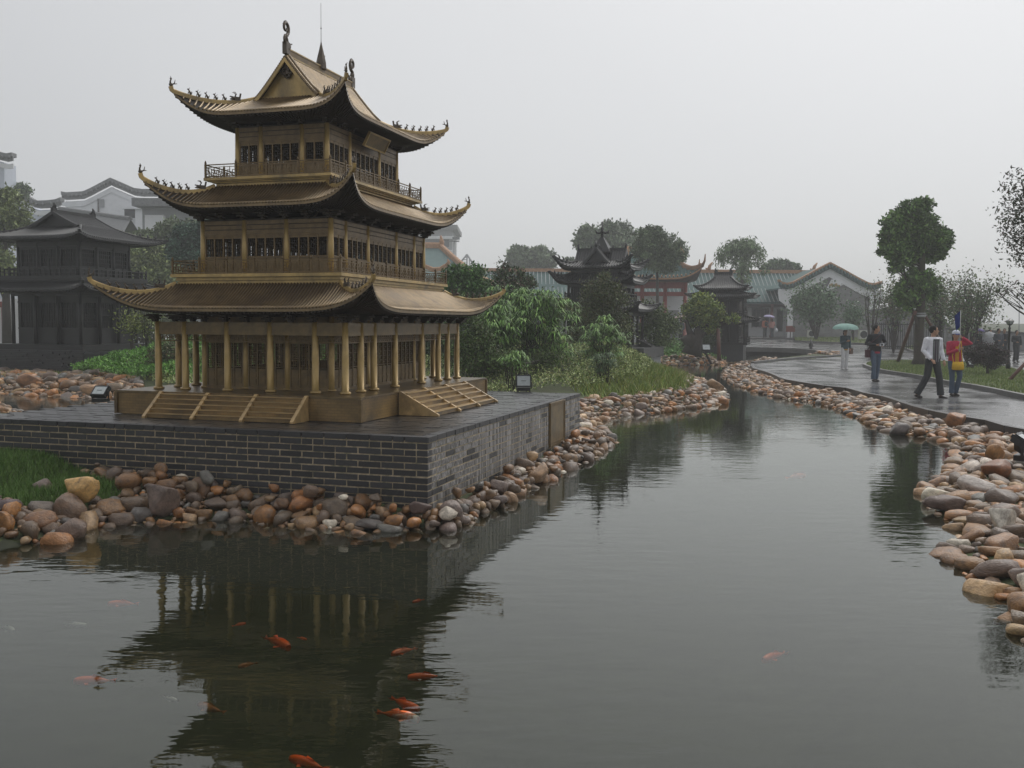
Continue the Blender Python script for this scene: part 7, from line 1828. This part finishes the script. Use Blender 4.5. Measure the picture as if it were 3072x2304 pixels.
mb = MB(); loft(mb, [((0, 0, 0), .08, .05), ((0, 0, .2), .14, .06), ((0, 0, .38), .03, .02)], 8); o = mb.build('white_bag', M['white_cloth']); o.location = f2 + Vector((.32, -.1, .45)); tag(o, 'white carrier bag held by the person in pink', 'bag')
mb = MB(); loft(mb, [((0, 0, 0), .13, .08), ((0, 0, .25), .15, .09), ((0, 0, .4), .08, .05)], 8); o = mb.build('backpack', M['black_cloth']); o.location = f1 + Vector((.05, -.17, .95)); tag(o, 'black backpack on the back of the person in orange', 'backpack')
f3, _ = far2('dark dressed person under the pink umbrella by the gate pavilion', 2042, 66, 1.7, 'slate_denim', 'charcoal_cloth', 0, 0, None)
umbrella('dull pink umbrella left of the leaning tree', f3 + Vector((-.05, -.1, 1.66)), (0, -.1, 0), .48, M['pink_umbrella'], f3 + Vector((.1, -.2, 1.1)))
Gr = 'group standing behind the dark bush'
for px_, d, H, top, lab, trn in ((2932, 47, 1.52, 'charcoal_cloth', 'dark dressed person under the violet umbrella', 0), (2996, 46, 1.56, 'slate_denim', 'person in blue grey top right of the grey umbrella', .5), (3013, 47, 1.55, 'black_cloth', 'dark dressed person left of the lamp post behind the bush', -.5), (3050, 45, 1.50, 'charcoal_cloth', 'person in dark coat standing right of the lamp post', .3), (2970, 47, 1.5, 'black_cloth', 'person hidden behind the grey umbrella', 0)):
    p = at_depth(px_, 1000, d); f = Vector((p.x, d, land(d) + .005)); old = gz_; gz_ = lambda a, b, off=0, f=f: f
    _f, _w = far_person(lab, px_, 0, H, top, 'charcoal_cloth', trn, 0, Gr); gz_ = old
    if px_ == 2932: umbrella('violet umbrella behind the woman in red', f + Vector((0, -.1, 1.40)), (0, .08, 0), .32, mat('violet_cloth', (.19, .15, .38), .8), f + Vector((.1, -.2, 1.0)))
    if px_ == 2970: umbrella('grey umbrella tilted towards the pond above the bush', f + Vector((-.15, -.35, 1.02)), (1.15, 0, 0), .40, M['grey_umbrella'], f + Vector((.0, .0, 1.1)))

# ================================================================== SMALL THINGS
def floodlight(label, p, rz, s=1.0, tilt=-.5, post=0.0, glass='lamp_glass'):
    r = empty('floodlight', p, rz, label=label, cat='floodlight', group='floodlights around the pond')
    if post:
        for q in (-.06, .06): mb = MB(); mb.bar((q * s, 0, 0), (q * s, 0, post), .03 * s); mb.build('leg', M['metal_black'], r)
    else:
        mb = MB(); mb.box(-.13 * s, .13 * s, -.09 * s, .09 * s, 0, .06 * s); mb.build('ballast_box', M['metal_black'], r)
    z = (post or .06 * s) + .13 * s; T = Matrix.Translation((0, 0, z)) @ Matrix.Rotation(tilt, 4, 'X')
    mb = MB(); mb.box(-.15 * s, .15 * s, -.03 * s, .05 * s, -.12 * s, .12 * s, T); mb.add([T @ Vector(q) for q in ((-.11 * s, .05 * s, -.08 * s), (.11 * s, .05 * s, -.08 * s), (.11 * s, .05 * s, .08 * s), (-.11 * s, .05 * s, .08 * s), (-.06 * s, .12 * s, -.04 * s), (.06 * s, .12 * s, -.04 * s), (.06 * s, .12 * s, .04 * s), (-.06 * s, .12 * s, .04 * s))], [(0, 1, 5, 4), (1, 2, 6, 5), (2, 3, 7, 6), (3, 0, 4, 7), (4, 5, 6, 7)])
    for a_ in (-.165, .165): mb.bar((a_ * s, 0, z - .16 * s), (a_ * s, 0, z + .02 * s), .012 * s, .03 * s)
    for a_ in (-.1, .1): mb.cbox((a_ * s, -.0, .13 * s), (.03 * s, .04 * s, .02 * s), T)
    mb.build('housing', M['metal_black'], r)
    mb = MB(); mb.box(-.125 * s, .125 * s, -.040 * s, -.031 * s, -.095 * s, .095 * s, T); gl_ = mb.build('glass', M[glass], r)
    mb = MB()
    for a0, a1, b0, b1 in ((-.14, .14, .095, .115), (-.14, .14, -.115, -.095), (-.14, -.125, -.095, .095), (.125, .14, -.095, .095)): mb.box(a0 * s, a1 * s, -.046 * s, -.031 * s, b0 * s, b1 * s, T)
    mb.box(-.05 * s, .05 * s, -.044 * s, -.041 * s, -.006 * s, .004 * s, T); mb.build('frame', M['metal_black'], r)
q = on_z(1570, 1172, TOP); floodlight('black floodlight on the back edge of the brick platform', (q.x, q.y, TOP), .1, .85, -.15)
q = on_z(286, 1212, .42); floodlight('floodlight behind the left rear edge of the platform', (q.x, q.y + .2, .44), -.2, .85, -.8)
q = on_z(162, 1106, .15); floodlight('floodlight on two legs before the slate plinth', (q.x, q.y, .1), -.3, .9, -.5, .5)
q = on_land(2910, 1104, .12); floodlight('floodlight on the lawn beside the dark bush', (q.x, q.y, .12), .4, 1.0, -.6)
q = at_depth(2118, 1046, 44); floodlight('floodlight in the grass below the leaning tree', (q.x, q.y, .45), .1, 1.3, -.5)
q = on_z(3075, 1385, .0); floodlight('floodlight lying among the stones at the right edge', (q.x, q.y, .02), .9, 1.2, -1.0)
q = on_land(2437, 1050, .0); mb = MB(); mb.lathe([(.18, 0), (.16, .1), (.08, .25), (.14, .45), (.12, .55), (.02, .8)], 8); o = mb.build('lantern', M['dark_roof']); o.location = (q.x, q.y + .3, .1); tag(o, 'small dark stone lantern on the stones of the inlet', 'lantern')
# lamp post
q = on_land(3024, 1108, .12); s = 1.0; r = empty('lamp_post', q, 0, label='black street lamp with a lantern head behind the dark bush', cat='lamp post')
H_ = (1108 - 985) * q.y / FPX; hd = at_depth(3030, 955, q.y).z - q.z
mb = MB(); mb.lathe([(.09, 0), (.09, .25), (.06, .3), (.045, .5), (.04, hd * .80), (.06, hd * .805), (.03, hd * .83), (.03, hd * .86)], 10); mb.build('post', M['metal_black'], r)
mb = MB(); h0 = hd * .86; hl = hd - h0; mb.lathe([(.04, h0), (.10, h0 + .04), (.10, h0 + .06)], 8); mb.lathe([(.17, h0 + hl * .62), (.12, h0 + hl * .72), (.05, h0 + hl * .85), (.03, h0 + hl * .9), (.01, h0 + hl)], 8)
for i in range(6): a = i * PI / 3; mb.bar((.10 * math.cos(a), .10 * math.sin(a), h0 + .05), (.155 * math.cos(a), .155 * math.sin(a), h0 + hl * .63), .014)
mb.build('lantern_frame', M['metal_black'], r)
mb = MB(); mb.lathe([(.085, h0 + .06), (.14, h0 + hl * .6)], 6, sm=False); mb.build('lantern_glass', M['lamp_glass'], r)

# ---- carp
FMAT = mat('orange_carp', (.90, .13, .012), .35, 0, .15, 18, coat=.3); FMAT2 = mat('pied_carp', (.90, .17, .03), .35, 0, .1, 18, dirt=(.72, .62, .52), dirt_scale=14, dirt_amt=1); FMAT3 = mat('white_carp', (.42, .42, .42), .35, 0, .15, 18); FMAT4 = mat('dark_gold_carp', (.40, .12, .02), .35, 0, .2, 18, dirt=(.03, .02, .015), dirt_scale=16, dirt_amt=1)
def carp(label, px_, py_, dx, dy, z, m, sc=1.0, tailm=None):
    a, b_ = on_z(px_ - dx / 2, py_ - dy / 2, z), on_z(px_ + dx / 2, py_ + dy / 2, z); L = (b_ - a).length * sc; c = (a + b_) / 2; hd_ = math.atan2(b_.y - a.y, b_.x - a.x)
    r = empty('carp', (c.x, c.y, z), hd_, label=label, cat='fish', group='ornamental carp in the pond')
    n = 12; mb = MB(); bend = random.uniform(-.05, .05); pts, rad = [], []
    for i in range(n):
        t = i / (n - 1); pts.append((L * (.5 - .82 * t), L * bend * math.sin(t * 4), 0)); rad.append(L * (.016 + .078 * math.sin(PI * min(1, (t * .92 + .08)) ** .75) ** .9) * (1 if t < .9 else .8))
    mb.tube(pts, rad, 10, flat=1.2, up=(0, 0, 1)); mb.build('body', m, r)
    e = pts[-1]; mb = MB(); mb.grid([[(e[0] + L * .03, e[1], .02 * L), (e[0] + L * .03, e[1], -.02 * L)], [(e[0] - L * .16, e[1] + L * .07, .03 * L), (e[0] - L * .14, e[1] + .01 * L, -.06 * L)], ], flip=False)
    mb.grid([[(e[0] + L * .03, e[1], .01 * L), (e[0] + L * .03, e[1] + .004 * L, -.02 * L)], [(e[0] - L * .15, e[1] - L * .08, .03 * L), (e[0] - L * .10, e[1] - .01 * L, -.03 * L)]])
    mb.build('tail', tailm or m, r)
    for s in (-1, 1): mb = MB(); mb.grid([[(L * .26, s * L * .06, -.02 * L), (L * .20, s * L * .06, -.02 * L)], [(L * .19, s * L * .18, -.03 * L), (L * .12, s * L * .13, -.03 * L)]]); mb.build('fin', tailm or m, r)
    mb = MB(); mb.grid([[(L * .12, 0, .09 * L), (-L * .12, 0, .07 * L)], [(L * .05, 0, .16 * L), (-L * .12, 0, .10 * L)]]); mb.build('dorsal_fin', m, r)
W_ = WATER_Z + .045
FO, FP, FW, FD = FMAT, FMAT2, FMAT3, FMAT4
carp('pale orange carp near the left edge, level with the column reflections', 372, 1811, -96, 2, W_ - .09, FO)
carp('small thin red carp among the column reflections', 716, 1874, 42, -8, W_ - .10, FO)
carp('bright orange carp swimming down right in the dark reflection', 829, 1926, 74, 36, W_ - .08, FO)
carp('bright orange carp slanting up right at the reflection edge', 1213, 1953, -74, 20, W_ - .08, FO)
carp('long orange carp with faint tail at the left edge', 288, 2042, -130, 2, W_ - .09, FO)
carp('orange carp with a long pale tail right of the dark reflection', 1278, 2030, -110, 6, W_ - .08, FO, tailm=FW)
carp('upper of two orange carp swimming close together', 1210, 2110, 92, 34, W_ - .08, FO)
carp('orange and white carp just below its orange neighbour', 1190, 2146, 128, 26, W_ - .07, FP)
carp('dark gold carp inside the reflection at lower left', 636, 2126, -82, -26, W_ - .12, FD)
carp('large orange carp cut by the bottom edge of the picture', 930, 2292, -118, -34, W_ - .07, FO)
carp('lone orange carp in the open water on the right', 2326, 1968, -72, 26, W_ - .10, FO)
carp('dim bronze carp deep in the dark reflection', 745, 1994, -60, 14, W_ - .20, FD)
carp('white carp at the left picture edge', 22, 1886, 36, 16, W_ - .11, FW)
carp('faint white carp below the pale orange one', 225, 1874, 70, 4, W_ - .17, FW)
carp('faint bluish white carp near the lower left reflection', 508, 2096, 46, 14, W_ - .15, FW)
carp('faint pinkish carp in the distant open water', 2385, 1430, 60, -6, W_ - .18, FO)
carp('dim reddish carp under the corner stones reflection', 1256, 1802, -36, 8, W_ - .18, FO)
carp('dim red carp near the dark reflection centre', 905, 1915, 30, 6, W_ - .19, FO)

# ================================================================== AIR
hz = MB(); hz.box(-720, 720, -14, 1520, -3.0, 32)
m = bpy.data.materials.new('haze'); m.use_nodes = True; n = m.node_tree.nodes; n.clear()
o_ = n.new('ShaderNodeOutputMaterial'); v_ = n.new('ShaderNodeVolumePrincipled'); v_.inputs['Color'].default_value = (.97, .98, 1.0, 1); v_.inputs['Density'].default_value = .0019; v_.inputs['Anisotropy'].default_value = .2
m.node_tree.links.new(v_.outputs[0], o_.inputs['Volume'])
hz.build('haze', m, kind='stuff', label='thin rain mist over the whole place')
SC.render.resolution_x, SC.render.resolution_y = 1024, 768
